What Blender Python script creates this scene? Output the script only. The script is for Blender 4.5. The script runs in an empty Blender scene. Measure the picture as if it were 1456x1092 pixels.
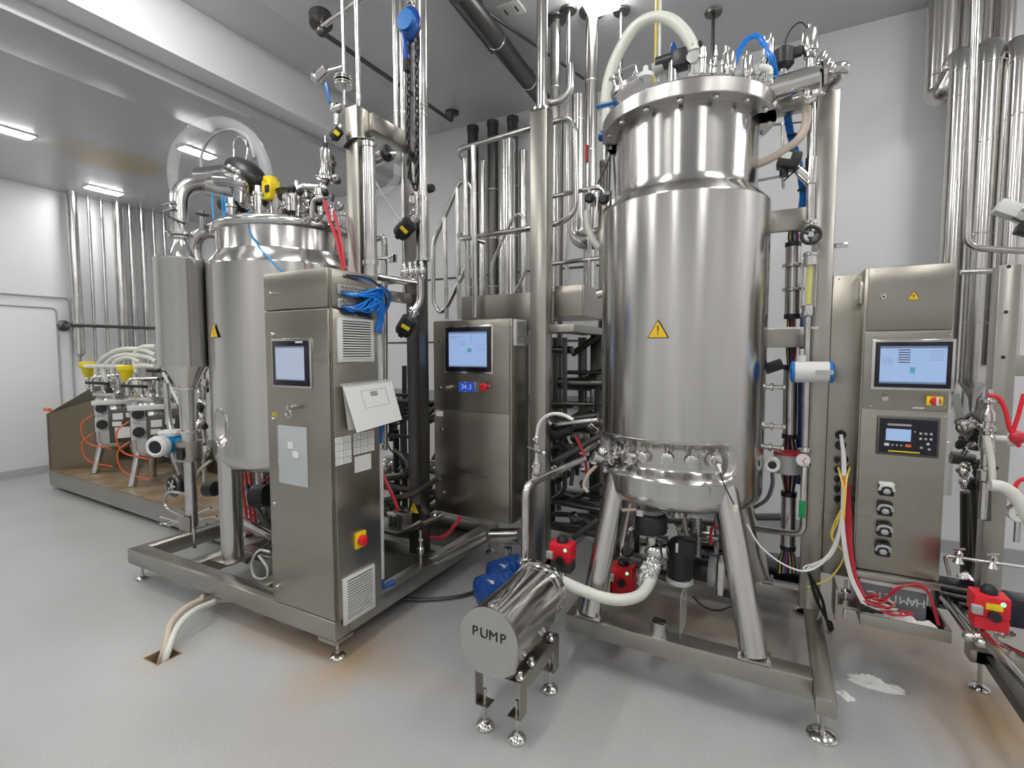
import bpy, bmesh, math, random
from mathutils import Vector, Matrix, Quaternion
random.seed(7)
C = bpy.context.scene.collection
sc = bpy.context.scene
V = Vector
# ---------------------------------------------------------------- camera
FPX, PIT, YAW, EYE = 701.0, math.atan(44 / 701), math.radians(28), V((0, 0, 1.55))
cam_d = bpy.data.cameras.new('camera'); cam_d.sensor_width = 36; cam_d.lens = FPX / 1456 * 36
cam_d.clip_start = 0.05; cam_d.clip_end = 60
cam = bpy.data.objects.new('camera', cam_d); C.objects.link(cam)
cam.location = EYE; cam.rotation_euler = (math.pi / 2 - PIT, 0, YAW)
sc.camera = cam
FW = V((-math.sin(YAW) * math.cos(PIT), math.cos(YAW) * math.cos(PIT), -math.sin(PIT)))
RT = V((math.cos(YAW), math.sin(YAW), 0)); UP = RT.cross(FW)
def at(u, v, x=None, y=None, z=None):
    """point of the room seen at photo pixel u, v on the plane x=, y= or z="""
    d = FW * FPX + RT * (u - 728) - UP * (v - 546)
    if x is not None: t = (x - EYE.x) / d.x
    elif y is not None: t = (y - EYE.y) / d.y
    else: t = (z - EYE.z) / d.z
    return EYE + d * t
# ---------------------------------------------------------------- world and light
w = bpy.data.worlds.new('world'); sc.world = w; w.use_nodes = True
w.node_tree.nodes['Background'].inputs[0].default_value = (0.6, 0.62, 0.65, 1)
w.node_tree.nodes['Background'].inputs[1].default_value = 0.3
sc.view_settings.view_transform = 'Standard'; sc.view_settings.look = 'None'
sc.view_settings.gamma = 1; sc.view_settings.use_curve_mapping = False
sc.view_settings.exposure = 0.35
LIGHT_W = 21.0        # emission strength of the ceiling light panels
CEIL, LOW = 4.15, 3.65
XS = -3.95            # where the high bay steps down to the low ceiling
YB, XL, XR, YF = 4.9, -8.3, 4.2, -3.6
# ---------------------------------------------------------------- materials
def mat(name, col, rough=0.5, metal=0.0, **k):
    m = bpy.data.materials.new(name); m.use_nodes = True
    nt = m.node_tree; b = nt.nodes['Principled BSDF']
    b.inputs['Base Color'].default_value = (*col, 1); b.inputs['Roughness'].default_value = rough
    b.inputs['Metallic'].default_value = metal
    if 'trans' in k: b.inputs['Transmission Weight'].default_value = k['trans']
    if 'alpha' in k: b.inputs['Alpha'].default_value = k['alpha']
    if 'ior' in k: b.inputs['IOR'].default_value = k['ior']
    if 'emit' in k:
        b.inputs['Emission Color'].default_value = (*k['emit'], 1); b.inputs['Emission Strength'].default_value = k.get('es', 1)
    if 'sss' in k: b.inputs['Subsurface Weight'].default_value = k['sss']; b.inputs['Subsurface Radius'].default_value = (.02, .02, .02)
    return m
def nodes(m): return m.node_tree, m.node_tree.nodes, m.node_tree.links, m.node_tree.nodes['Principled BSDF']
def vary(m, scale, c0, c1, detail=4, r0=None, r1=None, bump=0, coord='Object', bd=0.002):
    """noise driven colour and roughness; scale is a 3-tuple"""
    nt, N, L, b = nodes(m)
    tc = N.new('ShaderNodeTexCoord'); mp = N.new('ShaderNodeMapping'); mp.inputs['Scale'].default_value = scale
    nz = N.new('ShaderNodeTexNoise'); nz.inputs['Scale'].default_value = 1; nz.inputs['Detail'].default_value = detail
    L.new(tc.outputs[coord], mp.inputs[0]); L.new(mp.outputs[0], nz.inputs['Vector'])
    cr = N.new('ShaderNodeValToRGB'); cr.color_ramp.elements[0].position = .35; cr.color_ramp.elements[1].position = .65
    cr.color_ramp.elements[0].color = (*c0, 1); cr.color_ramp.elements[1].color = (*c1, 1)
    L.new(nz.outputs['Fac'], cr.inputs[0]); L.new(cr.outputs[0], b.inputs['Base Color'])
    if r0 is not None:
        mr = N.new('ShaderNodeMapRange'); mr.inputs[1].default_value = .3; mr.inputs[2].default_value = .7
        mr.inputs[3].default_value = r0; mr.inputs[4].default_value = r1
        L.new(nz.outputs['Fac'], mr.inputs[0]); L.new(mr.outputs[0], b.inputs['Roughness'])
    if bump:
        bp = N.new('ShaderNodeBump'); bp.inputs['Strength'].default_value = bump; bp.inputs['Distance'].default_value = bd
        L.new(nz.outputs['Fac'], bp.inputs['Height']); L.new(bp.outputs[0], b.inputs['Normal'])
    return m
M = {}
M['steel'] = vary(mat('brushed_steel', (.55, .54, .52), .3, 1), (2, 2, 2), (.53, .52, .50), (.57, .56, .54), 1, .26, .29)
M['tank'] = vary(mat('tank_steel', (.6, .59, .58), .25, 1), (14, 14, .6), (.55, .54, .52), (.62, .61, .59), 3, .16, .25)
def brushed(m, an, vec=(0, 0, 1)):
    nt, N, L, b = nodes(m); c = N.new('ShaderNodeCombineXYZ')
    for i in range(3): c.inputs[i].default_value = vec[i]
    L.new(c.outputs[0], b.inputs['Tangent']); b.inputs['Anisotropic'].default_value = an
M['polish'] = mat('polished_steel', (.68, .67, .65), .14, 1)
M['pipe'] = vary(mat('pipe_steel', (.6, .59, .58), .2, 1), (8, 8, 8), (.52, .51, .5), (.66, .65, .64), 3, .16, .27)
M['panel'] = vary(mat('cabinet_steel', (.5, .48, .45), .33, 1), (.5, .5, 5), (.375, .355, .305), (.405, .385, .335), 1, .27, .31)
M['beam'] = vary(mat('beam_steel', (.47, .45, .42), .36, 1), (3, 3, 3), (.39, .375, .34), (.43, .415, .375), 2, .3, .36)
for k_, a_ in (('steel', .6), ('tank', .75), ('pipe', .5), ('beam', .5)): brushed(M[k_], a_)
brushed(M['panel'], .8, (1, 1, 0))
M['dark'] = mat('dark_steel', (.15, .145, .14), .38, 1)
M['foil'] = vary(mat('foil', (.85, .85, .85), .12, 1), (60, 60, 60), (.75, .75, .75), (.95, .95, .95), 2, .08, .2, .9, bd=.01)
M['black'] = mat('black_plastic', (.018, .018, .02), .4)
M['rubber'] = mat('black_rubber', (.012, .012, .012), .65)
M['blue'] = mat('blue_plastic', (.01, .16, .5), .35)
M['paintblue'] = mat('blue_paint', (.005, .06, .28), .3)
M['skyblue'] = mat('sky_blue_paint', (.02, .3, .68), .35)
M['bluetube'] = mat('blue_tube', (.01, .2, .7), .25)
M['red'] = mat('red_plastic', (.75, .015, .03), .35)
M['redtube'] = mat('red_tube', (.55, .03, .05), .35)
M['orange'] = mat('orange_tube', (.75, .13, .04), .35)
M['yellow'] = mat('yellow_plastic', (.85, .66, .01), .4)
M['signyel'] = mat('sign_yellow', (.85, .55, .02), .45)
M['white'] = mat('white_plastic', (.72, .72, .7), .4)
M['greyp'] = mat('grey_plastic', (.42, .43, .43), .45)
M['hose'] = mat('silicone_hose', (.74, .75, .68), .3, 0, sss=.3)
M['beige'] = mat('beige_hose', (.62, .52, .43), .4, 0, sss=.2)
M['clear'] = mat('clear_hose', (.9, .92, .92), .06, 0, alpha=.17)
M['glass'] = mat('glass', (.9, .95, .95), .05, 0, alpha=.2)
M['film'] = mat('clear_film', (.72, .76, .78), .2, 0, alpha=.55)
M['paper'] = mat('paper', (.8, .8, .77), .7)
M['tissue'] = mat('tissue', (.85, .85, .84), .9)
M['green'] = mat('green_tag', (.0, .28, .08), .5)
M['boxdark'] = mat('dark_grey_box', (.09, .085, .075), .4, .6)
M['slate'] = mat('slate_grey_card', (.17, .185, .2), .5)
M['amber'] = mat('amber_crate', (.75, .33, .03), .5)
M['ink'] = mat('ink', (.02, .02, .02), .6)
M['greyink'] = mat('grey_ink', (.3, .32, .34), .6)
M['bezel'] = mat('bezel', (.01, .01, .018), .2)
M['scr'] = mat('lit_screen', (.1, .1, .1), .2, 0, emit=(.36, .55, .92), es=.55)
M['scr1'] = mat('pale_screen', (.1, .1, .1), .2, 0, emit=(.48, .55, .72), es=.52)
M['scrl'] = mat('screen_line', (.1, .1, .1), .3, 0, emit=(.12, .2, .38), es=.45)
M['scrt'] = mat('screen_teal', (.1, .1, .1), .3, 0, emit=(.02, .3, .4), es=.7)
M['lcd'] = mat('blue_lcd', (.02, .03, .1), .2, 0, emit=(.01, .04, .28), es=1.0)
M['led'] = mat('green_led', (.1, .4, .1), .3, 0, emit=(.1, 1, .35), es=3)
M['lamp'] = mat('ceiling_light_panel', (1, 1, 1), .4, 0, emit=(1, .985, .96), es=LIGHT_W)
M['lamp_low'] = mat('low_ceiling_light_panel', (1, 1, 1), .4, 0, emit=(1, .99, .97), es=68)
M['wall'] = mat('wall_paint', (.83, .83, .84), .38)
M['ceil'] = mat('ceiling_paint', (.66, .66, .67), .32)
M['joint'] = mat('dark_joint', (.05, .05, .05), .6)
M['yeltube'] = mat('yellow_tube', (.75, .6, .12), .35)
M['water'] = mat('yellow_liquid', (.7, .65, .05), .2)
M['cream'] = mat('cream_cable', (.75, .72, .62), .4)
M['deckreflect'] = mat('deck_reflection_steel', (.25, .21, .15), .35, .9)  # steel with the rusty deck's reflection put into its base colour
M['deck'] = vary(mat('rusty_deck', (.4, .3, .2), .45, .35), (6, 6, 6), (.30, .19, .09), (.42, .36, .27), 5)
# low ceiling: grey paint with one brown water stain
def stain_mix(m, base, spots, col, coord='Object'):
    nt, N, L, b = nodes(m)
    tc = N.new('ShaderNodeTexCoord'); nz = N.new('ShaderNodeTexNoise'); nz.inputs['Scale'].default_value = 3.0; nz.inputs['Detail'].default_value = 6
    L.new(tc.outputs[coord], nz.inputs['Vector'])
    last = None
    for (x, y, rx, ry, rot, amt, edge) in spots:
        mp = N.new('ShaderNodeMapping'); mp.vector_type = 'TEXTURE'
        mp.inputs['Location'].default_value = (x, y, 0); mp.inputs['Rotation'].default_value = (0, 0, rot); mp.inputs['Scale'].default_value = (rx, ry, 1000)
        L.new(tc.outputs[coord], mp.inputs[0])
        ln = N.new('ShaderNodeVectorMath'); ln.operation = 'LENGTH'; L.new(mp.outputs[0], ln.inputs[0])
        ad = N.new('ShaderNodeMath'); ad.operation = 'MULTIPLY_ADD'; ad.inputs[1].default_value = 1.2; L.new(nz.outputs['Fac'], ad.inputs[0]); L.new(ln.outputs['Value'], ad.inputs[2])
        mr = N.new('ShaderNodeMapRange'); mr.inputs[1].default_value = 1.6 + edge; mr.inputs[2].default_value = 1.6 - edge * 2; mr.inputs[3].default_value = 0; mr.inputs[4].default_value = amt
        L.new(ad.outputs[0], mr.inputs[0])
        if last is None: last = mr.outputs[0]
        else:
            mx = N.new('ShaderNodeMath'); mx.operation = 'MAXIMUM'; L.new(last, mx.inputs[0]); L.new(mr.outputs[0], mx.inputs[1]); last = mx.outputs[0]
    mix = N.new('ShaderNodeMix'); mix.data_type = 'RGBA'; mix.inputs[7].default_value = (*col, 1)
    L.new(last, mix.inputs[0])
    if base is None: mix.inputs[6].default_value = b.inputs['Base Color'].default_value
    else: L.new(base, mix.inputs[6])
    L.new(mix.outputs[2], b.inputs['Base Color'])
M['lowceil'] = mat('low_ceiling_paint', (.52, .525, .54), .3)
stain_mix(M['lowceil'], None, [(-6.45, 2.85, .42, .5, 0, .8, .25)], (.42, .33, .17))
fl = mat('floor_vinyl', (.6, .61, .61), .32)
nt, N, L, b = nodes(fl)
tc = N.new('ShaderNodeTexCoord')
n1 = N.new('ShaderNodeTexNoise'); n1.inputs['Scale'].default_value = 220; n1.inputs['Detail'].default_value = 2
n2 = N.new('ShaderNodeTexNoise'); n2.inputs['Scale'].default_value = 1.1; n2.inputs['Detail'].default_value = 5
L.new(tc.outputs['Object'], n1.inputs['Vector']); L.new(tc.outputs['Object'], n2.inputs['Vector'])
c1 = N.new('ShaderNodeValToRGB'); c1.color_ramp.elements[0].position = .3; c1.color_ramp.elements[1].position = .62
c1.color_ramp.elements[0].color = (.36, .365, .37, 1); c1.color_ramp.elements[1].color = (.53, .535, .535, 1)
L.new(n1.outputs['Fac'], c1.inputs[0])
c2 = N.new('ShaderNodeValToRGB'); c2.color_ramp.elements[0].position = .3; c2.color_ramp.elements[1].position = .7
c2.color_ramp.elements[0].color = (.86, .86, .85, 1); c2.color_ramp.elements[1].color = (1, 1, 1, 1)
L.new(n2.outputs['Fac'], c2.inputs[0])
mx = N.new('ShaderNodeMix'); mx.data_type = 'RGBA'; mx.blend_type = 'MULTIPLY'; mx.inputs[0].default_value = 1
L.new(c1.outputs[0], mx.inputs[6]); L.new(c2.outputs[0], mx.inputs[7])
stain_mix(fl, mx.outputs[2], [(-2.1, 1.74, .6, .13, .05, .65, .45), (-1.86, 1.75, .2, .38, 0, .62, .45), (-2.6, 1.9, .5, .25, 0, .3, .5),
    (.86, 2.72, .22, .5, .15, .85, .55), (.92, 2.25, .2, .6, .2, .7, .5), (.62, 3.3, .5, .3, 0, .5, .5), (-.45, 3.0, .6, .35, 0, .55, .5), (-1.6, 1.2, .3, .2, 0, .12, .5), (-2.72, 1.3, .14, .12, 0, .3, .5), (.7, 3.6, .6, .5, 0, .35, .5)], (.43, .27, .11))
M['floor'] = fl
# ---------------------------------------------------------------- mesh builder
def frame_of(d):
    d = d.normalized(); a = V((0, 0, 1)) if abs(d.z) < .9 else V((1, 0, 0))
    x = a.cross(d).normalized(); return x, d.cross(x), d
class B:
    def __init__(s): s.m = bmesh.new()
    def box(s, x0, x1, y0, y1, z0, z1, bev=0):
        if x0 > x1: x0, x1 = x1, x0
        if y0 > y1: y0, y1 = y1, y0
        if z0 > z1: z0, z1 = z1, z0
        vs = [s.m.verts.new((x, y, z)) for z in (z0, z1) for y in (y0, y1) for x in (x0, x1)]
        fs = [s.m.faces.new([vs[i] for i in q]) for q in ((0, 2, 3, 1), (4, 5, 7, 6), (0, 1, 5, 4), (2, 6, 7, 3), (0, 4, 6, 2), (1, 3, 7, 5))]
        if bev: bmesh.ops.bevel(s.m, geom=list({e for f in fs for e in f.edges}), offset=bev, segments=2, affect='EDGES', profile=.5)
        return s
    def bar(s, p, q, w, h, bev=0, up=None):
        """box of section w x h from p to q"""
        p, q = V(p), V(q); d = (q - p).normalized(); u = V(up) if up else (V((0, 0, 1)) if abs(d.z) < .9 else V((0, 1, 0)))
        x = d.cross(u).normalized(); y = x.cross(d)
        vs = [s.m.verts.new(c + x * a * w / 2 + y * b_ * h / 2) for c in (p, q) for b_ in (-1, 1) for a in (-1, 1)]
        fs = [s.m.faces.new([vs[i] for i in qd]) for qd in ((0, 2, 3, 1), (4, 5, 7, 6), (0, 1, 5, 4), (2, 6, 7, 3), (0, 4, 6, 2), (1, 3, 7, 5))]
        if bev: bmesh.ops.bevel(s.m, geom=list({e for f in fs for e in f.edges}), offset=bev, segments=2, affect='EDGES', profile=.5)
        return s
    def cyl(s, p, q, r, r2=None, n=20, cap=True):
        p, q = V(p), V(q); return s.lathe([(r, 0), (r if r2 is None else r2, (q - p).length)], p, q - p, n, cap)
    def lathe(s, prof, c, ax=(0, 0, 1), n=24, cap=True):
        """prof: list of (radius, distance along the axis)"""
        c = V(c); X, Y, Z = frame_of(V(ax)); rings = []
        for r, h in prof:
            if r < 1e-6: rings.append([s.m.verts.new(c + Z * h)])
            else: rings.append([s.m.verts.new(c + Z * h + (X * math.cos(2 * math.pi * i / n) + Y * math.sin(2 * math.pi * i / n)) * r) for i in range(n)])
        for a, b_ in zip(rings, rings[1:]):
            for i in range(n):
                j = (i + 1) % n
                if len(a) == 1 and len(b_) == 1: continue
                if len(a) == 1: s.m.faces.new((a[0], b_[j], b_[i]))
                elif len(b_) == 1: s.m.faces.new((a[i], a[j], b_[0]))
                else: s.m.faces.new((a[i], a[j], b_[j], b_[i]))
        if cap:
            if len(rings[0]) > 2: s.m.faces.new(rings[0][::-1])
            if len(rings[-1]) > 2: s.m.faces.new(rings[-1])
        return s
    def tube(s, pts, r, bend=0.06, n=12, closed=False, curve=False, taper=None):
        """round tube along a polyline with filleted corners (curve=True: smooth spline through the points)"""
        P_ = [V(p) for p in pts]; path = []
        if curve:
            Q = [P_[0] * 2 - P_[1]] + P_ + [P_[-1] * 2 - P_[-2]]
            for i in range(1, len(Q) - 2):
                for k in range(7):
                    t = k / 7; a, b_, c, d = Q[i - 1], Q[i], Q[i + 1], Q[i + 2]
                    path.append(.5 * ((2 * b_) + (c - a) * t + (2 * a - 5 * b_ + 4 * c - d) * t * t + (3 * b_ - a - 3 * c + d) * t ** 3))
            path.append(P_[-1])
        else:
            path.append(P_[0])
            for i in range(1, len(P_) - 1):
                a, b_, c = P_[i - 1], P_[i], P_[i + 1]; u = (a - b_); v = (c - b_)
                k = min(bend, u.length * .49, v.length * .49)
                if k < 1e-4 or u.normalized().dot(v.normalized()) < -.999: path.append(b_); continue
                A0 = b_ + u.normalized() * k; C0 = b_ + v.normalized() * k
                for q in range(7):
                    t = q / 6; path.append(A0 * (1 - t) ** 2 + b_ * 2 * t * (1 - t) + C0 * t * t)
            path.append(P_[-1])
        pp = [path[0]]
        for p in path[1:]:
            if (p - pp[-1]).length > 1e-5: pp.append(p)
        path = pp; d0 = (path[1] - path[0]).normalized(); X, Y, _ = frame_of(d0); rings = []
        for i, p in enumerate(path):
            d = ((path[min(i + 1, len(path) - 1)] - path[max(i - 1, 0)])).normalized()
            q = d0.rotation_difference(d); X = q @ X; Y = q @ Y; d0 = d
            rr = r if taper is None else r + (taper - r) * i / (len(path) - 1)
            rings.append([s.m.verts.new(p + (X * math.cos(2 * math.pi * k / n) + Y * math.sin(2 * math.pi * k / n)) * rr) for k in range(n)])
        for a, b_ in zip(rings, rings[1:]):
            for i in range(n): s.m.faces.new((a[i], a[(i + 1) % n], b_[(i + 1) % n], b_[i]))
        s.m.faces.new(rings[0][::-1]); s.m.faces.new(rings[-1]); return s
    def torus(s, c, ax, R, r, n=28, k=8, a0=0, a1=2 * math.pi):
        X, Y, Z = frame_of(V(ax)); c = V(c); full = abs(a1 - a0 - 2 * math.pi) < 1e-6; m = n if full else n + 1; rings = []
        for i in range(m):
            a = a0 + (a1 - a0) * i / n; d = X * math.cos(a) + Y * math.sin(a)
            rings.append([s.m.verts.new(c + d * (R + r * math.cos(2 * math.pi * j / k)) + Z * r * math.sin(2 * math.pi * j / k)) for j in range(k)])
        for i in range(m if full else m - 1):
            a, b_ = rings[i], rings[(i + 1) % m]
            for j in range(k): s.m.faces.new((a[j], b_[j], b_[(j + 1) % k], a[(j + 1) % k]))
        return s
    def ball(s, c, r, sc_=(1, 1, 1), n=16):
        bmesh.ops.create_uvsphere(s.m, u_segments=n, v_segments=max(6, n // 2), radius=r, matrix=Matrix.Translation(V(c)) @ Matrix.Diagonal((*sc_, 1)))
        return s
    def prism(s, pts, off):
        """polygon of 3D points extruded by the vector off"""
        a = [s.m.verts.new(V(p)) for p in pts]; b_ = [s.m.verts.new(V(p) + V(off)) for p in pts]
        s.m.faces.new(a[::-1]); s.m.faces.new(b_); n = len(a)
        for i in range(n): s.m.faces.new((a[i], a[(i + 1) % n], b_[(i + 1) % n], b_[i]))
        return s
ROOTLOC = {}
def obj(name, b_, m, parent=None, label=None, flat=False, ang=38):
    bm = b_.m; bmesh.ops.recalc_face_normals(bm, faces=bm.faces)
    if parent is not None: bmesh.ops.translate(bm, verts=bm.verts, vec=-ROOTLOC[parent.name])
    if not flat:
        lim = math.radians(ang)
        for f in bm.faces: f.smooth = True
        for e in bm.edges:
            if len(e.link_faces) == 2 and e.calc_face_angle(0) > lim: e.smooth = False
    me = bpy.data.meshes.new(name); bm.to_mesh(me); bm.free(); me.materials.append(M[m])
    o = bpy.data.objects.new(name, me); C.objects.link(o)
    if parent is not None: o.parent = parent; ROOTLOC[o.name] = ROOTLOC[parent.name]
    if label: o['label'] = label
    return o
def T(name, label, cat, loc=(0, 0, 0), group=None):
    o = bpy.data.objects.new(name, None); C.objects.link(o); o.location = loc; o.empty_display_size = .05
    ROOTLOC[o.name] = V(loc); o['label'] = label; o['category'] = cat
    if group: o['group'] = group
    return o
def solo(name, b_, m, label, cat, group=None):
    """a thing that is one mesh: origin at its centre"""
    vs = [v.co for v in b_.m.verts]; c = sum(vs, V()) / len(vs); c.z = min(v.z for v in vs)
    bmesh.ops.translate(b_.m, verts=b_.m.verts, vec=-c)
    o = obj(name, b_, m); o.location = c; ROOTLOC[o.name] = c; o['label'] = label; o['category'] = cat
    if group: o['group'] = group
    return o
def struct(name, b_, m, parent=None):
    o = obj(name, b_, m, parent)
    if parent is None: ROOTLOC[o.name] = V((0, 0, 0)); o['kind'] = 'structure'
    return o
def text(name, s, size, loc, xdir, ydir, m, parent, depth=.0008, align='CENTER', off=0):
    cu = bpy.data.curves.new('tmp', 'FONT'); cu.body = s; cu.size = size; cu.extrude = depth; cu.align_x = align; cu.align_y = 'CENTER'
    o = bpy.data.objects.new('tmp', cu); C.objects.link(o)
    me = bpy.data.meshes.new_from_object(o.evaluated_get(bpy.context.evaluated_depsgraph_get())); bpy.data.objects.remove(o)
    me.name = name; me.materials.clear(); me.materials.append(M[m])
    o = bpy.data.objects.new(name, me); C.objects.link(o)
    X = V(xdir).normalized(); Y = V(ydir).normalized(); Z = X.cross(Y)
    mt = Matrix((X, Y, Z)).transposed().to_4x4(); mt.translation = V(loc) - ROOTLOC[parent.name]
    me.transform(mt); o.parent = parent; ROOTLOC[o.name] = ROOTLOC[parent.name]; return o
# small repeated pieces -------------------------------------------------------
def clamp(par, p, ax, r, m='polish', name='clamp'):
    d = V(ax).normalized(); p = V(p); b_ = B()
    b_.lathe([(r * 1.05, -.012), (r * 1.45, -.007), (r * 1.45, .007), (r * 1.05, .012)], p, d, 18)
    X, Y, _ = frame_of(d); b_.cyl(p + X * r * 1.3, p + X * (r * 1.3 + .022), .004, n=8); b_.ball(p + X * (r * 1.3 + .022), .007, n=8)
    return obj(name, b_, m, par)
def foot(par, x, y, ztop, r=.04, name='levelling_foot'):
    f = obj(name, B().lathe([(0, 0.0), (r, 0.0), (r * 1.02, .010), (r * .86, .019), (r * .4, .026), (.012, .028), (.012, .04)], (x, y, 0), n=28), 'polish', par)
    obj('stem', B().cyl((x, y, .03), (x, y, ztop), .009, n=12), 'pipe', f); return f
def tri(par, p, X, Y, s, bolt=True, name='warning_sign'):
    """yellow warning triangle: p centre, X right, Y up, s side"""
    X = V(X).normalized(); Y = V(Y).normalized(); Z = X.cross(Y); p = V(p); h = s * .866
    def pts(k, z): return [p + X * x * k + Y * y * k + Z * z for x, y in ((-s / 2, -h / 3), (s / 2, -h / 3), (0, h * 2 / 3))]
    o = obj(name, B().prism(pts(1, 0), Z * .001), 'ink', par, label='yellow and black warning triangle')
    obj('sign_face', B().prism(pts(.88, .001), Z * .0008), 'signyel', o)
    k = B()
    def P2(x, y): return p + X * x * s + Y * y * s + Z * .0018
    if bolt: k.prism([P2(.03, .33), P2(-.09, .03), P2(-.01, .05), P2(-.05, -.17), P2(.09, .12), P2(.01, .1)], Z * .0006)
    else:
        k.prism([P2(-.03, .3), P2(-.02, -.02), P2(.02, -.02), P2(.03, .3)], Z * .0006); k.prism([P2(-.025, -.07), P2(-.025, -.13), P2(.025, -.13), P2(.025, -.07)], Z * .0006)
    obj('sign_symbol', k, 'ink', o); return o
def lock(par, x, y, z, ax=(0, -1, 0), r=.011):
    d = V(ax); o = obj('lock', B().lathe([(r, 0), (r, .006), (r * .8, .009), (0, .009)], (x, y, z), d, 16), 'polish', par)
    obj('slot', B().lathe([(r * .35, .0088), (r * .35, .0096)], (x, y, z), d, 8), 'ink', o); return o
def vent(par, c, X, s, sz, name='vent_grille'):
    """louvred plastic grille; c centre, X along the face, outward = X x Z"""
    X = V(X); Zu = V((0, 0, 1)); Nn = X.cross(Zu); c = V(c)
    o = obj(name, B().bar(c - X * s / 2, c + X * s / 2, .014, sz, .003), 'white', par, label='white louvred plastic grille')
    n = 15
    for i in range(n):
        z = -sz * .40 + sz * .80 * i / (n - 1)
        sh = obj('slat', B().bar(c - X * s * .39 + Zu * z + Nn * .009, c + X * s * .39 + Zu * z + Nn * .009, .008, sz * .026), 'white', o)
        obj('gap', B().bar(c - X * s * .39 + Zu * (z + sz * .028) + Nn * .006, c + X * s * .39 + Zu * (z + sz * .028) + Nn * .006, .0045, sz * .022), 'joint', o)
    return o
def screen(par, x0, x1, z0, z1, y, m, rim=.02, bz='bezel', graphics=None):
    o = obj('touch_screen', B().box(x0 - .012, x1 + .012, y - .012, y, z0 - .012, z1 + .012, .003), 'polish', par)
    obj('bezel', B().box(x0, x1, y - .018, y - .012, z0, z1, .002), bz, par)
    d = obj('display', B().box(x0 + rim, x1 - rim, y - .0195, y - .018, z0 + rim, z1 - rim), m, par, label='lit screen')
    w_, h_ = x1 - x0 - 2 * rim, z1 - z0 - 2 * rim
    for gx, gz, gw, gh, gm in (graphics or []):
        X0 = x0 + rim + gx * w_; Z0 = z0 + rim + gz * h_
        obj('screen_graphic', B().box(X0, X0 + gw * w_, y - .0202, y - .0195, Z0, Z0 + gh * h_), gm, d)
    return o
# ================================================================ ROOM
struct('floor', (lambda b_: [b_.box(XL, -2.79, YF, YB, -.1, 0), b_.box(-2.66, XR, YF, YB, -.1, 0), b_.box(-2.79, -2.66, YF, 1.25, -.1, 0), b_.box(-2.79, -2.66, 1.37, YB, -.1, 0)] and b_)(B()), 'floor')
struct('ceiling', B().box(XS, XR, YF, YB, CEIL, CEIL + .1), 'ceil')
struct('ceiling_low', B().box(XL, XS - .22, YF, YB, LOW, LOW + .1), 'lowceil')
struct('trim_1', B().box(XS - .22, XS, YF, YB, LOW + .09, CEIL + .1), 'wall')     # bulkhead between the low and the high ceiling
struct('wall_left', B().box(XL - .1, XL, YF, YB, -.1, CEIL), 'wall')
struct('wall_back', B().box(XL - .1, XR + .1, YB, YB + .1, -.1, CEIL + .1), 'wall')
struct('wall_right', B().box(XR, XR + .1, YF, YB, -.1, CEIL + .1), 'wall')
struct('wall_front', B().box(XL - .1, XR + .1, YF - .1, YF, -.1, CEIL + .1), 'wall')
M['skirt'] = mat('grey_coving', (.42, .43, .44), .4)
for nm, bb in (('baseboard_left', B().box(XL, XL + .02, YF, YB, 0, .1)), ('baseboard_back', B().box(XL, XR, YB - .02, YB, 0, .1)), ('baseboard_right', B().box(XR - .02, XR, YF, YB, 0, .1))):
    struct(nm, bb, 'skirt')
# flush door in the left wall with a thin steel outline and a conduit hoop round it
zt = at(40, 436, x=XL).z; yr = at(81, 470, x=XL).y; zt2 = at(40, 420, x=XL).z; yr2 = at(100, 470, x=XL).y
d1 = struct('door_1', B().box(XL, XL + .012, .9, yr, .1, zt, .004), 'wall')
struct('door_frame', B().tube([(XL + .015, .9, 0.1), (XL + .015, .9, zt), (XL + .015, yr, zt), (XL + .015, yr, .1)], .010, .06, 8), 'greyp', d1)
struct('door_surround', B().tube([(XL + .015, .7, 0.1), (XL + .015, .7, zt2), (XL + .015, yr2, zt2), (XL + .015, yr2, .1)], .010, .06, 8), 'greyp', d1)
# dark joints and the grey bumper rail on the white back wall
for i, v in enumerate((400, 487)):
    z = at(590, v, y=YB).z; struct('trim_%d' % (i + 2), B().box(-5.2, -1.6, YB - .012, YB, z - .008, z + .008), 'joint')
z = at(590, 560, y=YB).z; struct('trim_4', B().box(-5.2, -1.6, YB - .03, YB, z - .06, z + .06), 'skirt')
# shallow dropped panel in the high ceiling and one beside the step
struct('trim_5', B().box(-3.4, -2.05, 1.9, 3.9, CEIL - .035, CEIL, .01), 'ceil')
struct('trim_6', B().box(-4.75, XS - .22, 1.2, 2.9, LOW - .03, LOW + .01, .01), 'lowceil')
def lightbox(label, x, y, z, sx, sy, grp=None):
    t = T('ceiling_light', label, 'light', (x, y, z), grp)
    obj('light_frame', B().box(x - sx / 2 - .02, x + sx / 2 + .02, y - sy / 2 - .02, y + sy / 2 + .02, z - .012, z), 'white', t)
    obj('diffuser', B().box(x - sx / 2, x + sx / 2, y - sy / 2, y + sy / 2, z - (.02 if z < 4 else .07), z - .012), 'lamp' if z > 4 or sx > .15 else 'lamp_low', t)
p = [at(u, v, z=LOW) for u, v in ((281, 216), (148, 270), (8, 184))]
lightbox('recessed ceiling light seen through the clear hose loop above the left vessel', p[0].x, p[0].y, LOW, .12, .3)
lightbox('recessed ceiling light over the row of wall pipes at left', p[1].x, p[1].y, LOW, .13, .36)
lightbox('recessed ceiling light cut by the left edge of the photo', p[2].x, p[2].y, LOW, .13, .36)
G = 'ceiling lights outside the view that light the plant room'
for nm, x in (('left', -6.6), ('right', -5.0)): lightbox(nm + ' long unseen light added in the low ceiling to brighten the left wall', x, .0, LOW, .2, 1.1, G)  # unseen lamps added to brighten the left wall
lightbox('round glowing ceiling light above the tall tank, at the top edge', -1.2, 3.56, CEIL, .22, .34)
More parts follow.
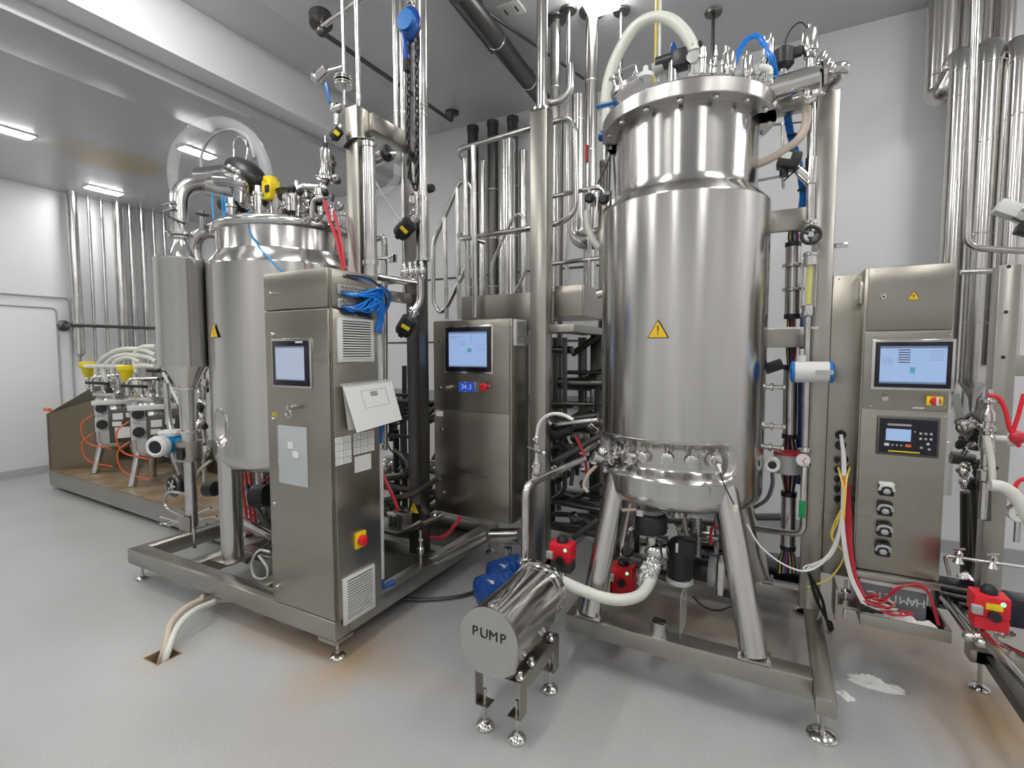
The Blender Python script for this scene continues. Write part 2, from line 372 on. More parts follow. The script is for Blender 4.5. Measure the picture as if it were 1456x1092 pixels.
for nm, x, y in (('above the left vessel beside the bulkhead', -3.1, 1.3), ('above the pump', -1.1, 1.0), ('above the slim right cabinet, added unseen to brighten the back wall', 1.1, 1.9), ('by the right end of the back wall', 2.9, 3.4), ('behind the camera at left', -3.1, -1.6), ('behind the camera in the middle', -.6, -1.6), ('behind the camera at right', 2.2, -1.2)):  # the lamp above the slim cabinet is added to lift the back wall
    lightbox('long surface light in the high ceiling ' + nm, x, y, CEIL, .24, 1.15, G)
# white twin-slot plate on the ceiling
p = at(727, 12, z=CEIL)
t = T('ceiling_plate', 'small white ceiling plate with two dark slots beside the diagonal duct', 'vent', (p.x, p.y, CEIL))
obj('plate', B().box(p.x - .09, p.x + .09, p.y - .075, p.y + .075, CEIL - .015, CEIL, .003), 'white', t)
for s in (-1, 1): obj('slot', B().box(p.x + s * .045 - .006, p.x + s * .045 + .006, p.y - .03, p.y + .03, CEIL - .017, CEIL - .015), 'ink', t)
# ================================================================ CONTAINER SHELL WITH RECESSES
def shell(c, r, z0, z1, slots, rc=.07, n=420, nz=150, dome=.0, ztop_in=None):
    """cylinder wall of radius r with a rounded bottom edge; slots: (phi0, phi1, zc, half height, depth, slope) in the direction angle from +X"""
    b_ = B(); bm = b_.m; prof = []
    for i in range(9):
        a = math.pi / 2 * i / 8; prof.append((r - rc + rc * math.sin(a), z0 + rc - rc * math.cos(a)))
    for i in range(1, nz): prof.append((r, z0 + rc + (z1 - z0 - rc) * i / (nz - 1)))
    rings = []
    for rr, z in prof:
        ring = []
        for k in range(n):
            ph = -math.pi + 2 * math.pi * k / n; q = rr
            for p0, p1, zc, hh, dep, sl in slots:
                if p1 is None:                     # upright oval: p0 azimuth, hh = (half width, half height)
                    e_ = math.hypot((ph - p0) * r / hh[0], (z - zc) / hh[1]); t = min(1, max(0, (1 - e_) / sl)); q -= dep * t * t * (3 - 2 * t); continue
                s_ = ph * r; a0, a1 = p0 * r + hh, p1 * r - hh
                dx = max(a0 - s_, 0, s_ - a1); dz = z - zc
                d = math.hypot(dx, dz) - hh          # negative inside
                t = min(1, max(0, -d / sl)); t = t * t * (3 - 2 * t); q -= dep * t
            ring.append(bm.verts.new((c[0] + q * math.cos(ph), c[1] + q * math.sin(ph), z)))
        rings.append(ring)
    for a, b2 in zip(rings, rings[1:]):
        for k in range(n): bm.faces.new((a[k], a[(k + 1) % n], b2[(k + 1) % n], b2[k]))
    cb = bm.verts.new((c[0], c[1], z0 - .01))
    for k in range(n): bm.faces.new((rings[0][(k + 1) % n], rings[0][k], cb))
    return b_
def toward(c, u, v, r):
    """azimuth on the cylinder (c, r) where the line of sight through u, v meets it, and the height"""
    d = FW * FPX + RT * (u - 728) - UP * (v - 546); a = d.x ** 2 + d.y ** 2; ox, oy = EYE.x - c[0], EYE.y - c[1]
    b_ = 2 * (d.x * ox + d.y * oy); cc = ox * ox + oy * oy - r * r; ds = max(0, b_ * b_ - 4 * a * cc); t = (-b_ - math.sqrt(ds)) / (2 * a)
    p = EYE + d * t; return math.atan2(p.y - c[1], p.x - c[0]), p.z, p
# ================================================================ SKID 1 (left) with vessel, cabinet and post
SX0, SX1, SY0, SY1, SZ0, SZ1 = -3.84, -1.87, 1.66, 3.3, .125, .225
t = T('equipment_skid', 'left rectangular stainless beam frame on round feet carrying the left vessel and tall cabinet', 'frame', (-2.85, 2.45, 0))
skid1 = t
obj('front_beam', B().box(SX0, SX1, SY0, SY0 + .1, SZ0, SZ1, .006), 'beam', t)
for x in (SX0, -3.28, -2.62, SX1 - .1): obj('long_beam', B().box(x, x + .1, SY0 + .1, SY1 - .1, SZ0 + .002, SZ1 - .001, .005), 'beam', t)
obj('rear_beam', B().box(SX0, SX1, SY1 - .1, SY1, SZ0, SZ1, .006), 'beam', t)
obj('drip_pan', B().box(-2.5, SX1 - .1, 2.1, SY1 - .12, .135, .15, .003), 'boxdark', t)
for y in (2.02, 2.62): obj('cross_beam', B().box(-3.18, SX1 - .1, y, y + .08, SZ0 + .004, SZ1 - .003, .005), 'beam', t)
obj('gusset', B().box(SX1 - .12, SX1 + .001, SY0 - .001, SY0 + .12, .105, SZ0, .003), 'beam', t)
for x, y in ((SX0 + .05, SY0 + .06), (SX1 - .05, SY0 + .06), (SX0 + .05, 2.9), (SX1 - .05, SY1 - .06), (-2.9, SY1 - .06)): foot(t, x, y, SZ0 + .01)
# ---- left vessel
C1 = (-2.98, 2.32)
t = T('steel_vessel', 'wide jacketed left vessel with an oval recess and a warning triangle', 'tank', (C1[0], C1[1], .22))
R1 = .492
pa, za, _ = toward(C1, 313, 609, R1)
sh = obj('shell', shell(C1, R1, .80, 2.1, [(pa, None, za, (.085, .125), .045, .6)], .11, 640, 170), 'tank', t, ang=60)
# oval recess lies on the left flank: a dish with a rim let into the wall
ov = [V((C1[0] + (R1 + .001) * math.cos(pa + .085 / R1 * math.cos(a_)), C1[1] + (R1 + .001) * math.sin(pa + .085 / R1 * math.cos(a_)), za + .125 * math.sin(a_))) for a_ in [k * math.pi / 16 for k in range(33)]]
obj('oval_bead', B().tube(ov, .0035, n=6, bend=0), 'polish', t)
obj('neck', B().lathe([(R1, 2.1), (R1 - .002, 2.112), (.455, 2.165), (.437, 2.19), (.434, 2.2), (.434, 2.33)], (*C1, 0), n=96, cap=False), 'tank', t, ang=60)
obj('rim', B().lathe([(.434, 2.325), (.45, 2.33), (.458, 2.345), (.458, 2.365), (.45, 2.38), (.43, 2.385)], (*C1, 0), n=96, cap=False), 'polish', t, ang=70)
obj('lid', B().lathe([(.44, 2.382), (.40, 2.40), (.25, 2.43), (.0, 2.445)], (*C1, 0), n=64, cap=False), 'tank', t, ang=60)
lg = []
for a in (-99, -9, 81, 171):
    x = C1[0] + .43 * math.cos(math.radians(a)); y = C1[1] + .43 * math.sin(math.radians(a))
    l_ = obj('leg', B().cyl((x, y, .235), (x, y, .9), .066, n=32), 'tank', t)
    obj('leg_base', B().box(x - .09, x + .09, y - .09, y + .09, .225, .236, .002), 'beam', l_)
ph, z_, q = toward(C1, 306, 473, R1); nd = V((math.cos(ph), math.sin(ph), 0))
tri(t, q + nd * .006, V((0, 0, 1)).cross(nd), (0, 0, 1), .105, False)
for i in range(10):
    a = math.radians(-100 + i * 36); x, y = C1[0] + .36 * math.cos(a), C1[1] + .36 * math.sin(a); h = .05 + .05 * ((i * 7) % 3)
    nz_ = obj('nozzle', B().lathe([(.022, 2.39), (.022, 2.41 + h), (.032, 2.415 + h), (.032, 2.43 + h), (.02, 2.432 + h), (.018, 2.47 + h)], (x, y, 0), n=16), 'polish', t)
obj('lifting_ring', B().torus((C1[0] + .05, C1[1] + .1, 2.52), (1, .3, 0), .05, .008), 'polish', t)
# ---- top furniture of the left vessel
p0 = at(262, 345, y=1.95); pb = at(262, 262, y=1.95); pc = at(292, 262, y=2.05); pd = at(352, 268, y=2.25)
t = T('agitator_drive', 'black domed agitator motor tilted on a steel gearbox above the left vessel', 'motor', (-3.15, 2.25, 2.4))
a0, a1 = at(282, 262, y=2.15), at(342, 262, y=2.3)
dr = (a1 - a0).normalized()
a0, a1 = at(290, 266, y=2.06), at(338, 270, y=2.18)
dr = (a1 - a0).normalized()
obj('gearbox', B().cyl(a0, a1, .055, .098, 32), 'pipe', t)
obj('upper_gearbox', B().cyl(at(283, 250, y=2.3), at(325, 248, y=2.35), .06, .07, 24), 'pipe', t)
obj('side_bend', B().tube([at(310, 255, y=2.02), at(330, 256, y=2.04), at(342, 262, y=2.06), at(342, 282, y=2.1)], .045, n=20, curve=True), 'pipe', t)
obj('collar', B().lathe([(.10, 0), (.125, .015), (.125, .035), (.1, .05)], a0 + dr * .24, dr, 28), 'polish', t)
hd = at(346, 254, y=2.22)
bd_ = B(); bd_.ball((0, 0, 0), .15, (1.15, .8, .58), 28)
bmesh.ops.rotate(bd_.m, verts=bd_.m.verts, cent=(0, 0, 0), matrix=Matrix.Rotation(math.radians(33), 3, 'Y')); bmesh.ops.translate(bd_.m, verts=bd_.m.verts, vec=hd + V((.03, 0, .03)))
obj('motor_dome', bd_, 'black', t, label='black domed motor cover')
obj('housing', B().lathe([(.07, -.15), (.115, -.11), (.13, .0), (.125, .06)], hd + V((-.03, 0, -.02)), (.55, -.1, 1), 28), 'pipe', t)
obj('black_underside', B().cyl(at(318, 290, y=2.2), at(345, 292, y=2.2), .05, n=20), 'black', t)
obj('lantern', B().cyl((C1[0] - .06, C1[1], 2.42), (C1[0] - .06, C1[1], 2.62), .06, .09, 20), 'pipe', t)
obj('shaft_seal', B().cyl((C1[0] - .17, C1[1] - .02, 2.6), (C1[0] + .1, C1[1] - .02, 2.62), .05, n=18), 'black', t)
for s in range(3): obj('cover_screw', B().ball(hd + V((.05 + .045 * s, -.13, .03 - .025 * s)), .016, n=10), 'white', t)
0
t = T('pressure_transmitter', 'yellow plastic transmitter standing on the lid of the left vessel', 'sensor', (*at(384, 295, y=2.25),))
q = at(385, 272, y=2.25)
obj('stem', B().cyl(q + V((0, 0, -.24)), q + V((0, 0, -.05)), .014, n=12), 'polish', t)
obj('housing', B().box(q.x - .045, q.x + .05, q.y - .04, q.y + .04, q.z - .06, q.z + .07, .012), 'yellow', t)
obj('cap', B().cyl(q + V((0, 0, .06)), q + V((0, 0, .09)), .045, n=20), 'yellow', t)
obj('display', B().box(q.x + .0, q.x + .04, q.y - .046, q.y - .04, q.z - .02, q.z + .025), 'ink', t)
obj('plug', B().tube([q + V((.05, 0, 0)), q + V((.1, 0, .01)), q + V((.2, .02, -.01))], .007, n=8), 'black', t)
loop = [at(u, v, y=2.42) for u, v in ((262, 300), (247, 262), (250, 215), (280, 182), (318, 174), (352, 190), (374, 225), (379, 262), (372, 300))]
solo('hose', B().tube(loop, .042, n=16, curve=True), 'clear', 'thick transparent hose looping high over the left vessel', 'hose')
loop = [at(u, v, y=2.5) for u, v in ((292, 262), (286, 225), (300, 195), (328, 184), (352, 196), (362, 225))]
solo('hose', B().tube(loop, .012, n=10, curve=True), 'greyp', 'thin grey hose curving inside the transparent hose loop', 'hose')
lp = [at(u, v, y=2.3) for u, v in ((333, 243), (333, 205), (341, 194), (350, 203), (351, 225), (345, 240))]
t = solo('sample_loop', B().tube(lp, .009, n=10, curve=True), 'polish', 'small bent steel tube loop sticking up above the black motor dome', 'pipe')
# filter column standing left of the vessel
FC = (-3.47, 1.885)
t = T('filter_column', 'vertical steel canister with coned ends on a slim pipe left of the vessel', 'filter', (FC[0], FC[1], .225))
def fz(v): return at(258, v, y=FC[1]).z
obj('canister', B().lathe([(.152, fz(521)), (.155, fz(519)), (.155, fz(374)), (.158, fz(373)), (.158, fz(370)), (.15, fz(369))], (*FC, 0), n=56), 'tank', t, ang=50)
obj('top_cone', B().lathe([(.095, fz(370)), (.085, fz(366)), (.038, fz(344)), (.038, fz(336))], (*FC, 0), n=36), 'polish', t)
obj('bottom_cone', B().lathe([(.125, fz(521)), (.06, fz(548)), (.052, fz(552)), (.046, fz(600)), (.046, fz(625))], (*FC, 0), n=36), 'polish', t)
obj('pipe', B().cyl((*FC, fz(625)), (*FC, fz(652)), .08, n=28), 'beam', t, label='grey round valve body')
obj('nameplate', B().box(FC[0] + .0, FC[0] + .07, FC[1] - .083, FC[1] - .074, fz(648), fz(632)), 'ink', t)
obj('leg_tube', B().cyl((*FC, fz(652)), (*FC, fz(744)), .036, n=24), 'pipe', t)
obj('bracket', B().box(FC[0] - .06, FC[0] + .07, FC[1] - .055, FC[1] - .045, fz(748), fz(728), .003), 'beam', t)
obj('rod', B().cyl((FC[0] + .02, FC[1], .225), (FC[0] + .02, FC[1], fz(740)), .011, n=12), 'pipe', t)
for v, r in ((552, .046), (612, .046), (338, .04)): clamp(t, (*FC, fz(v)), (0, 0, 1), r)
obj('side_pipe', B().tube([at(236, 545, y=1.9), at(240, 600, y=1.9), at(247, 622, y=1.9)], .02), 'pipe', t)
# elbow duct out of the top cone, over to the drive
t = T('elbow_pipe', 'bright steel pipe rising from the filter column and bending over the vessel', 'pipe', (*FC, fz(336)))
e0 = V((*FC, fz(336))); e1 = V((*FC, at(262, 262, y=FC[1]).z)); e2 = at(300, 262, y=2.1)
obj('pipe', B().tube([e0, e1, e2], .052, .12, 24), 'pipe', t)
clamp(t, e0 + V((0, 0, .012)), (0, 0, 1), .052)
hv = obj('hand_lever', B().bar(at(240, 308, y=1.83), at(262, 318, y=1.83), .012, .012), 'black', t)
for dz in (-.02, .02): obj('clamp_bolt', B().cyl(e0 + V((-.07, -.06, .18 + dz)), e0 + V((.06, -.06, .18 + dz)), .008, n=8), 'polish', t)
t = T('elbow_duct', 'thick arched steel elbow between the filter canister and the vessel neck', 'pipe', (*at(280, 368, y=2.05),))
pts = [at(279, 376, y=2.12), at(277, 352, y=2.12), at(283, 336, y=2.13), at(296, 329, y=2.16), at(314, 331, y=2.22)]
obj('duct', B().tube(pts, .05, n=24, curve=True), 'pipe', t)
clamp(t, pts[0], (0, 0, 1), .05); clamp(t, pts[4] - V((.03, .01, 0)), pts[4] - pts[3], .05)
obj('reducer', B().cyl(pts[0], pts[0] + V((0, 0, -.12)), .05, .075, 24), 'pipe', t)
obj('nozzle', B().cyl(at(288, 326, y=2.1), at(288, 300, y=2.1), .018, n=12), 'pipe', t)
obj('hand_wheel', B().torus(at(288, 305, y=2.1), (.2, 0, 1), .04, .008), 'dark', t)
# blue and white flow transmitter
q = at(268, 632, y=1.86); t = T('flow_transmitter', 'blue and white flow transmitter with a round glass window on the filter column', 'sensor', (q.x, q.y, q.z - .1))
c0 = at(221, 636, y=1.72)
ax = V((-.485, .876, 0)).normalized()
obj('window_cap', B().lathe([(.062, 0), (.068, .006), (.068, .055), (.058, .065)], c0, ax, 32), 'white', t)
obj('window', B().lathe([(.044, -.003), (.044, .003)], c0, ax, 28), 'bezel', t)
obj('window_ring', B().torus(c0 - ax * .002, ax, .05, .009), 'white', t)
obj('housing', B().cyl(c0 + ax * .05, c0 + ax * .2, .062, n=28), 'skyblue', t)
cc = c0 + ax * .15
obj('side_boss', B().cyl(cc, cc + V((.08, .05, 0)), .05, n=24), 'skyblue', t)
obj('head', B().lathe([(.06, -.06), (.065, .05), (.05, .06)], cc, (0, 0, 1), 28), 'skyblue', t)
obj('cap', B().lathe([(.07, .055), (.072, .06), (.072, .08), (.06, .09)], cc, (0, 0, 1), 28), 'white', t)
obj('gland', B().cyl(cc + V((-.05, 0, -.06)), cc + V((-.05, 0, -.1)), .015, n=12), 'greyp', t)
# ---- tall cabinet (left)
CX0, CX1, CY0, CY1 = -2.335, -1.872, 1.665, 1.985
CZ0, CZ1 = .225, 1.955
t = T('control_cabinet', 'tall narrow steel control cabinet with a screen, document sleeve and blue tube bundle', 'cabinet', ((CX0 + CX1) / 2, 1.82, CZ0))
cab1 = t
obj('body', B().box(CX0, CX1, CY0 + .014, CY1, CZ0, CZ1, .003), 'panel', t)
sm = 1.765
obj('upper_door', B().box(CX0, CX1 - .004, CY0, CY0 + .013, sm + .004, CZ1 - .001, .003), 'panel', t)
ld = obj('lower_door', B().box(CX0, CX1 - .004, CY0, CY0 + .013, CZ0 + .003, sm - .004, .003), 'panel', t)
obj('side_panel', B().box(CX1, CX1 + .012, CY0 + .018, CY1 - .003, CZ0 + .003, sm - .004, .003), 'panel', t)
obj('upper_side_panel', B().box(CX1, CX1 + .012, CY0 + .018, CY1 - .003, sm + .004, CZ1 - .003, .003), 'panel', t)
for u, v in ((383, 418), (385, 476), (387, 596), (389, 716), (393, 833)):
    q = at(u, v, y=CY0); lock(t, q.x + .012, CY0, q.z)
q = at(417, 578, y=CY0); k = obj('key', B().lathe([(.016, 0), (.016, .012), (.01, .02), (.01, .035)], q, (0, -1, 0), 16), 'polish', t); obj('key_bow', B().bar(q + V((0, -.03, 0)), q + V((.03, -.055, .004)), .004, .02), 'polish', k)
obj('key_ring', B().torus(q + V((.0, -.03, -.03)), (0, 1, .2), .022, .003, 20, 6), 'polish', k)
s0, s1 = at(390, 484, y=CY0), at(444, 550, y=CY0)
screen(t, s0.x + .004, s1.x - .004, s1.z + .002, s0.z - .004, CY0, 'scr1', .027, graphics=[(0, .95, 1, .05, 'scrl'), (0, 0, 1, .03, 'scrl'), (.02, .5, .3, .006, 'scrl'), (.02, .4, .22, .006, 'scrl')])
obj('badge', B().box(s1.x - .09, s1.x - .04, CY0 - .0198, CY0 - .018, s0.z - .016, s0.z - .006), 'white', t)
s0, s1 = at(397, 604, y=CY0), at(439, 693, y=CY0)
sl = obj('document_sleeve', B().box(s0.x, s1.x, CY0 - .006, CY0 - .001, s1.z, s0.z, .001), 'film', t, label='clear plastic document sleeve')
for i in range(18):
    z = s1.z + .01 + i * (s0.z - s1.z - .02) / 17; obj('sleeve_hole', B().box(s0.x - .012, s0.x - .002, CY0 - .004, CY0 - .002, z - .004, z + .004), 'film', sl)
for u, v in ((415, 633), (422, 646)):
    q = at(u, v, y=CY0); obj('note', B().box(q.x - .022, q.x + .022, CY0 - .0085, CY0 - .0065, q.z - .017, q.z + .017), 'paper', sl)
q = at(387, 589, y=CY0); text('yellow_mark', 'A5', .035, (q.x + .02, CY0 - .001, q.z), (1, 0, 0), (0, 0, 1), 'yellow', t)
XV = (0, 1, 0)   # right-hand side face: outward +X, X axis runs +Y
for tl, br in (((478, 453), (530, 513)), ((486, 812), (532, 876))):
    a, b2 = at(*tl, x=CX1 + .012), at(*br, x=CX1 + .012); vent(t, ((CX1 + .018), (a.y + b2.y) / 2, (at(504, (tl[1] + br[1]) / 2 + 1, x=CX1).z)), XV, abs(b2.y - a.y), .215 if tl[1] < 600 else .235)
q = at(511, 767, x=CX1 + .012)
k = obj('isolator_switch', B().box(CX1 + .012, CX1 + .026, q.y - .035, q.y + .035, q.z - .04, q.z + .04, .002), 'yellow', t, label='red handle on a yellow plate')
obj('switch_handle', B().lathe([(.027, 0), (.027, .02), (.02, .026)], (CX1 + .026, q.y, q.z), (1, 0, 0), 20), 'red', k); obj('switch_grip', B().bar((CX1 + .05, q.y, q.z - .024), (CX1 + .05, q.y, q.z + .024), .016, .014, .003), 'red', k)
XS1 = CX1 + .0125
def label_grid(u0, v0, cols, rows, w_, h_):
    q = at(u0, v0, x=XS1)
    for i in range(cols):
        for j in range(rows):
            y, z = q.y + i * (w_ + .003), q.z - j * (h_ + .003); o = obj('printed_label', B().box(XS1, XS1 + .0008, y, y + w_, z - h_, z), 'paper', t)
            for k in range(3): obj('print', B().box(XS1 + .0008, XS1 + .0011, y + .004, y + w_ * (.85 - .15 * k), z - h_ * (.28 + .24 * k) - .0015, z - h_ * (.28 + .24 * k)), 'greyink', o)
label_grid(476, 623, 2, 4, .05, .032); label_grid(502, 617, 3, 3, .047, .034)
q = at(504, 650, x=XS1); o = obj('printed_label', B().box(XS1, XS1 + .001, q.y, q.y + .115, q.z - .082, q.z), 'paper', t)
for u, v in ((479, 404), (479, 424)):
    q = at(u, v, x=XS1); k = obj('tube_bulkhead', B().box(XS1, XS1 + .012, q.y, q.y + .17, q.z - .045, q.z + .0, .003), 'greyp', t)
    for i in range(8):
        for j in range(2): obj('tube_fitting', B().cyl((XS1 + .01, q.y + .012 + i * .021, q.z - .012 - j * .02), (XS1 + .03, q.y + .012 + i * .021, q.z - .012 - j * .02), .006, n=8), 'polish', k)
# open binder hanging on the side
t = T('ring_binder', 'open white binder with a holed sheet edge hung askew on the cabinet side', 'binder', (*at(528, 590, x=CX1 + .08),))
def side(u, v, x): return at(u, v, x=x)
c_ = [side(487, 549, CX1 + .05), side(556, 541, CX1 + .05), side(571, 596, CX1 + .10), side(507, 615, CX1 + .10)]
obj('cover', B().prism(c_, V((.008, -.006, 0))), 'paper', t)
c2_ = [side(487, 550, CX1 + .03), side(550, 545, CX1 + .03), side(560, 598, CX1 + .045), side(495, 612, CX1 + .045)]
obj('back_cover', B().prism(c2_, V((.006, -.004, 0))), 'paper', t)
n_ = (c_[1] - c_[0]).cross(c_[3] - c_[0]).normalized()
if n_.dot(EYE - c_[0]) < 0: n_ = -n_
def onc(a, b2, e=.009): return c_[0] * (1 - a) * (1 - b2) + c_[1] * a * (1 - b2) + c_[2] * a * b2 + c_[3] * (1 - a) * b2 + n_ * e
b_ = B()
for p_, q_ in (((.28, .16), (.80, .16)), ((.80, .16), (.80, .55)), ((.80, .55), (.28, .55)), ((.28, .55), (.28, .16))): b_.cyl(onc(*p_), onc(*q_), .0009, n=6)
obj('title_frame', b_, 'greyink', t)
obj('title_print', B().prism([onc(.46, .2), onc(.6, .2), onc(.6, .3), onc(.46, .3)], n_ * .001), 'greyink', t)
b_ = B()
for i in range(22): b_.prism([onc(.03 + i * .043, .012), onc(.05 + i * .043, .012), onc(.05 + i * .043, .035), onc(.03 + i * .043, .035)], n_ * .001)
obj('punched_holes', b_, 'greyink', t)
obj('spine', B().cyl(c_[0] + V((-.01, 0, .004)), c_[1] + V((-.01, 0, .004)), .007, n=10), 'clear', t)
# blue tube bundle from the side panel into the white conduit
t = T('tube_bundle', 'bundle of bright blue pneumatic tubes leaving the tall cabinet into a white conduit', 'cable', (CX1 + .05, 2.0, 1.5))
for i in range(26):
    j = i % 13; r_ = random.uniform; v0 = (404 if i < 13 else 425) + 8; s = at(480, v0, x=XS1)
    y = s.y + .012 + j * .0135
    pts = [V((XS1 + .015, y, s.z - .012)), V((XS1 + .045 + r_(-.01, .02), y + .05, s.z - .015 + r_(-.012, .012))), at(538 + r_(-5, 6), 420 + r_(-10, 14), x=XS1 + .05 + r_(-.02, .02)), at(541 + r_(-5, 5), 450 + r_(-6, 6), x=XS1 + .03), at(537 + r_(-3, 3), 470, x=XS1 + .02 + r_(-.01, .01))]
    obj('tube', B().tube(pts, .0055, n=6, curve=True), 'bluetube', t)
for k, (du, r_) in enumerate(((0, .006), (6, .003), (9, .003), (4, .003))):
    pts = [at(492, 391, x=XS1 + .015), at(525, 396 + k, x=XS1 + .03), at(545 + du, 415, x=XS1 + .06), at(549 + du * .6, 432, x=XS1 + .04), at(541, 455, x=XS1 + .02)]
    obj('loose_cable', B().tube(pts, r_, n=6, curve=True), 'black' if k < 2 else 'bluetube', t)
obj('sheath', B().cyl(at(536, 456, y=2.03), at(536, 474, y=2.03), .028, n=16), 'blue', t)
z_ = at(498, 200, y=2.04).z
solo('cable_wrap', B().tube([(-2.13, 2.034, z_ - .03), (-2.08, 2.03, z_), (-2.03, 2.034, z_ + .0), (-1.985, 2.028, z_ - .015), (-1.94, 2.06, z_ - .02)], .007, n=8, curve=True), 'black', 'black cable wrapped round the square post below the top beam', 'cable')
t = T('cable_conduit', 'slim white round conduit standing beside the tall cabinet', 'pipe', (*at(541, 858, y=2.04),))
a, b2 = at(537, 474, y=2.04), at(541, 600, y=2.04)
obj('upper_tube', B().cyl(a, b2, .021, n=18), 'white', t)
obj('blue_sleeve', B().cyl(b2, at(539, 632, y=2.04), .018, n=16), 'blue', t, label='blue sleeve between the white tubes')
obj('lower_tube', B().cyl(at(539, 630, y=2.04), at(541, 822, y=2.04), .022, n=18), 'white', t)
for v in (632, 800): obj('band', B().cyl(at(540, v, y=2.04), at(540, v + 5, y=2.04), .024, n=18), 'pipe', t)
obj('blue_end', B().tube([at(541, 822, y=2.04), at(541, 838, y=2.04), at(560, 828, y=2.12)], .02, .02), 'paintblue', t)
# ---- posts and top beam of the left skid
def z_at(u, v, y): return at(u, v, y=y).z
t = T('steel_stand', 'square steel posts joined by a sloping-looking top beam behind the tall cabinet', 'frame', (-2.05, 2.2, SZ1))
zt_ = z_at(495, 152, 2.04)
obj('front_post', B().box(-2.125, -2.035, 2.04, 2.13, SZ1, zt_, .004), 'beam', t)
obj('top_beam', B().box(-2.075, -2.005, 2.13, 2.56, zt_ - .105, zt_ - .01, .004), 'beam', t)
obj('rear_post', B().box(-2.10, -2.0, 2.5, 2.6, SZ1, zt_ - .1, .004), 'dark', t)
obj('mid_beam', B().box(-2.075, -2.02, 2.13, 2.5, z_at(575, 425, 2.45) - .03, z_at(575, 425, 2.45) + .03, .004), 'beam', t)
ps = at(590, 725, y=2.49); tri(t, V((-2.055, 2.498, ps.z)), (1, 0, 0), (0, 0, 1), .09, False)
obj('stand_tube', B().cyl((-1.985, 2.07, CZ1), (-1.985, 2.07, z_at(520, 205, 2.07)), .036, n=24), 'pipe', t)
for v in (208, 375): obj('tube_collar', B().cyl(V((-1.985, 2.07, z_at(520, v, 2.07) - .012)), V((-1.985, 2.07, z_at(520, v, 2.07) + .012)), .043, n=24), 'polish', t)
# thin risers, ceiling penetrations of the left bay
def riser(label, u0, v0, u1, v1, y, r, m='pipe', clamps=(), top=None, group=None, flange=None):
    a = at(u0, v0, y=y); b2 = at(u1, v1, y=y); 
    x = (a.x + b2.x) / 2; zt = a.z if top is None else top
    t = T('vertical_pipe', label, 'pipe', (x, y, b2.z), group)
    obj('pipe', B().cyl((x, y, b2.z), (x, y, zt), r, n=24), m, t)
    for v in clamps:
        z = at(u0, v, y=y).z
        obj('band', B().lathe([(r, -.008), (r * 1.05, -.006), (r * 1.05, .006), (r, .008)], (x, y, z), n=24), 'polish', t)
    if flange: obj('ceiling_flange', B().lathe([(r * 1.05, 0), (flange, .004), (flange, .018), (r, .02)], (x, y, zt - .024), n=28), 'dark', t)
    return t
riser('thin riser with a blue tag above the tall cabinet, left of the pair', 486, 0, 491, 150, 2.1, .009, top=CEIL)
q = at(487, 38, y=2.1); obj('blue_tag', B().cyl(q + V((-.005, 0, -.1)), q + V((-.005, 0, .06)), .011, n=10), 'blue', bpy.data.objects[list(ROOTLOC)[-2]] if 0 else t) if 0 else None
riser('slightly thicker bright riser above the tall cabinet, right of the pair', 509, 0, 509, 200, 2.08, .013, top=CEIL, clamps=(136, 140))
riser('thin pipe just left of the blue chain hoist', 561, 0, 563, 190, 2.42, .014, top=CEIL, clamps=(160,))
riser('thin pipe directly behind the blue chain hoist', 573, 0, 574, 430, 2.56, .016, top=CEIL, clamps=(160, 250))
riser('thick bright pipe to the right of the hanging chains', 600, 0, 598, 372, 2.47, .043, 'pipe', top=CEIL, clamps=(152, 157, 165, 284, 370))
t = T('pipe_header', 'rack of valves and angled pipe hanging under the thick pipe by the chains', 'pipe', (*at(598, 372, y=2.47),))
q = at(594, 372, y=2.47)
for i in range(4): obj('valve_body', B().lathe([(.016, 0), (.026, .02), (.026, .05), (.014, .07), (.014, .1)], q + V((-.09 + i * .045, -.02, -.1)), n=14), 'polish', t)
obj('bracket', B().box(q.x - .13, q.x + .08, q.y - .04, q.y - .03, q.z - .115, q.z - .1), 'polish', t)
obj('angled_pipe', B().tube([at(597, 385, y=2.45), at(598, 430, y=2.45), at(586, 446, y=2.4)], .024, .05, 16), 'pipe', t)
clamp(t, at(588, 443, y=2.41), at(598, 430, y=2.45) - at(586, 446, y=2.4), .026)
obj('side_pipe', B().tube([at(530, 393, y=2.3), at(560, 398, y=2.38), at(596, 403, y=2.45)], .022, .05, 14), 'pipe', t)
def actuator(label, c, ax, r=.045, L=.1, band=True, m='black'):
    d = V(ax).normalized(); c = V(c); t = T('valve_actuator', label, 'valve', (*(c),))
    obj('housing', B().lathe([(r * .6, -L * .5), (r, -L * .38), (r, L * .3), (r * .8, L * .48), (r * .3, L * .52)], c, d, 24), m, t)
    if band: 
        X, Y, Z = frame_of(d); 
        obj('yellow_mark', B().torus(c + d * L * .05, d, r * .98, r * .14, 28, 6), 'yellow', t) if False else 0
        w_ = EYE - c; w_ = (w_ - d * w_.dot(d)).normalized(); g_ = w_.cross(d)
        obj('yellow_mark', B().bar(c + w_ * r * .96 - g_ * r * .5, c + w_ * r * .96 + g_ * r * .5, r * .2, .022, .002, up=d), 'yellow', t, label='yellow label')
    obj('neck', B().cyl(c - d * L * .45, c - d * L * .75, r * .4, n=14), 'polish', t)
    obj('knob', B().cyl(c + d * L * .5, c + d * L * .62, r * .3, n=12), m, t)
    return t
actuator('black and yellow valve actuator hanging at the end of the chains', at(576, 325, y=2.38), (-.6, -.1, -.5), .05, .13)
actuator('black and yellow valve actuator below the angled pipe', at(578, 463, y=2.36), (-.55, -.1, -.8), .052, .13)
actuator('small black valve actuator left of the post top', at(478, 190, y=2.0), (-.5, -.3, -.8), .03, .07)
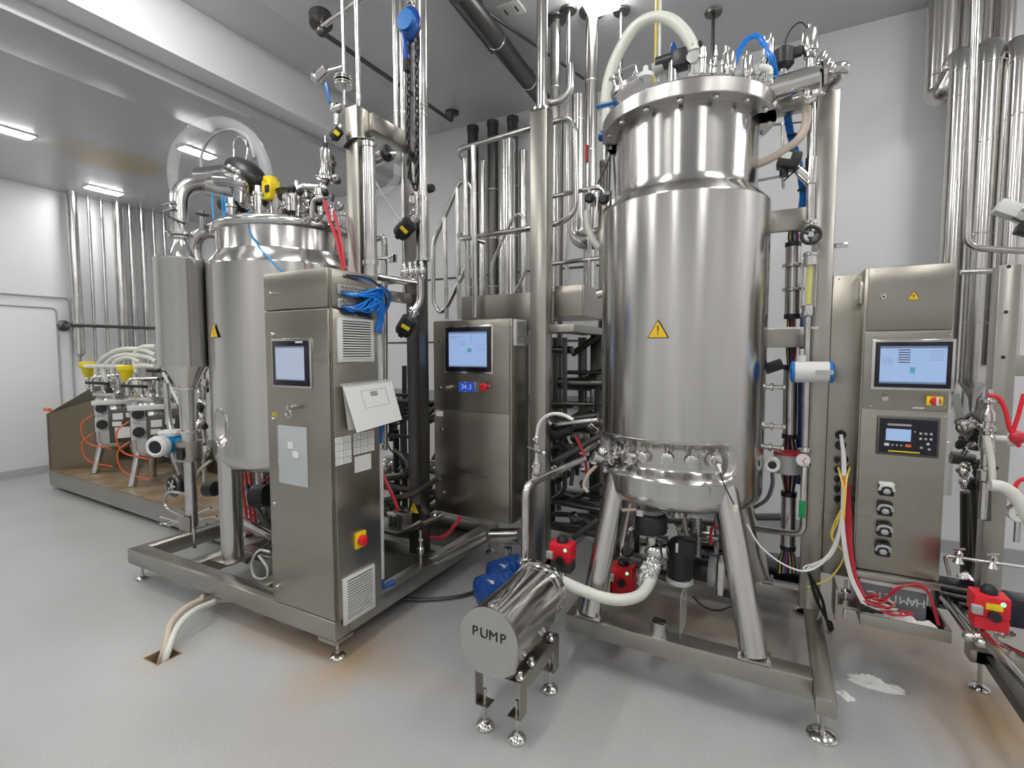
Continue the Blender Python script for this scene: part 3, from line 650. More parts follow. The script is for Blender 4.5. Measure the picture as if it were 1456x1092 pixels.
actuator('small black knobbed valve beside the thick pipe', at(612, 268, y=2.5), (1, 0, .1), .025, .05, False)
t = T('ball_valve', 'polished ball valve body at the head of the square post', 'valve', (*at(478, 162, y=2.06),))
q = at(478, 155, y=2.06); obj('body', B().ball(q, .034, n=16), 'polish', t); obj('port', B().cyl(q, q + V((.05, 0, .0)), .02, n=14), 'polish', t); obj('lower_port', B().cyl(q, q + V((0, 0, -.09)), .016, n=14), 'pipe', t)
q = at(455, 106, y=2.1)
t = T('hand_valve', 'angled ball valve with a dangling blue lever up near the ceiling', 'valve', (*q,))
obj('body', B().cyl(q + V((-.05, 0, -.02)), q + V((.06, 0, .02)), .026, n=16), 'polish', t)
obj('flange', B().lathe([(.03, 0), (.036, .006), (.036, .02), (.03, .026)], q + V((-.04, 0, -.01)), (1, 0, .3), 16), 'polish', t)
obj('branch', B().tube([q + V((.02, 0, .01)), at(475, 100, y=2.1), at(487, 96, y=2.1)], .012), 'pipe', t)
obj('blue_lever', B().bar(at(463, 118, y=2.08), at(469, 146, y=2.08), .02, .008, .002), 'blue', t, label='blue lever')
q = at(488, 118, y=2.1)
t = T('pipe_flange', 'round ribbed filter flange round the thin riser', 'pipe', (*q,))
for i in range(4): obj('plate', B().cyl(q + V((0, 0, -.02 + i * .016)), q + V((0, 0, -.012 + i * .016)), .05 - .006 * (i % 2), n=24), 'polish', t)
# chain hoist
q = at(583, 35, y=2.33)
t = T('chain_hoist', 'blue lever chain hoist hanging from the ceiling with black chains', 'hoist', (*q,))
obj('drum', B().ball(q, .082, (.85, .6, 1.2), 24), 'paintblue', t)
obj('gear_cover', B().cyl(q + V((.01, -.06, -.005)), q + V((.01, -.03, -.005)), .055, n=24), 'blue', t)
obj('lever', B().bar(q + V((-.03, -.02, -.02)), q + V((-.02, -.01, -.2)), .035, .03, .008), 'paintblue', t)
obj('lever_grip', B().bar(q + V((-.02, -.01, -.19)), q + V((-.018, -.01, -.26)), .036, .03, .006), 'rubber', t)
obj('top_hook', B().torus(q + V((0, 0, .1)), (0, 1, 0), .028, .008), 'polish', t)
obj('suspension', B().cyl(q + V((0, 0, .12)), V((q.x, q.y, CEIL)), .008, n=8), 'dark', t)
def chain(par, pts, L=.044, r=.007):
    P_ = [V(p) for p in pts]; k = 0
    for a, b2 in zip(P_, P_[1:]):
        d = b2 - a; n = max(1, int(d.length / (L * .75)))
        for i in range(n):
            p = a + d * (i + .5) / n; X, Y, Z = frame_of(d); s = X if k % 2 else Y
            b_ = B(); h = L * .3; wv = L * .24
            o = s.cross(Z)
            cpts = [p + Z * (h * math.sin(q) + (wv * .8 if math.sin(q) > 0 else -wv * .8)) * 1 + s * wv * math.cos(q) for q in [2 * math.pi * j / 10 for j in range(11)]]
            obj('chain_link', b_.tube(cpts, r, n=5, bend=0), 'black', par); k += 1
ch = q
hk = at(596, 272, y=2.33)
chain(t, [ch + V((-.008, 0, -.05)), at(580, 200, y=2.33), at(583, 255, y=2.33), at(593, 270, y=2.33)])
chain(t, [ch + V((.045, 0, -.05)), at(593, 180, y=2.33), at(593, 262, y=2.33)])
obj('hook_block', B().lathe([(.006, 0), (.02, .01), (.022, .05), (.01, .065)], at(587, 292, y=2.33), n=14), 'polish', t)
obj('bottom_hook', B().torus(at(588, 305, y=2.33), (0, 1, 0), .024, .006, a0=0, a1=4.6), 'polish', t)
# ================================================================ LEFT BACKGROUND
LP = [(108, 15, 272, 503, 'thick insulated wall pipe at the far left that stops short above the small vessels'),
      (131, 5, 284, 520, 'thin wall pipe just right of the cut-off thick pipe'), (149, 5, 282, 540, 'second thin wall pipe from the left, by the ceiling light'),
      (172, 15, 282, 540, 'widest pipe in the middle of the left wall row'), (189, 8, 290, 540, 'medium pipe beside the widest wall pipe'),
      (206, 9, 292, 540, 'medium pipe third from the filter canister'), (222, 5, 300, 540, 'thin wall pipe second from the filter canister'), (237, 6, 305, 540, 'thin wall pipe nearest to the filter canister')]
for u, wd, v0, v1, lb in LP:
    q = at(u, 400, x=XL + .14); k = (q - EYE).dot(FW); r = wd * k / FPX / 2 * .85
    zb = at(u, v1, x=XL + .14).z; t = T('wall_pipe', lb, 'pipe', (q.x, q.y, zb), 'pipes down the left wall')
    obj('pipe', B().cyl((q.x, q.y, zb), (q.x, q.y, LOW), r, n=20), 'pipe', t)
    if wd > 7:
        for v in (330, 375, 420, 465):
            z = at(u, v, x=XL + .14).z; obj('band', B().lathe([(r, -.006), (r * 1.04, -.004), (r * 1.04, .004), (r, .006)], (q.x, q.y, z), n=20), 'polish', t)
    if v1 < 510: obj('drain', B().lathe([(r, 0), (.02, -.05), (.02, -.16)], (q.x, q.y, zb), n=16), 'pipe', t)
y0, y1 = at(104, 461, x=XL + .3).y, at(220, 468, x=XL + .3).y; z = at(104, 462, x=XL + .3).z
t = T('pipe_rail', 'horizontal rail on a round wall flange across the left wall pipes', 'rail', (XL + .3, y0, z))
obj('rail', B().cyl((XL + .26, y0, z), (XL + .26, y1 + .6, z), .022, n=16), 'dark', t)
obj('wall_flange', B().lathe([(.07, 0), (.07, .03), (.03, .05), (.022, .27)], (XL, y0, z), (1, 0, 0), 24), 'dark', t)
# small fermenter skid --------------------------------------------------------
FX0, FX1, FY0, FY1 = -7.65, -5.0, 2.66, 3.5   # deck runs along X
a = at(67, 668, z=.22)
DX0 = a.x + .0; DY0 = a.y
def dk(u, v): return at(u, v, z=.22)
e0, e1 = dk(70, 668), dk(250, 722)
dirv = (e1 - e0); dirv.z = 0; dirv.normalize(); nrm = V((-dirv.y, dirv.x, 0)); nrm = nrm if nrm.y > 0 else -nrm
LEN = (e1 - e0).length + 1.2; DEP = .85
t = T('vessel_trolley', 'low rust-stained steel deck with a tall folded end panel at the far left', 'trolley', (e0.x, e0.y, 0))
def loc(s, d, z): q = e0 + dirv * s + nrm * d; return V((q.x, q.y, z))
obj('deck', B().prism([loc(0, 0, .2), loc(LEN, 0, .2), loc(LEN, DEP, .2), loc(0, DEP, .2)], V((0, 0, .02))), 'deck', t)
obj('apron', B().prism([loc(0, -.003, .05), loc(LEN, -.003, .05), loc(LEN, -.003, .215), loc(0, -.003, .215)], nrm * .02), 'beam', t)
obj('end_panel', B().prism([loc(0, 0, .05), loc(0, DEP, .05), loc(0, DEP, 1.15), loc(0, .45, 1.15), loc(0, 0, .86)], dirv * .02), 'panel', t)
obj('wing_panel', B().prism([loc(.0, .0, .22), loc(.52, .45, .22), loc(.52, .45, 1.08), loc(.0, .0, .86)], nrm * .015), 'deckreflect', t)
obj('back_panel', B().prism([loc(0, DEP, .22), loc(LEN, DEP, .22), loc(LEN, DEP, .5), loc(0, DEP, .5)], nrm * .015), 'beam', t)
for s in (.12, 1.2, 2.3): q = loc(s, .1, 0); foot(t, q.x, q.y, .06, .05)
q = at(64, 582, y=e0.y); obj('stopper', B().cyl(q, q + V((.12, 0, 0)), .02, n=12), 'orange', t)
def small_vessel(label, u, vt, vb, wd, ubox, dd, leg):
    c = dk(u, leg); c = c + nrm * dd; k = (c - EYE).dot(FW); r = wd * k / FPX / 2
    zt = at(u, vt, y=c.y).z; zb = at(u, vb, y=c.y).z
    t = T('small_vessel', label, 'tank', (c.x, c.y, .22), 'small vessels on the rusty deck')
    obj('body', B().lathe([(0, zb - .03), (r * .6, zb - .02), (r * .92, zb + .02), (r, zb + .07), (r, zt - .06), (r * .9, zt - .03), (r * .8, zt)], (c.x, c.y, 0), n=32), 'tank', t)
    obj('lid', B().lathe([(r * .95, zt), (r * 1.02, zt + .01), (r * 1.02, zt + .04), (r * .5, zt + .07), (.03, zt + .09), (.03, zt + .16), (0, zt + .16)], (c.x, c.y, 0), n=32), 'polish', t)
    for i in range(3):
        a_ = math.radians(-100 + 120 * i + 20); x, y = c.x + r * .8 * math.cos(a_), c.y + r * .8 * math.sin(a_)
        x2, y2 = c.x + r * 1.25 * math.cos(a_), c.y + r * 1.25 * math.sin(a_)
        obj('leg', B().cyl((x2, y2, .222), (x, y, zb + .06), .035, n=14), 'pipe', t)
    f = (EYE - c); f.z = 0; f.normalize(); s = V((f.y, -f.x, 0))
    if s.dot(RT) < 0: s = -s
    bc = V((c.x, c.y, zt - .06)) + f * (r + .03)
    obj('handle_bar', B().bar(bc - s * r * 1.05, bc + s * r * 1.05, .05, .05, .006), 'white', t, label='white bar under the lid')
    bx = V((c.x, c.y, zt - .32)) + f * (r + .09) + s * r * .55
    o = obj('control_box', B().bar(bx - s * .16, bx + s * .16, .12, .36, .006, up=(0, 0, 1)), 'boxdark', t)
    for dx, dz, w_, h_ in ((-.08, .11, .09, .07), (.03, .12, .08, .05), (-.09, .03, .08, .05), (-.01, -.07, .2, .12)):
        p_ = bx + f * .062 + s * dx + V((0, 0, dz)); obj('label_card', B().bar(p_ - s * w_ / 2, p_ + s * w_ / 2, .003, h_), 'paper', o)
    for dz in (-.12, -.3):
        p_ = V((c.x, c.y, zt + dz)) + f * (r * .9) - s * r * .62
        obj('pump_head', B().cyl(p_, p_ + f * .07, .05, n=18), 'black', t); obj('pump_plate', B().bar(p_ - s * .06, p_ + s * .06, .02, .15), 'white', t)
    p_ = V((c.x, c.y, zb + .14)) + f * (r * .95) + s * r * .45
    obj('blue_cover', B().cyl(p_, p_ + f * .05, .09, .07, n=18), 'skyblue', t)
    for i in range(2):
        q0 = V((c.x, c.y, zt - .2 - .2 * i)) - s * r * 1.02 + f * .1
        obj('orange_tube', B().tube([q0, q0 - s * .1 + V((0, 0, -.1)), q0 - s * .06 + V((0, 0, -.3)), q0 + s * .15 + f * .12 + V((0, 0, -.38))], .0075, n=8, curve=True), 'orange', t)
    obj('pipework', B().tube([V((c.x, c.y, zt + .05)) - s * r, V((c.x, c.y, zt + .22)) - s * r, V((c.x, c.y, zt + .22)) + s * .05], .018, .05, 10), 'polish', t)
    obj('black_knob', B().bar(V((c.x, c.y, zt + .16)) - s * r * 1.3 + f * .1, V((c.x, c.y, zt + .14)) - s * .03 + f * .1, .03, .03, .006), 'black', t)
    for i in range(5):
        a_ = i * 1.25; obj('nozzle', B().lathe([(.02, 0), (.02, .08), (.035, .085), (.035, .1), (.018, .105), (.018, .16)], (c.x + r * .6 * math.cos(a_), c.y + r * .6 * math.sin(a_), zt + .04), n=12), 'polish', t)
    obj('column', B().bar(c + s * r * .75 + nrm * .25 + V((0, 0, 0)), V((c.x, c.y, zt + .34)) + s * r * .75 + nrm * .25, .14, .1, .005), 'beam', t)
    return c, zt, s, f
sv = [small_vessel('small legged vessel at the far left end of the rusty deck', 134, 560, 628, 46, 0, .22, 672),
      small_vessel('small legged vessel in the middle of the rusty deck, nearest the blue flow transmitter', 190, 566, 640, 52, 0, .2, 690)]
q = at(236, 590, y=sv[1][0].y + .1)
t = T('control_box', 'grey steel box with white cards between the small vessels and the filter pipe', 'box', (*q,))
obj('box', B().box(q.x - .2, q.x + .14, q.y, q.y + .2, q.z - .28, q.z + .18, .006), 'panel', t); obj('post', B().box(q.x - .06, q.x, q.y + .08, q.y + .14, .22, q.z - .28), 'beam', t)
for dz, h_ in ((.1, .1), (-.06, .14)): obj('label_card', B().box(q.x - .0, q.x + .12, q.y - .006, q.y, q.z + dz - h_ / 2, q.z + dz + h_ / 2), 'paper', t)
for i, (u, v) in enumerate(((125, 524), (180, 530))):
    q = at(u, v, y=sv[i][0].y - .05); t = T('yellow_transmitter', ('yellow plastic transmitter head above the leftmost small vessel', 'yellow plastic transmitter head above the middle small vessel')[i], 'sensor', (*q,))
    obj('head', B().lathe([(.02, -.1), (.05, -.07), (.06, .0), (.085, .03), (.085, .07), (.06, .08)], q, n=18), 'yellow', t); obj('stem', B().cyl(q + V((0, 0, -.1)), q + V((0, 0, -.22)), .018, n=10), 'polish', t)
HS = [('white hose in the tall outer arch over the small vessels', [(137, 545), (140, 518), (165, 499), (200, 497), (222, 505)]), ('white hose in the middle arch over the small vessels', [(150, 545), (150, 520), (172, 505), (212, 508), (222, 515)]),
      ('short white hose making the inner arch over the small vessels', [(160, 530), (165, 514), (185, 508), (200, 515)]), ('level white hose crossing above the leftmost small vessel', [(120, 521), (150, 521), (175, 522), (184, 530)]),
      ('white hose curving up beside the filter canister', [(194, 530), (192, 505), (203, 494), (222, 493)]), ('lower white hose hooking down beside the filter canister', [(200, 560), (190, 535), (195, 521), (222, 521)]), ('thin white hose dropping toward the filter pipe', [(232, 530), (242, 550), (255, 575)])]
for lb, pts in HS:
    solo('hose', B().tube([at(u, v, y=sv[1][0].y + .0) for u, v in pts], .026 if 'thin' not in lb else .014, n=10, curve=True), 'hose', lb, 'hose', 'white hoses over the small vessels')
# small manifold on the deck behind the hoses
t = T('pipe_manifold', 'dim cluster of valves, columns and fine pipes behind the small vessels', 'pipe', (*sv[1][0],))
rnd = random.Random(3)
for i in range(16):
    u = 195 + rnd.random() * 75; v = 525 + rnd.random() * 60; q = at(u, v, y=sv[1][0].y + .25 + rnd.random() * .2)
    d = [V((1, 0, 0)), V((0, 0, 1)), V((0, 1, 0))][i % 3]
    obj('pipe', B().cyl(q - d * .12, q + d * .14, .016 + .012 * rnd.random(), n=10), ['polish', 'dark', 'black', 'pipe'][i % 4], t)
for i in range(7):
    q = at(248 + rnd.random() * 40, 600 + rnd.random() * 70, y=2.6 + rnd.random() * .5)
    obj('valve', B().lathe([(.02, -.06), (.04, -.03), (.04, .03), (.02, .06)], q, (rnd.random(), rnd.random(), 1), 14), ['polish', 'black'][i % 2], t)
for i in range(26):
    q = at(122 + rnd.random() * 118, 537 + rnd.random() * 26, y=sv[0][0].y - .1 + rnd.random() * .3); r = .014 + .02 * rnd.random()
    obj('fitting', B().lathe([(r * .6, -r * 2), (r, -r), (r * 1.3, 0), (r, r), (r * .5, r * 2)], q, (rnd.random() - .5, -.2, rnd.random()), 12), ['polish', 'black', 'dark', 'pipe'][i % 4], t)
t = T('valve_cluster', 'chrome column of stacked fittings squeezed between the filter pipe and left vessel', 'valve', (*at(290, 640, y=2.25),))
for i in range(30):
    q = at(283 + rnd.random() * 11, 450 + i * 6.8, y=2.5 + rnd.random() * .25); r = .014 + .014 * rnd.random()
    obj('fitting', B().lathe([(r * .6, -r * 2), (r, -r), (r * 1.4, -r * .3), (r * 1.4, r * .3), (r, r), (r * .5, r * 2)], q, ((i % 3) - 1, -.3, .5 + rnd.random()), 12), ['polish', 'pipe', 'polish', 'black'][i % 4], t)
obj('riser', B().cyl(at(291, 690, y=2.7), at(289, 440, y=2.7), .02, n=12), 'pipe', t)
# round reel-like valve behind filter pipe
q = at(250, 690, y=2.35)
t = T('round_valve', 'black round valve body with chromed spokes behind the filter column foot', 'valve', (q.x, q.y, q.z - .1))
obj('body', B().cyl(q + V((0, .06, 0)), q + V((0, -.02, 0)), .085, n=28), 'black', t); obj('ring', B().torus(q + V((0, -.02, 0)), (0, 1, 0), .085, .014), 'dark', t)
for i in range(5): obj('spoke', B().cyl(q + V((0, -.03, 0)), q + V((.06 * math.cos(i * 1.26), -.03, .06 * math.sin(i * 1.26))), .01, n=8), 'polish', t)
solo('bent_rod', B().tube([at(u, v, y=2.2) for u, v in ((300, 655), (283, 670), (268, 700), (240, 700), (236, 720), (262, 735))], .012, n=8, curve=True), 'pipe', 'thin bent rod looping around the foot of the filter column', 'pipe')
t = T('tri_clamp', 'wing clamp and thin rods lying by the corner of the left skid', 'clamp', (*at(250, 740, y=2.1),))
for a_, b2 in (((228, 735), (262, 745)), ((228, 745), (262, 738)), ((262, 738), (300, 722)), ((285, 738), (308, 734)), ((240, 748), (252, 742))): obj('rod', B().cyl(at(*a_, y=2.1), at(*b2, y=2.08), .008, n=8), 'polish', t)
obj('jaw', B().torus(at(240, 745, y=2.1), (0, .4, 1), .035, .01), 'polish', t)
# ================================================================ CLUTTER BELOW VESSEL 1 AND BETWEEN FRAMES
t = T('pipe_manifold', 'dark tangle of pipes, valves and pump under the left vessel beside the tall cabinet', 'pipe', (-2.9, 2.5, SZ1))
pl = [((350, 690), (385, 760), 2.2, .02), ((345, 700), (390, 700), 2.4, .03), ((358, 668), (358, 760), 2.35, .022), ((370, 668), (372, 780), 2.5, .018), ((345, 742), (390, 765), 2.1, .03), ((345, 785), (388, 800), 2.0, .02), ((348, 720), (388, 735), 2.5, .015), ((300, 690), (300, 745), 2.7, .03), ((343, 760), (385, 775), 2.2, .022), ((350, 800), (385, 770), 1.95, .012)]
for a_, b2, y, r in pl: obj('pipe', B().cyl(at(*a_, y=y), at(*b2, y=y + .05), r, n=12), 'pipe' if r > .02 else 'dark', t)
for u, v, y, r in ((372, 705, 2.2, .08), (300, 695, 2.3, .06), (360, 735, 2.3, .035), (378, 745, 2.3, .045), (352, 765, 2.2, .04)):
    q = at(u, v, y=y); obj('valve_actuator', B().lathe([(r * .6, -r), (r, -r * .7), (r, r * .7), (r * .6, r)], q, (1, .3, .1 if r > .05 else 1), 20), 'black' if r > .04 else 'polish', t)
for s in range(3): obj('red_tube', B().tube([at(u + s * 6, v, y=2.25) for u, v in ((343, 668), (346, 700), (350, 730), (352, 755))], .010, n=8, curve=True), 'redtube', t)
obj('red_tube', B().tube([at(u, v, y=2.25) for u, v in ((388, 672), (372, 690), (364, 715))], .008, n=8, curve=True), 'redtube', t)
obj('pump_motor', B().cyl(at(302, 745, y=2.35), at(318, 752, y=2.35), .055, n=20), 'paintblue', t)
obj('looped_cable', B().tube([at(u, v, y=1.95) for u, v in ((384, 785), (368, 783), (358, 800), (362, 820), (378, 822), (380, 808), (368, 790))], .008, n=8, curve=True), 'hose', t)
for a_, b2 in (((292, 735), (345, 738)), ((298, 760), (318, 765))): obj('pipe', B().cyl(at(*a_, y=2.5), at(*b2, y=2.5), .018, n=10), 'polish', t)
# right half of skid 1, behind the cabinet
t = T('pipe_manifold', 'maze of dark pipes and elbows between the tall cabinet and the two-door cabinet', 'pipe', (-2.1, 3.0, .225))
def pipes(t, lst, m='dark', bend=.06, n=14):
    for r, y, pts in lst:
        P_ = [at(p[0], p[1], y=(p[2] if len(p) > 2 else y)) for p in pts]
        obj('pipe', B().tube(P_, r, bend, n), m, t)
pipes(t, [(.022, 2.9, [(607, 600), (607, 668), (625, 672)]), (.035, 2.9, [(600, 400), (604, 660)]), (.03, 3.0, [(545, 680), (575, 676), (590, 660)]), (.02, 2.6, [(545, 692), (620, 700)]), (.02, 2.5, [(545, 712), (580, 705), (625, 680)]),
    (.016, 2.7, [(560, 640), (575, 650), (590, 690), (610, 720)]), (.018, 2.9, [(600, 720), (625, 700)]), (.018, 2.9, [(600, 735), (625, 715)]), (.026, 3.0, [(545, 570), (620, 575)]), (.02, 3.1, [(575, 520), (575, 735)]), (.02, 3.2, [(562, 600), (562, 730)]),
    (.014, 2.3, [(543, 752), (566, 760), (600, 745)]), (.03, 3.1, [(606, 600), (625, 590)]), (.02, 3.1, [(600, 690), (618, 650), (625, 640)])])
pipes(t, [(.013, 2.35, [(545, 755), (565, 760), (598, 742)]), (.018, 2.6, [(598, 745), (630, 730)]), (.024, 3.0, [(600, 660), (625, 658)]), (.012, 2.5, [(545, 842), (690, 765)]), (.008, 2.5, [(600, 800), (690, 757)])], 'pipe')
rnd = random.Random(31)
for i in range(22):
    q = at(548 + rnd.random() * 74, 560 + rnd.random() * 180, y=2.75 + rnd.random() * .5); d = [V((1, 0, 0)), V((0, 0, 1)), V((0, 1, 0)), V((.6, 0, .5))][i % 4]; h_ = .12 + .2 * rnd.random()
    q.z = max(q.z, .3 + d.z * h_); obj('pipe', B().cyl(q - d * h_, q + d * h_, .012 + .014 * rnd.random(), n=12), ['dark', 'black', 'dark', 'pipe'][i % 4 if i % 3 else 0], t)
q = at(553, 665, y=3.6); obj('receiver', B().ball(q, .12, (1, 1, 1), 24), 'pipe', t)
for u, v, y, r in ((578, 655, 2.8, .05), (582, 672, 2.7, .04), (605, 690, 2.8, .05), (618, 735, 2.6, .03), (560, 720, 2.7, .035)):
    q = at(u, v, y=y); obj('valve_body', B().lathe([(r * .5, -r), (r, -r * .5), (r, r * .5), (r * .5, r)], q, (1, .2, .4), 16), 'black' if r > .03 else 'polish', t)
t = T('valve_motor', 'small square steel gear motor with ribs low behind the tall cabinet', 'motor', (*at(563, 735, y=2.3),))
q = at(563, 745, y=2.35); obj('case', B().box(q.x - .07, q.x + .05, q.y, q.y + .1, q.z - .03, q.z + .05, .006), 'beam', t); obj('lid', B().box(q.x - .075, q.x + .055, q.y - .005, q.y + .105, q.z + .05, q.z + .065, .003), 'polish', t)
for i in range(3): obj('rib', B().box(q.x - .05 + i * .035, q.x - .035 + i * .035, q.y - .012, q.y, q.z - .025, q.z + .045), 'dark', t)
t = T('sample_valve', 'small upright steel needle valve on the right side of the left skid', 'valve', (*at(598, 790, x=-1.92),))
q = at(598, 782, x=-1.92); obj('body', B().lathe([(.014, -.03), (.022, -.02), (.022, .01), (.012, .02), (.01, .05), (.016, .055), (.016, .07), (.008, .075), (.008, .13)], q, n=16), 'polish', t)
obj('base_pipe', B().cyl(q + V((0, 0, -.09)), q + V((0, 0, -.03)), .01, n=10), 'pipe', t); obj('tee', B().cyl(at(592, 748, x=-1.92), at(630, 732, x=-1.92), .016, n=12), 'pipe', t)
t = T('storage_crate', 'amber plastic crate glimpsed low behind the tall cabinet', 'box', (*at(553, 690, y=4.3),))
q = at(553, 695, y=4.3); obj('tub', B().box(q.x - .17, q.x + .13, q.y, q.y + .25, q.z - .12, q.z + .09, .01), 'amber', t); obj('lid_rim', B().box(q.x - .18, q.x + .14, q.y - .01, q.y + .26, q.z + .09, q.z + .11, .005), 'amber', t); obj('stand', B().box(q.x - .2, q.x + .16, q.y - .02, q.y + .3, 0.0, q.z - .12, .01), 'white', t)
for lb, pts, y in (('dark red cable sagging below the two-door cabinet', [(602, 760), (615, 765), (632, 762), (646, 748), (655, 735)], 2.6), ('dark red cable dropping behind the tall cabinet', [(544, 675), (556, 700), (565, 722), (570, 735)], 2.45)):
    solo('cable', B().tube([at(u, v, y=y) for u, v in pts], .012, n=8, curve=True), 'redtube', lb, 'cable')
solo('cable', B().tube([at(u, v, y=2.7) for u, v in ((572, 600), (556, 610), (551, 630), (562, 645), (590, 650))], .006, n=8, curve=True), 'rubber', 'thin black cable looping by the white wall behind the tall cabinet', 'cable')
solo('cable', B().tube([at(u, v, y=2.3) for u, v in ((514, 205), (530, 250), (555, 295), (570, 315))], .006, n=8, curve=True), 'greyp', 'thin pale blue signal cable slanting from the post to the black actuator', 'cable')
solo('hose', B().tube([at(u, v, y=3.0) for u, v in ((565, 235), (563, 255), (550, 270), (530, 276), (512, 274))], .028, n=12, curve=True), 'clear', 'translucent hose curving down in front of the white wall', 'hose')
# valve cylinders between front post and chains
for i, (u, v, u2, v2) in enumerate(((512, 190, 535, 178), (524, 226, 548, 215))):
    t = T('valve_cylinder', ('upper polished valve cylinder lying level under the top beam', 'lower polished valve cylinder lying level under the top beam')[i], 'valve', (*at(u, v, y=2.5),))
    a_, b2 = at(u, v + 4, y=2.5), at(u2, v2 + 4, y=2.5); obj('cylinder', B().cyl(a_, b2, .045, n=24), 'polish', t); obj('end_ring', B().cyl(b2, b2 + (b2 - a_).normalized() * .03, .052, n=24), 'black', t)
    obj('stem', B().cyl(b2, b2 + V((.1, 0, -.02)), .018, n=10), 'polish', t)
# fittings on lid right side by the post
t = T('filter_housing', 'upright polished filter canister with a black cap near the left skid post', 'filter', (*at(462, 260, y=2.2),))
q = at(463, 248, y=2.2)
obj('canister', B().lathe([(.018, -.06), (.034, -.04), (.036, .0), (.036, .13), (.03, .15), (.01, .155)], q, n=24), 'polish', t); obj('cap', B().cyl(q + V((0, 0, .155)), q + V((0, 0, .185)), .017, n=14), 'black', t); obj('stem', B().cyl(q + V((0, 0, .18)), q + V((0, 0, .23)), .004, n=8), 'polish', t)
clamp(t, q + V((0, 0, -.03)), (0, 0, 1), .036)
obj('bowl', B().ball(q + V((0, -.02, -.09)), .035, n=16), 'polish', t)
obj('arm_pipe', B().tube([q + V((0, 0, -.08)), at(430, 265, y=2.15), at(418, 272, y=2.1), at(418, 300, y=2.1)], .018, .05, 14), 'pipe', t)
obj('drop_pipe', B().tube([at(470, 278, y=2.1), at(445, 284, y=2.1), at(443, 310, y=2.1)], .014, .03, 12), 'pipe', t)
for u, v in ((416, 268), (426, 273), (462, 274), (458, 350)): 
    if v < 300: q2 = at(u, v, y=2.08); obj('black_cap', B().ball(q2, .022, n=12), 'black', t)
t = T('valve_cluster', 'crowd of small valves, actuators and fittings on the lid beside the post', 'valve', (*at(475, 300, y=2.25),))
rnd = random.Random(11)
for i in range(34):
    u = 405 + rnd.random() * 78; v = 268 + rnd.random() * 52; 
    if u > 462: v = 210 + rnd.random() * 120
    q = at(u, v, y=2.12 + rnd.random() * .3); r = .012 + rnd.random() * .02; d = rnd.choice([V((0, 0, 1)), V((1, 0, .2)), V((.3, -1, .1))])
    obj('fitting', B().lathe([(r * .6, -r * 2), (r, -r * 1.6), (r, -r * .4), (r * 1.4, -r * .3), (r * 1.4, r * .3), (r, r * .4), (r, r * 1.4), (r * .5, r * 2)], q, d, 14), ['polish', 'polish', 'pipe', 'black', 'polish', 'dark'][i % 6], t)
t = T('valve_cluster', 'row of small fittings on the lid left of the yellow transmitter', 'valve', (*at(350, 295, y=2.2),))
for i in range(16):
    u = 325 + rnd.random() * 90; v = 284 + rnd.random() * 20; q = at(u, v, y=2.05 + rnd.random() * .25); r = .01 + rnd.random() * .016; d = rnd.choice([V((0, 0, 1)), V((0, 0, 1)), V((1, 0, .2))])
    obj('fitting', B().lathe([(r * .6, -r * 2.4), (r, -r * 2), (r, -r * .4), (r * 1.4, -r * .3), (r * 1.4, r * .3), (r, r * .4), (r, r * 1.8), (r * .5, r * 2.2)], q, d, 14), ['polish', 'pipe', 'polish', 'black'][i % 4], t)
for lb, pts, m, r in (('pale blue tube trailing down the left vessel to the cabinet top', [(354, 300), (355, 330), (372, 355), (390, 375), (402, 386)], 'skyblue', .005), ('thicker red tube running from the lid down behind the tall cabinet', [(461, 285), (468, 310), (480, 345), (489, 385)], 'redtube', .011), ('thinner red tube beside the thicker one behind the tall cabinet', [(474, 300), (480, 320), (486, 350), (490, 382)], 'redtube', .008)):
    solo('tube', B().tube([at(u, v, y=1.99 + (.0 if m == 'redtube' else -.07)) for u, v in pts], r, n=8, curve=True), m, lb, 'tube')
for i, u in enumerate((302, 316, 320)):
    solo('tube', B().tube([at(u, 274 + i * 3, y=2.0), at(u + 1, 300, y=2.0), at(u + 3, 318, y=2.0)], .006, n=8, curve=True), 'skyblue', ('leftmost', 'middle', 'rightmost')[i] + ' of three short blue tubes hanging from the gearbox', 'tube', 'blue tubes under the agitator gearbox')
t = T('relief_valve', 'weathered brass-grey relief valve on an upright pipe right of the post', 'valve', (*at(528, 385, y=2.5),))
q = at(528, 385, y=2.5)
obj('riser', B().cyl(q, at(528, 350, y=2.5), .026, n=16), 'pipe', t); obj('body', B().lathe([(.026, 0), (.036, .01), (.036, .08), (.022, .1), (.024, .16), (.012, .17), (.012, .2)], at(528, 350, y=2.5), n=18), 'pipe', t)
obj('outlet', B().tube([at(528, 343, y=2.5), at(545, 336, y=2.5), at(547, 345, y=2.5), at(547, 640, y=2.5)], .02, .05, 14), 'pipe', t)
obj('side_port', B().cyl(at(528, 366, y=2.5), at(556, 368, y=2.48), .014, n=12), 'polish', t); obj('port_block', B().box(*(lambda p: (p.x, p.x + .05, p.y - .02, p.y + .02, p.z - .025, p.z + .025))(at(553, 368, y=2.48)), .004), 'polish', t)
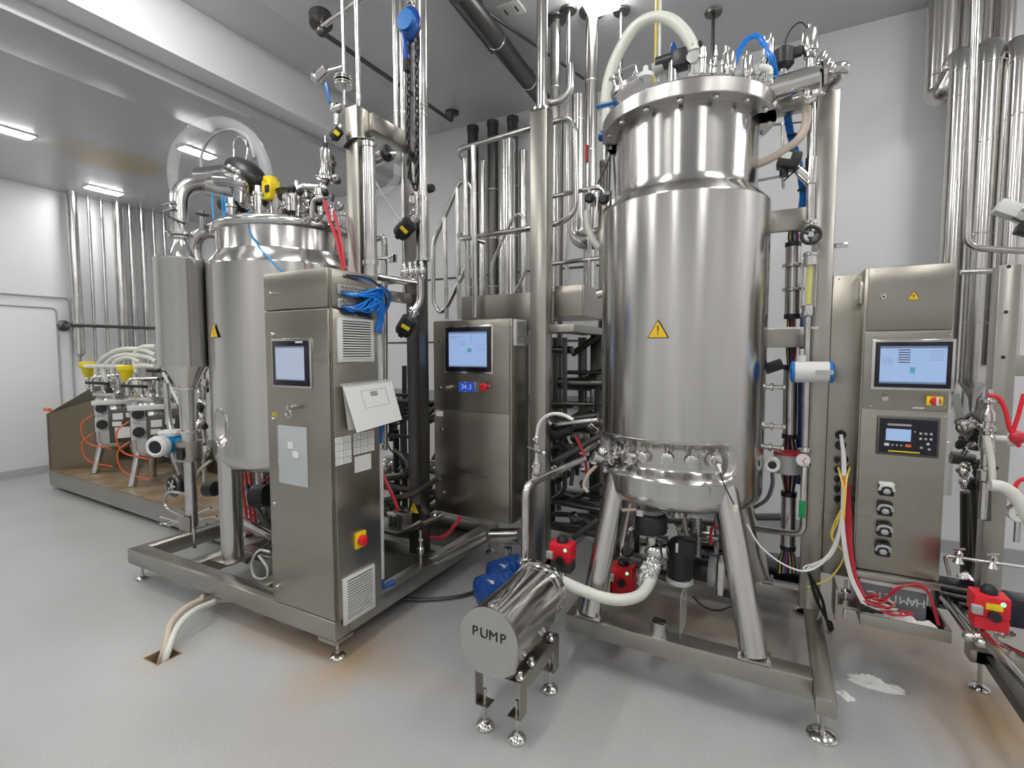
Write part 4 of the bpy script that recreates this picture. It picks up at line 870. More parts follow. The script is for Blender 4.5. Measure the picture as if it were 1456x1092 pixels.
# ================================================================ TWO-DOOR CABINET AND CENTRAL FRAME
MY = 2.72
a_, b2 = at(616, 457, y=MY), at(724, 452, y=MY); MX0, MX1 = a_.x, b2.x; MZ1 = (a_.z + b2.z) / 2; MZ0 = at(674, 737, y=MY).z
t = T('control_cabinet', 'wall-height two-door steel cabinet with a lit screen, blue readout and red stop button', 'cabinet', ((MX0 + MX1) / 2, MY + .1, MZ0))
obj('body', B().box(MX0, MX1 + .012, MY + .014, MY + .21, MZ0, MZ1, .003), 'panel', t)
sz = at(670, 585, y=MY).z
obj('upper_door', B().box(MX0, MX1, MY, MY + .013, sz + .004, MZ1 - .003, .003), 'panel', t); obj('lower_door', B().box(MX0, MX1, MY, MY + .013, MZ0 + .003, sz - .004, .003), 'panel', t)
s0, s1 = at(635, 466, y=MY), at(700, 529, y=MY)
screen(t, s0.x, s1.x, s1.z, s0.z, MY, 'scr', .03, graphics=[(0, .95, 1, .05, 'scrl'), (0, 0, 1, .035, 'scrl'), (.5, .42, .11, .11, 'scrt'), (.02, .86, .3, .01, 'scrl'), (.02, .8, .2, .008, 'scrl'), (.75, .6, .2, .008, 'scrl'), (.75, .5, .22, .008, 'scrl'), (.6, .7, .01, .2, 'scrl'), (.3, .7, .15, .01, 'scrl'), (.3, .62, .12, .01, 'scrl')])
for u, v in ((625, 485), (626, 552), (628, 611), (630, 701)): q = at(u, v, y=MY); lock(t, q.x, MY, q.z)
q = at(638, 551, y=MY); k = obj('key', B().lathe([(.015, 0), (.015, .012), (.01, .03)], q, (0, -1, 0), 14), 'polish', t); obj('key_bow', B().bar(q + V((0, -.03, 0)), q + V((.02, -.05, -.01)), .004, .022), 'polish', k)
s0, s1 = at(655, 543, y=MY), at(677, 557, y=MY); k = obj('readout', B().box(s0.x - .004, s1.x + .008, MY - .02, MY, s1.z - .004, s0.z + .004, .003), 'polish', t)
obj('readout_face', B().box(s0.x, s1.x, MY - .022, MY - .02, s1.z, s0.z), 'lcd', k, label='blue lit digital readout'); [text('digit', c_, .042, ((s0.x + s1.x) / 2 - .03 + .02 * i_, MY - .0228, (s0.z + s1.z) / 2), (1, 0, 0), (0, 0, 1), 'scr', k) for i_, c_ in enumerate('24.2')]
q = at(693, 550, y=MY); k = obj('stop_button', B().lathe([(.012, 0), (.012, .03), (.026, .034), (.026, .055), (.02, .062), (0, .063)], q, (0, -1, 0), 22), 'red', t, label='red mushroom stop button'); obj('button_collar', B().lathe([(.018, 0), (.018, .012)], q, (0, -1, 0), 18), 'polish', k)
q = at(625, 588, y=MY); obj('label_card', B().box(q.x - .03, q.x + .03, MY - .001, MY + .0005, q.z - .018, q.z + .018), 'paper', t)
q = at(664, 598, y=MY); obj('door_latch', B().box(q.x - .016, q.x + .016, MY - .006, MY, q.z - .028, q.z + .028, .003), 'panel', t)
q1, q2 = at(731, 456, x=MX1 + .012), at(748, 490, x=MX1 + .012)
vent(t, (MX1 + .018, MY + .115, (q1.z + q2.z) / 2), XV, .16, abs(q1.z - q2.z) + .02)
t = T('steel_stand', 'central square steel column with side brackets between the two-door cabinet and tall tank', 'frame', (-1.33, 2.9, 0))
PX0, PX1, PY = at(753, 500, y=2.85).x, at(776, 500, y=2.85).x, 2.85
PZ1 = at(765, 156, y=PY).z
obj('column', B().box(PX0, PX1, PY, PY + .1, .1, PZ1, .004), 'beam', t)
obj('cabinet_bracket', B().box(MX1 + .012, PX0, PY + .02, PY + .06, MZ0 + .1, MZ0 + .16), 'beam', t); obj('cabinet_bracket', B().box(MX1 + .012, PX0, PY + .02, PY + .06, MZ1 - .16, MZ1 - .1), 'beam', t)
obj('rear_column', B().box(PX1 + .0, PX1 + .09, 3.7, 3.8, .1, 1.72, .004), 'dark', t)
obj('base_beam', B().box(PX0, PX1, PY, 4.0, .1, .2, .004), 'beam', t)
for (u0, v0), (u1, v1), y in (((780, 470), (852, 470), 3.6), ((780, 700), (850, 720), 3.5), ((780, 610), (850, 612), 3.7), ((780, 540), (850, 545), 3.7)):
    obj('cross_beam', B().bar(at(u0, v0, y=y), at(u1, v1, y=y), .05, .05, .003), 'dark', t)
foot(t, (PX0 + PX1) / 2, PY + .05, .11)
t = T('vertical_pipe', 'thick polished pipe with a bolted flange standing on the central column', 'pipe', ((PX0 + PX1) / 2, PY + .05, PZ1))
obj('pipe', B().cyl(((PX0 + PX1) / 2, PY + .05, PZ1), ((PX0 + PX1) / 2, PY + .05, CEIL), .034, n=28), 'pipe', t)
fl_ = obj('flange', B().lathe([(.034, 0), (.068, .002), (.068, .016), (.034, .018)], ((PX0 + PX1) / 2, PY + .05, PZ1), n=32), 'polish', t)
for i in range(10): a = i * .628; obj('bolt', B().cyl(((PX0 + PX1) / 2 + .056 * math.cos(a), PY + .05 + .056 * math.sin(a), PZ1 - .012), ((PX0 + PX1) / 2 + .056 * math.cos(a), PY + .05 + .056 * math.sin(a), PZ1 + .024), .004, n=6), 'polish', fl_)
# platform: fascia plates left and right of the column
t = T('platform', 'grey steel access platform with folded fascia plates behind the central column', 'platform', (-1.4, 3.4, 0))
a_, b2 = at(656, 422, y=3.2), at(752, 420, y=3.2); zl = at(700, 452, y=3.2).z
obj('left_fascia', B().box(a_.x, PX0 + .02, 3.2, 3.215, zl - .1, a_.z, .003), 'beam', t)
c0, c1 = at(776, 408, y=2.98), at(828, 408, y=2.98); zb = at(800, 450, y=2.98).z
obj('right_fascia', B().box(PX1, c1.x, 2.98, 2.995, zb, c0.z, .003), 'panel', t)
obj('side_fascia', B().box(c1.x - .01, c1.x + .005, 2.995, 3.7, zb, c0.z, .003), 'beam', t)
obj('floor_plate', B().box(a_.x, c1.x, 3.215, 4.2, zb + .05, zb + .08, .003), 'beam', t)
zz = at(800, 462, y=2.9).z; obj('lower_shelf', B().box(PX1, at(816, 458, y=2.9).x, 2.9, 3.5, zz - .045, zz + .005, .003), 'beam', t)
for x in (a_.x + .05, c1.x - .1): obj('support_leg', B().box(x, x + .06, 4.1, 4.16, 0, zb + .05, .003), 'dark', t)
# guard rails
def rail(name, label, y, chains_, r=.02, cat='rail', m='pipe'):
    t = T(name, label, cat, (*at(*chains_[0][0][:2], y=y),))
    for ch_ in chains_:
        P_ = [at(p[0], p[1], y=(p[2] if len(p) > 2 else y)) for p in ch_]; obj('rail_tube', B().tube(P_, r, .07, 14), m, t)
    return t
rail('guard_rail', 'upper guard rail loop passing behind the central column', 3.15, [[(656, 224, 3.45), (650, 213, 3.3), (753, 183), (805, 168), (818, 180), (819, 300), (800, 316), (753, 325), (655, 340, 3.3), (652, 333, 3.5), (690, 345, 3.6)], [(673, 208), (676, 452)], [(661, 226, 3.4), (665, 452, 3.4)]])
rail('guard_rail', 'short guard rails right of the central column above the grey fascia', 3.2, [[(778, 281), (850, 266), (860, 272), (860, 300)], [(779, 376), (853, 367)], [(780, 282), (782, 410)], [(838, 270), (838, 420)]], .015)
rail('pipe_branch', 'bent pipe with a short riser from the head of the central column', 2.95, [[(768, 150), (800, 142), (812, 128), (812, 92)]], .024, 'pipe')
rail('stair_rail', 'sloping stair handrail loop left of the guard rail', 3.7, [[(672, 395), (672, 262), (655, 256), (616, 345), (616, 432), (626, 446), (636, 436), (672, 362)], [(632, 308), (635, 454)], [(650, 268), (653, 454)]], .02)
rail('stair_rail', 'small stair handrail loop seen beside the central column', 3.9, [[(700, 418), (699, 375), (729, 310), (738, 303), (746, 310), (747, 388), (733, 414)], [(730, 318), (731, 416)], [(715, 345), (716, 416)]], .014)
# ducts at the back, left of the column
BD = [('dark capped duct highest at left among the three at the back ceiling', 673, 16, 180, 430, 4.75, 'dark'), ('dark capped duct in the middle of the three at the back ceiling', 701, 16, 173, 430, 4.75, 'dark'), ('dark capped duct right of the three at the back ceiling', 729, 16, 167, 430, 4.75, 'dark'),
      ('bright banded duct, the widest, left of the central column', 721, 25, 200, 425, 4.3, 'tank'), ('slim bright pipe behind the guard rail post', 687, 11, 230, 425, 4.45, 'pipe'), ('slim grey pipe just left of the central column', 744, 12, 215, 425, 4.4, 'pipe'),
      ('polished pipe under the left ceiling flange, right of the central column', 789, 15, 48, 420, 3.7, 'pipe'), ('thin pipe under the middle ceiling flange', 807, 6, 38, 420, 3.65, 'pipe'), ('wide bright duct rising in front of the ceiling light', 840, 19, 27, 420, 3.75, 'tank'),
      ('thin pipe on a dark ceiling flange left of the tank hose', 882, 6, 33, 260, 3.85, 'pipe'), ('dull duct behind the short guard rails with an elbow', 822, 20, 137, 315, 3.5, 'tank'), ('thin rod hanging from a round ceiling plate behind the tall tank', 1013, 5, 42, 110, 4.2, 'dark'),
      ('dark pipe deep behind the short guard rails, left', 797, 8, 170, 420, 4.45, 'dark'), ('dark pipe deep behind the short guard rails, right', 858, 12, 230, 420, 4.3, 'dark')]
PLZ = zb + .081
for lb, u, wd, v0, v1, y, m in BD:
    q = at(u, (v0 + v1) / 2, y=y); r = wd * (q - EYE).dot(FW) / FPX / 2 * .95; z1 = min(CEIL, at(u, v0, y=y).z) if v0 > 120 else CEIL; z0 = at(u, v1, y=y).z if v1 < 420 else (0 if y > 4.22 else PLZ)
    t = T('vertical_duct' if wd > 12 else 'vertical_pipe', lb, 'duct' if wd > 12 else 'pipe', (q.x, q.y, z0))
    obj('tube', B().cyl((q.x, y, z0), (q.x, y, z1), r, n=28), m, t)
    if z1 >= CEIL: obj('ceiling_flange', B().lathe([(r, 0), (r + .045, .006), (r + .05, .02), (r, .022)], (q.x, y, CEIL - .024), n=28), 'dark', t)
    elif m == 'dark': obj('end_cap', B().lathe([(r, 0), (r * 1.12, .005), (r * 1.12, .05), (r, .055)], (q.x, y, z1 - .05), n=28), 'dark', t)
    if wd > 12:
        zc = z0 + .2
        while zc < z1 - .05: obj('seam', B().lathe([(r, -.006), (r * 1.03, -.004), (r * 1.03, .004), (r, .006)], (q.x, y, zc), n=28), 'polish', t); zc += .52
t = T('duct_elbow', 'segmented steel duct elbow behind the short guard rails', 'duct', (*at(830, 330, y=3.5),))
obj('elbow', B().tube([at(821, 312, y=3.5), at(822, 335, y=3.5), at(835, 343, y=3.45), at(858, 338, y=3.4)], .062, n=20, curve=True), 'tank', t)
solo('tape_mark', B().cyl(at(833, 205, y=3.69), at(833, 230, y=3.69), .012, n=10), 'redtube', 'red tape mark on the wide bright duct', 'tape')
t = T('ceiling_duct', 'large round duct running slantwise under the ceiling toward the central column', 'duct', (*at(720, 60, z=CEIL - .25),))
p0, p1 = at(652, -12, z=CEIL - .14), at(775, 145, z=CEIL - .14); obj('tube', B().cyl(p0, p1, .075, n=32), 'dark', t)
for k in (.35, .75): obj('seam', B().lathe([(.075, -.008), (.078, -.006), (.078, .006), (.075, .008)], p0 + (p1 - p0) * k, p1 - p0, 32), 'pipe', t)
for k in (.2, .8): q = p0 + (p1 - p0) * k; obj('hanger', B().cyl(q + V((0, 0, .07)), V((q.x, q.y, CEIL)), .008, n=8), 'dark', t)
for lb, a_, b2, z, r in (('thin ceiling conduit on the left side of the slanting duct', (640, 0), (700, 75), CEIL - .05, .012), ('thin ceiling conduit on the right side of the slanting duct', (693, 18), (830, 112), CEIL - .04, .012)):
    solo('ceiling_conduit', B().cyl(at(*a_, z=z), at(*b2, z=z), r, n=10), 'dark', lb, 'conduit')
t = T('sprinkler_pipe', 'thin overhead pipe with a round ceiling mount at its bent end', 'pipe', (*at(640, 168, z=CEIL - .2),))
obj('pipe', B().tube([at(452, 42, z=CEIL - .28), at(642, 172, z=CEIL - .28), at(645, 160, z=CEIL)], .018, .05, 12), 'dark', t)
q = at(643, 162, z=CEIL - .02); obj('mount', B().lathe([(.02, -.03), (.075, .0), (.075, .02)], q, n=24), 'dark', t)
obj('branch', B().tube([at(452, 42, z=CEIL - .28), at(500, 8, z=CEIL - .28), at(520, -8, z=CEIL - .28)], .02, .02, 12), 'pipe', t)
q = at(457, 40, z=CEIL - .28); obj('wall_cup', B().lathe([(.02, 0), (.08, .03), (.08, .1)], q + V((0, 0, .0)), (-.2, .1, 1), 24), 'dark', t); obj('joint', B().ball(q + V((0, 0, -.02)), .04), 'dark', t)
# ================================================================ PUMP
t = T('pump', 'free-standing horizontal pump in a polished jacket marked PUMP on four round feet', 'pump', (-.96, 1.85, 0))
PXc = -.965; PF, PR = 1.60, 2.03
fr = [at(702, 808, y=PF), at(653, 890, y=PF), at(748, 890, y=PF)]
cz = .43; pr_ = .13; cxp = -.955
pts = []
for i in range(25):
    a = math.radians(-25 + 230 * i / 24); pts.append((cxp + pr_ * math.cos(a), cz + pr_ * math.sin(a)))
pts += [(cxp - .118, cz - .10), (cxp - .055, cz - .145), (cxp + .055, cz - .145), (cxp + .118, cz - .10)]
obj('jacket', B().prism([V((x, PF + .012, z)) for x, z in [(cxp + (x - cxp) * .97, cz + (z - cz) * .97) for x, z in pts[:-4]] + [(cxp - .1, cz - .11), (cxp + .1, cz - .11)]], V((0, PR - PF - .03, 0))), 'polish', t, ang=30)
obj('front_plate', B().prism([V((x, PF, z)) for x, z in pts], V((0, .012, 0))), 'steel', t)
for i_, ch_ in enumerate('PUMP'): text('letter', ch_, .056, (cxp - .062 + .042 * i_, PF - .001, cz + .02), (1, 0, 0), (0, 0, 1), 'ink', t, .0015)
obj('rear_flange', B().lathe([(.05, 0), (.128, .0), (.128, .02), (.12, .025), (.12, .05), (.132, .052), (.132, .07), (.06, .085)], (cxp, PR - .02, cz + .0), (0, 1, 0), 44), 'polish', t)
for i in range(8): a = i * .785 + .2; obj('flange_nut', B().cyl((cxp + .122 * math.cos(a), PR - .04, cz + .122 * math.sin(a)), (cxp + .122 * math.cos(a), PR + .07, cz + .122 * math.sin(a)), .007, n=8), 'polish', t)
obj('clip', B().box(cxp - .02, cxp + .02, PF + .03, PF + .16, cz + pr_ - .006, cz + pr_ + .004, .002), 'polish', t)
tp = .26
tbl = obj('table_plate', B().box(cxp - .09, cxp + .12, PF + .04, PR + .0, tp, tp + .006, .002), 'panel', t)
for s, x in ((-1, cxp - .09), (1, cxp + .12)):
    prof = [(PF + .04, tp), (PR, tp), (PR, .11), (PR - .055, .11), (PR - .055, .22), (PR - .12, tp - .06), (PF + .16, tp - .06), (PF + .095, .22), (PF + .095, .11), (PF + .04, .11)]
    obj('side_plate', B().prism([V((x - (.006 if s > 0 else 0), y, z)) for y, z in prof], V((.006, 0, 0))), 'panel', t)
    for y in (PF + .07, PR - .03):
        xi = x - s * .03; obj('foot_tab', B().box(min(x, x - s * .06), max(x, x - s * .06), y - .028, y + .028, .108, .114, .001), 'panel', t)
        f = obj('levelling_foot', B().lathe([(0, 0), (.036, 0), (.038, .012), (.03, .024), (.013, .032), (.011, .036)], (xi, y, 0), n=28), 'polish', t)
        obj('stem', B().cyl((xi, y, .03), (xi, y, .17), .007, n=10), 'pipe', f)
for y in (PF + .06, PF + .16, PR - .07): obj('standoff', B().lathe([(.008, 0), (.018, .006), (.018, .014), (.01, .02), (.012, .035), (0, .04)], (cxp + .108, y, tp + .006), n=14), 'polish', t)
obj('pedestal', B().box(cxp - .06, cxp + .06, PF + .05, PR - .04, tp + .006, cz - .12), 'polish', t)
# ================================================================ TALL TANK AND ITS SKID
C2 = (-.44, 2.72); R2 = .408
KX0, KX1, KY0, KY1 = -.885, .245, 2.12, 3.45
t = T('equipment_skid', 'low stainless beam frame under the tall tank with one round front foot', 'frame', (-.3, 2.8, 0))
obj('side_beam', B().box(KX1 - .07, KX1, KY0, KY1, .18, .25, .005), 'beam', t)
obj('front_beam', B().box(KX0, KX1 - .07, 2.228, 2.328, .165, .25, .006), 'beam', t)
obj('left_beam', B().box(KX0, KX0 + .1, 2.328, KY1, .165, .249, .006), 'beam', t)
obj('rear_beam', B().box(KX0 + .1, KX1 - .07, 3.06, 3.16, .165, .249, .006), 'beam', t)
for x, y in ((KX1 - .03, 2.27), (KX0 + .06, KY1 - .1), (KX1 - .035, KY1 - .1)): foot(t, x, y, .19, .056)
q = at(940, 893, z=.25); obj('pipe_stub', B().lathe([(.038, .25), (.038, .31), (.034, .31), (.034, .27), (0, .27)], (q.x, 2.275, 0), n=28), 'pipe', t)
t = T('steel_vessel', 'tall brushed tank with a bolted lid flange, splayed legs and a recessed port band', 'tank', (C2[0], C2[1], .25))
tk2 = t
pA, zA, _ = toward(C2, 1049, 655, R2); pB, zB, _ = toward(C2, 857.5, 650, R2)
zc = (at(975, 632, y=2.31).z + at(975, 690, y=2.31).z) / 2; hh = abs(at(975, 630, y=2.31).z - at(975, 690, y=2.31).z) / 2
p0_ = min(pA, pB) - .35 if pB < pA else pB; p1_ = max(pA, pB)
obj('shell', shell(C2, R2, .80, 2.27, [(min(pA, pB) - .3, max(pA, pB), zc, hh, .055, .05)], .07, 640, 190), 'tank', t, ang=60)
# bead round the recess
bd = []
for i in range(60):
    f_ = i / 60; a0, a1 = (min(pA, pB) - .3) * R2 + hh, max(pA, pB) * R2 - hh; L1 = a1 - a0; per = 2 * L1 + 2 * math.pi * hh; s_ = f_ * per
    if s_ < L1: a, z = a0 + s_, zc + hh
    elif s_ < L1 + math.pi * hh: th = (s_ - L1) / hh; a, z = a1 + hh * math.sin(th), zc + hh * math.cos(th)
    elif s_ < 2 * L1 + math.pi * hh: a, z = a1 - (s_ - L1 - math.pi * hh), zc - hh
    else: th = (s_ - 2 * L1 - math.pi * hh) / hh; a, z = a0 - hh * math.sin(th), zc - hh * math.cos(th)
    bd.append((C2[0] + (R2 + .001) * math.cos(a / R2), C2[1] + (R2 + .001) * math.sin(a / R2), z))
obj('recess_bead', B().tube(bd + [bd[0]], .004, n=6, curve=True), 'polish', t)
for i, (u, v, r, m) in enumerate(((880, 645, .02, 'polish'), (897, 652, .028, 'polish'), (917, 650, .022, 'pipe'), (949, 652, .024, 'pipe'), (982, 655, .023, 'pipe'), (1013, 655, .026, 'polish'))):
    ph, z, q = toward(C2, u, v, R2 - .05); nd = V((math.cos(ph), math.sin(ph), 0)); q = V((C2[0] + (R2 - .056) * nd.x, C2[1] + (R2 - .056) * nd.y, z))
    k = obj('port', B().lathe([(r, 0), (r, .02), (r * 1.25, .024), (r * 1.25, .036), (r, .04)], q, nd, 24), 'polish', t, label=('sight glass port' if i == 1 else None))
    obj('port_face', B().lathe([(r * .7, .04), (r * .6, .046), (0, .046)], q, nd, 20), 'greyp' if i in (2, 3, 4) else m, k)
    obj('latch', B().cyl(q + nd * .03 + V((0, 0, r)), q + nd * .03 + V((.008, 0, r + .035)), .004, n=8), 'polish', k)
ph, z, q = toward(C2, 1013, 655, R2 - .02); nd = V((math.cos(ph), math.sin(ph), 0))
pb_ = q + nd * .03; obj('probe', B().tube([pb_, at(1022, 662, y=2.28), at(1024, 672, y=2.27)], .012, .01, 10), 'polish', t)
obj('neck', B().lathe([(R2, 2.27), (R2 - .003, 2.278), (.36, 2.325), (.35, 2.34), (.345, 2.37), (.345, 2.675)], (*C2, 0), n=128, cap=False), 'tank', t, ang=60)
obj('flange', B().lathe([(.345, 2.672), (.415, 2.672), (.418, 2.676), (.418, 2.735), (.414, 2.739), (.38, 2.742), (.345, 2.742)], (*C2, 0), n=128, cap=False), 'steel', t, ang=30)
obj('lid', B().lathe([(.39, 2.74), (.37, 2.765), (.30, 2.80), (.18, 2.83), (0, 2.84)], (*C2, 0), n=96, cap=False), 'tank', t, ang=60)
for i in range(16):
    a = 2 * math.pi * i / 16 + .1; x, y = C2[0] + .385 * math.cos(a), C2[1] + .385 * math.sin(a)
    obj('flange_bolt', B().lathe([(.011, -.016), (.013, -.012), (.013, 0), (.016, .0), (.016, .003)], (x, y, 2.672), n=6), 'polish', t)
for i, a in enumerate((-135, -45, 45, 135)):
    c_, s_ = math.cos(math.radians(a)), math.sin(math.radians(a)); lo = V((C2[0] + .575 * c_, C2[1] + .575 * s_, .255)); hi = V((C2[0] + .40 * c_ * .88, C2[1] + .40 * s_ * .88, .93))
    if a == -135: lo = V((at(838, 872, z=.25).x + .01, 2.285, .255))
    if a == -45: lo = V((at(1072, 938, z=.25).x, 2.285, .255))
    l_ = obj('leg', B().cyl(lo, hi, .055, .058, 36), 'tank', t)
    obj('foot_plate', B().box(lo.x - .065, lo.x + .065, lo.y - .055, lo.y + .055, .25, .262, .003), 'beam', l_)
    for dx in (-.055, .055): obj('bolt', B().lathe([(.009, 0), (.009, .012), (.004, .012), (.004, .022)], (lo.x + dx, lo.y - .04, .262), n=6), 'polish', l_)
ph, z, q = toward(C2, 936, 472, R2); nd = V((math.cos(ph), math.sin(ph), 0)); tri(t, q + nd * .005, V((0, 0, 1)).cross(nd), (0, 0, 1), .098, False)
obj('bottom_outlet', B().lathe([(.10, .81), (.07, .76), (.055, .74), (.055, .68)], (*C2, 0), n=28), 'pipe', t)
# hinge strip on the left flank and its round end
ph0, z0_, q0 = toward(C2, 858, 290, R2)
b_ = B(); a_, b2 = at(853, 286, y=2.95), at(868, 418, y=2.95)
t = T('hinged_plate', 'narrow riveted grey plate standing against the left flank of the tall tank', 'panel', (*b2,))
obj('plate', B().box(a_.x, b2.x + .02, 2.95, 2.962, b2.z, a_.z, .004), 'panel', t); obj('hinge', B().cyl((b2.x - .005, 2.945, b2.z), (b2.x - .005, 2.945, a_.z + .05), .007, n=10), 'dark', t)
for i in range(12): z = b2.z + .03 + i * (a_.z - b2.z - .06) / 11; obj('rivet', B().ball((b2.x - .03, 2.948, z), .005, n=6), 'ink', t)
obj('roller', B().cyl(at(850, 418, y=2.93), at(872, 412, y=2.93), .03, n=20), 'polish', t)
# ---- on the lid
def onlid(u, v, y=2.6): return at(u, v, y=y)
def canister(label, u, v0, v1, y, r, m='polish', cat='filter', name='filter_housing', cap=None):
    a = at(u, v1, y=y); b2 = at(u, v0, y=y); h = b2.z - a.z
    t = T(name, label, cat, (*a,))
    obj('canister', B().lathe([(r * .4, 0), (r * .5, h * .12), (r * .95, h * .22), (r, h * .3), (r, h * .9), (r * .85, h * .97), (r * .3, h)], a, n=26), m, t)
    obj('stem', B().cyl(a - V((0, 0, .05)), a + V((0, 0, .01)), r * .4, n=12), 'pipe', t); clamp(t, a + V((0, 0, h * .1)), (0, 0, 1), r * .5)
    obj('vent_tip', B().cyl(b2, b2 + V((0, 0, .02)), r * .25, n=10), cap or 'polish', t); return t
canister('small polished canister on the lid in front of the blue tubes', 1037, 74, 108, 2.5, .026)
canister('second polished canister on the lid, right of the blue loop start', 1062, 80, 116, 2.55, .024)
canister('slim tall canister on the lid beside the blue tubes', 1087, 58, 98, 2.7, .014)
canister('slim tall canister on the lid, the farther of the pair by the blue tubes', 1096, 54, 96, 2.85, .014)
canister('large polished canister standing on the condenser pipe at the upper right', 1151, 42, 84, 2.72, .036)
solo('cable', B().tube([at(u, v, y=2.72) for u, v in ((1115, 78), (1118, 55), (1128, 38), (1140, 32), (1150, 44))], .003, n=6, curve=True), 'rubber', 'thin wire arching from the black actuator to the large canister', 'cable')
t = T('valve_actuator', 'black box actuator with a knob over the condenser pipe', 'valve', (*at(1114, 100, y=2.7),))
q = at(1114, 82, y=2.7); obj('housing', B().lathe([(.03, -.05), (.045, -.035), (.045, .03), (.025, .045)], q, n=20), 'black', t); obj('lug', B().bar(q + V((-.06, 0, .0)), q + V((.075, 0, .012)), .03, .04, .004), 'black', t); obj('stem', B().cyl(q + V((0, 0, -.05)), q + V((0, 0, -.13)), .018, n=12), 'polish', t)
t = T('agitator_motor', 'small black-topped agitator motor in the middle of the tall tank lid', 'motor', (*at(955, 112, y=2.7),))
q = at(957, 92, y=2.7)
obj('stem', B().cyl(q + V((0, 0, -.12)), q + V((0, 0, .03)), .03, n=18), 'polish', t); obj('head', B().cyl(q + V((-.085, 0, .02)), q + V((.06, 0, .03)), .035, n=20), 'black', t); obj('cover', B().box(q.x - .0, q.x + .07, q.y - .04, q.y + .04, q.z - .03, q.z + .055, .008), 'black', t)
obj('grey_cap', B().cyl(q + V((-.1, 0, .0)), q + V((-.05, 0, .01)), .03, n=18), 'greyp', t); obj('tip', B().lathe([(.02, 0), (.014, .04), (.006, .06)], q + V((.0, 0, .05)), n=12), 'paintblue', t); obj('dial', B().cyl(q + V((.1, -.03, .0)), q + V((.1, .0, .0)), .03, n=20), 'polish', t)
t = T('hose_nozzle', 'white clamped nozzle on the lid where the big hose arch ends', 'pipe', (*at(987, 105, y=2.75),))
obj('nozzle', B().cyl(at(987, 108, y=2.75), at(987, 68, y=2.75), .026, n=18), 'white', t); q = at(987, 72, y=2.75); clamp(t, q, (0, 0, 1), .026); obj('black_knob', B().ball(at(995, 62, y=2.72), .014, n=10), 'black', t)
solo('hose', B().tube([at(u, v, y=2.72) for u, v in ((861, 148), (865, 115), (878, 78), (900, 42), (926, 26), (952, 28), (972, 44), (983, 62), (986, 74))], .030, n=16, curve=True), 'hose', 'white silicone hose in a big arch over the tall tank lid', 'hose')
t = T('dip_rod', 'slim pole with a yellow cable beside it rising from the lid to the ceiling', 'rod', (*at(937, 108, y=2.72),))
q = at(937, 108, y=2.72); obj('rod', B().cyl((q.x, q.y, q.z - .03), (q.x, q.y, at(937, 0, y=2.72).z + .25), .008, n=10), 'white', t); obj('yellow_cable', B().cyl((q.x - .02, q.y, q.z - .03), (q.x - .018, q.y, at(933, 0, y=2.72).z + .25), .007, n=8), 'yeltube', t)
t = T('manway', 'hinged round manway cover with a wire handle on the left of the lid', 'hatch', (*at(893, 132, y=2.6),))
q = at(893, 130, y=2.62); ax_ = V((-.35, -.25, 1)).normalized()
obj('cover', B().lathe([(.085, 0), (.09, .01), (.085, .03), (.04, .045), (0, .048)], q, ax_, 32), 'pipe', t)
obj('handle', B().tube([q + V((-.06, 0, .03)), q + V((-.06, 0, .11)), q + V((.04, 0, .13)), q + V((.05, 0, .05))], .006, .02, 8), 'polish', t)
for i in range(5): a = i * 1.1; obj('wing_nut', B().lathe([(.008, 0), (.008, .05), (.018, .052), (.018, .065), (.006, .07)], q + V((.06 * math.cos(a), .05 * math.sin(a), .02)), ax_, 10), 'polish', t)
obj('knob_cap', B().lathe([(.04, 0), (.04, .02), (.015, .03), (.012, .06), (0, .062)], at(918, 112, y=2.6), n=20), 'white', t)
t = T('exhaust_filter', 'white filter bag with blue clip under the left end of the hose arch', 'filter', (*at(860, 190, y=2.66),))
q = at(862, 170, y=2.66); obj('bag', B().box(q.x - .04, q.x + .05, q.y - .03, q.y + .03, q.z - .06, q.z + .06, .012), 'clear', t); obj('inner_sleeve', B().cyl(q + V((0, 0, -.06)), q + V((0, 0, .05)), .025, n=16), 'white', t)
obj('blue_clip', B().box(q.x - .05, q.x + .065, q.y - .035, q.y + .035, q.z + .062, q.z + .072, .003), 'blue', t); obj('blue_tap', B().lathe([(.012, 0), (.026, .01), (.026, .03), (.012, .04)], q + V((-.03, -.03, -.09)), (1, 0, -.4), 14), 'paintblue', t)
obj('neck', B().cyl(at(860, 150, y=2.7), at(861, 160, y=2.7), .035, n=16), 'white', t); obj('drain', B().cyl(at(861, 187, y=2.66), at(860, 228, y=2.66), .014, n=12), 'pipe', t)
for i, (a_, b2) in enumerate((((875, 205), (850, 262)), ((868, 215), (866, 275)), ((872, 212), (876, 280)))):
    solo('support_strut', B().cyl(at(*a_, y=2.95), at(*b2, y=3.0), .006, n=8), 'dark', ('leftmost', 'middle', 'rightmost')[i] + ' thin strut under the left side of the lid flange', 'rod')
t = T('valve_cluster', 'pair of black knobbed valves by the left shoulder of the tall tank', 'valve', (*at(850, 290, y=2.95),))
for u, v in ((840, 283), (860, 285)): q = at(u, v, y=2.9); obj('knob', B().lathe([(.02, 0), (.03, .008), (.03, .03), (.02, .04)], q, (0, -1, 0), 16), 'black', t)
obj('body', B().cyl(at(850, 275, y=2.95), at(848, 325, y=2.95), .03, n=16), 'pipe', t); obj('tee', B().cyl(at(840, 290, y=2.95), at(868, 275, y=2.95), .02, n=12), 'polish', t)
solo('hose', B().tube([at(u, v, y=3.0) for u, v in ((834, 300), (837, 325), (846, 345), (853, 352))], .022, n=10, curve=True), 'hose', 'short cream hose bending behind the riveted plate', 'hose')
t = T('valve_cluster', 'short pins and fittings crowding the back of the tall tank lid', 'valve', (*at(1010, 100, y=2.8),))
rnd = random.Random(5)
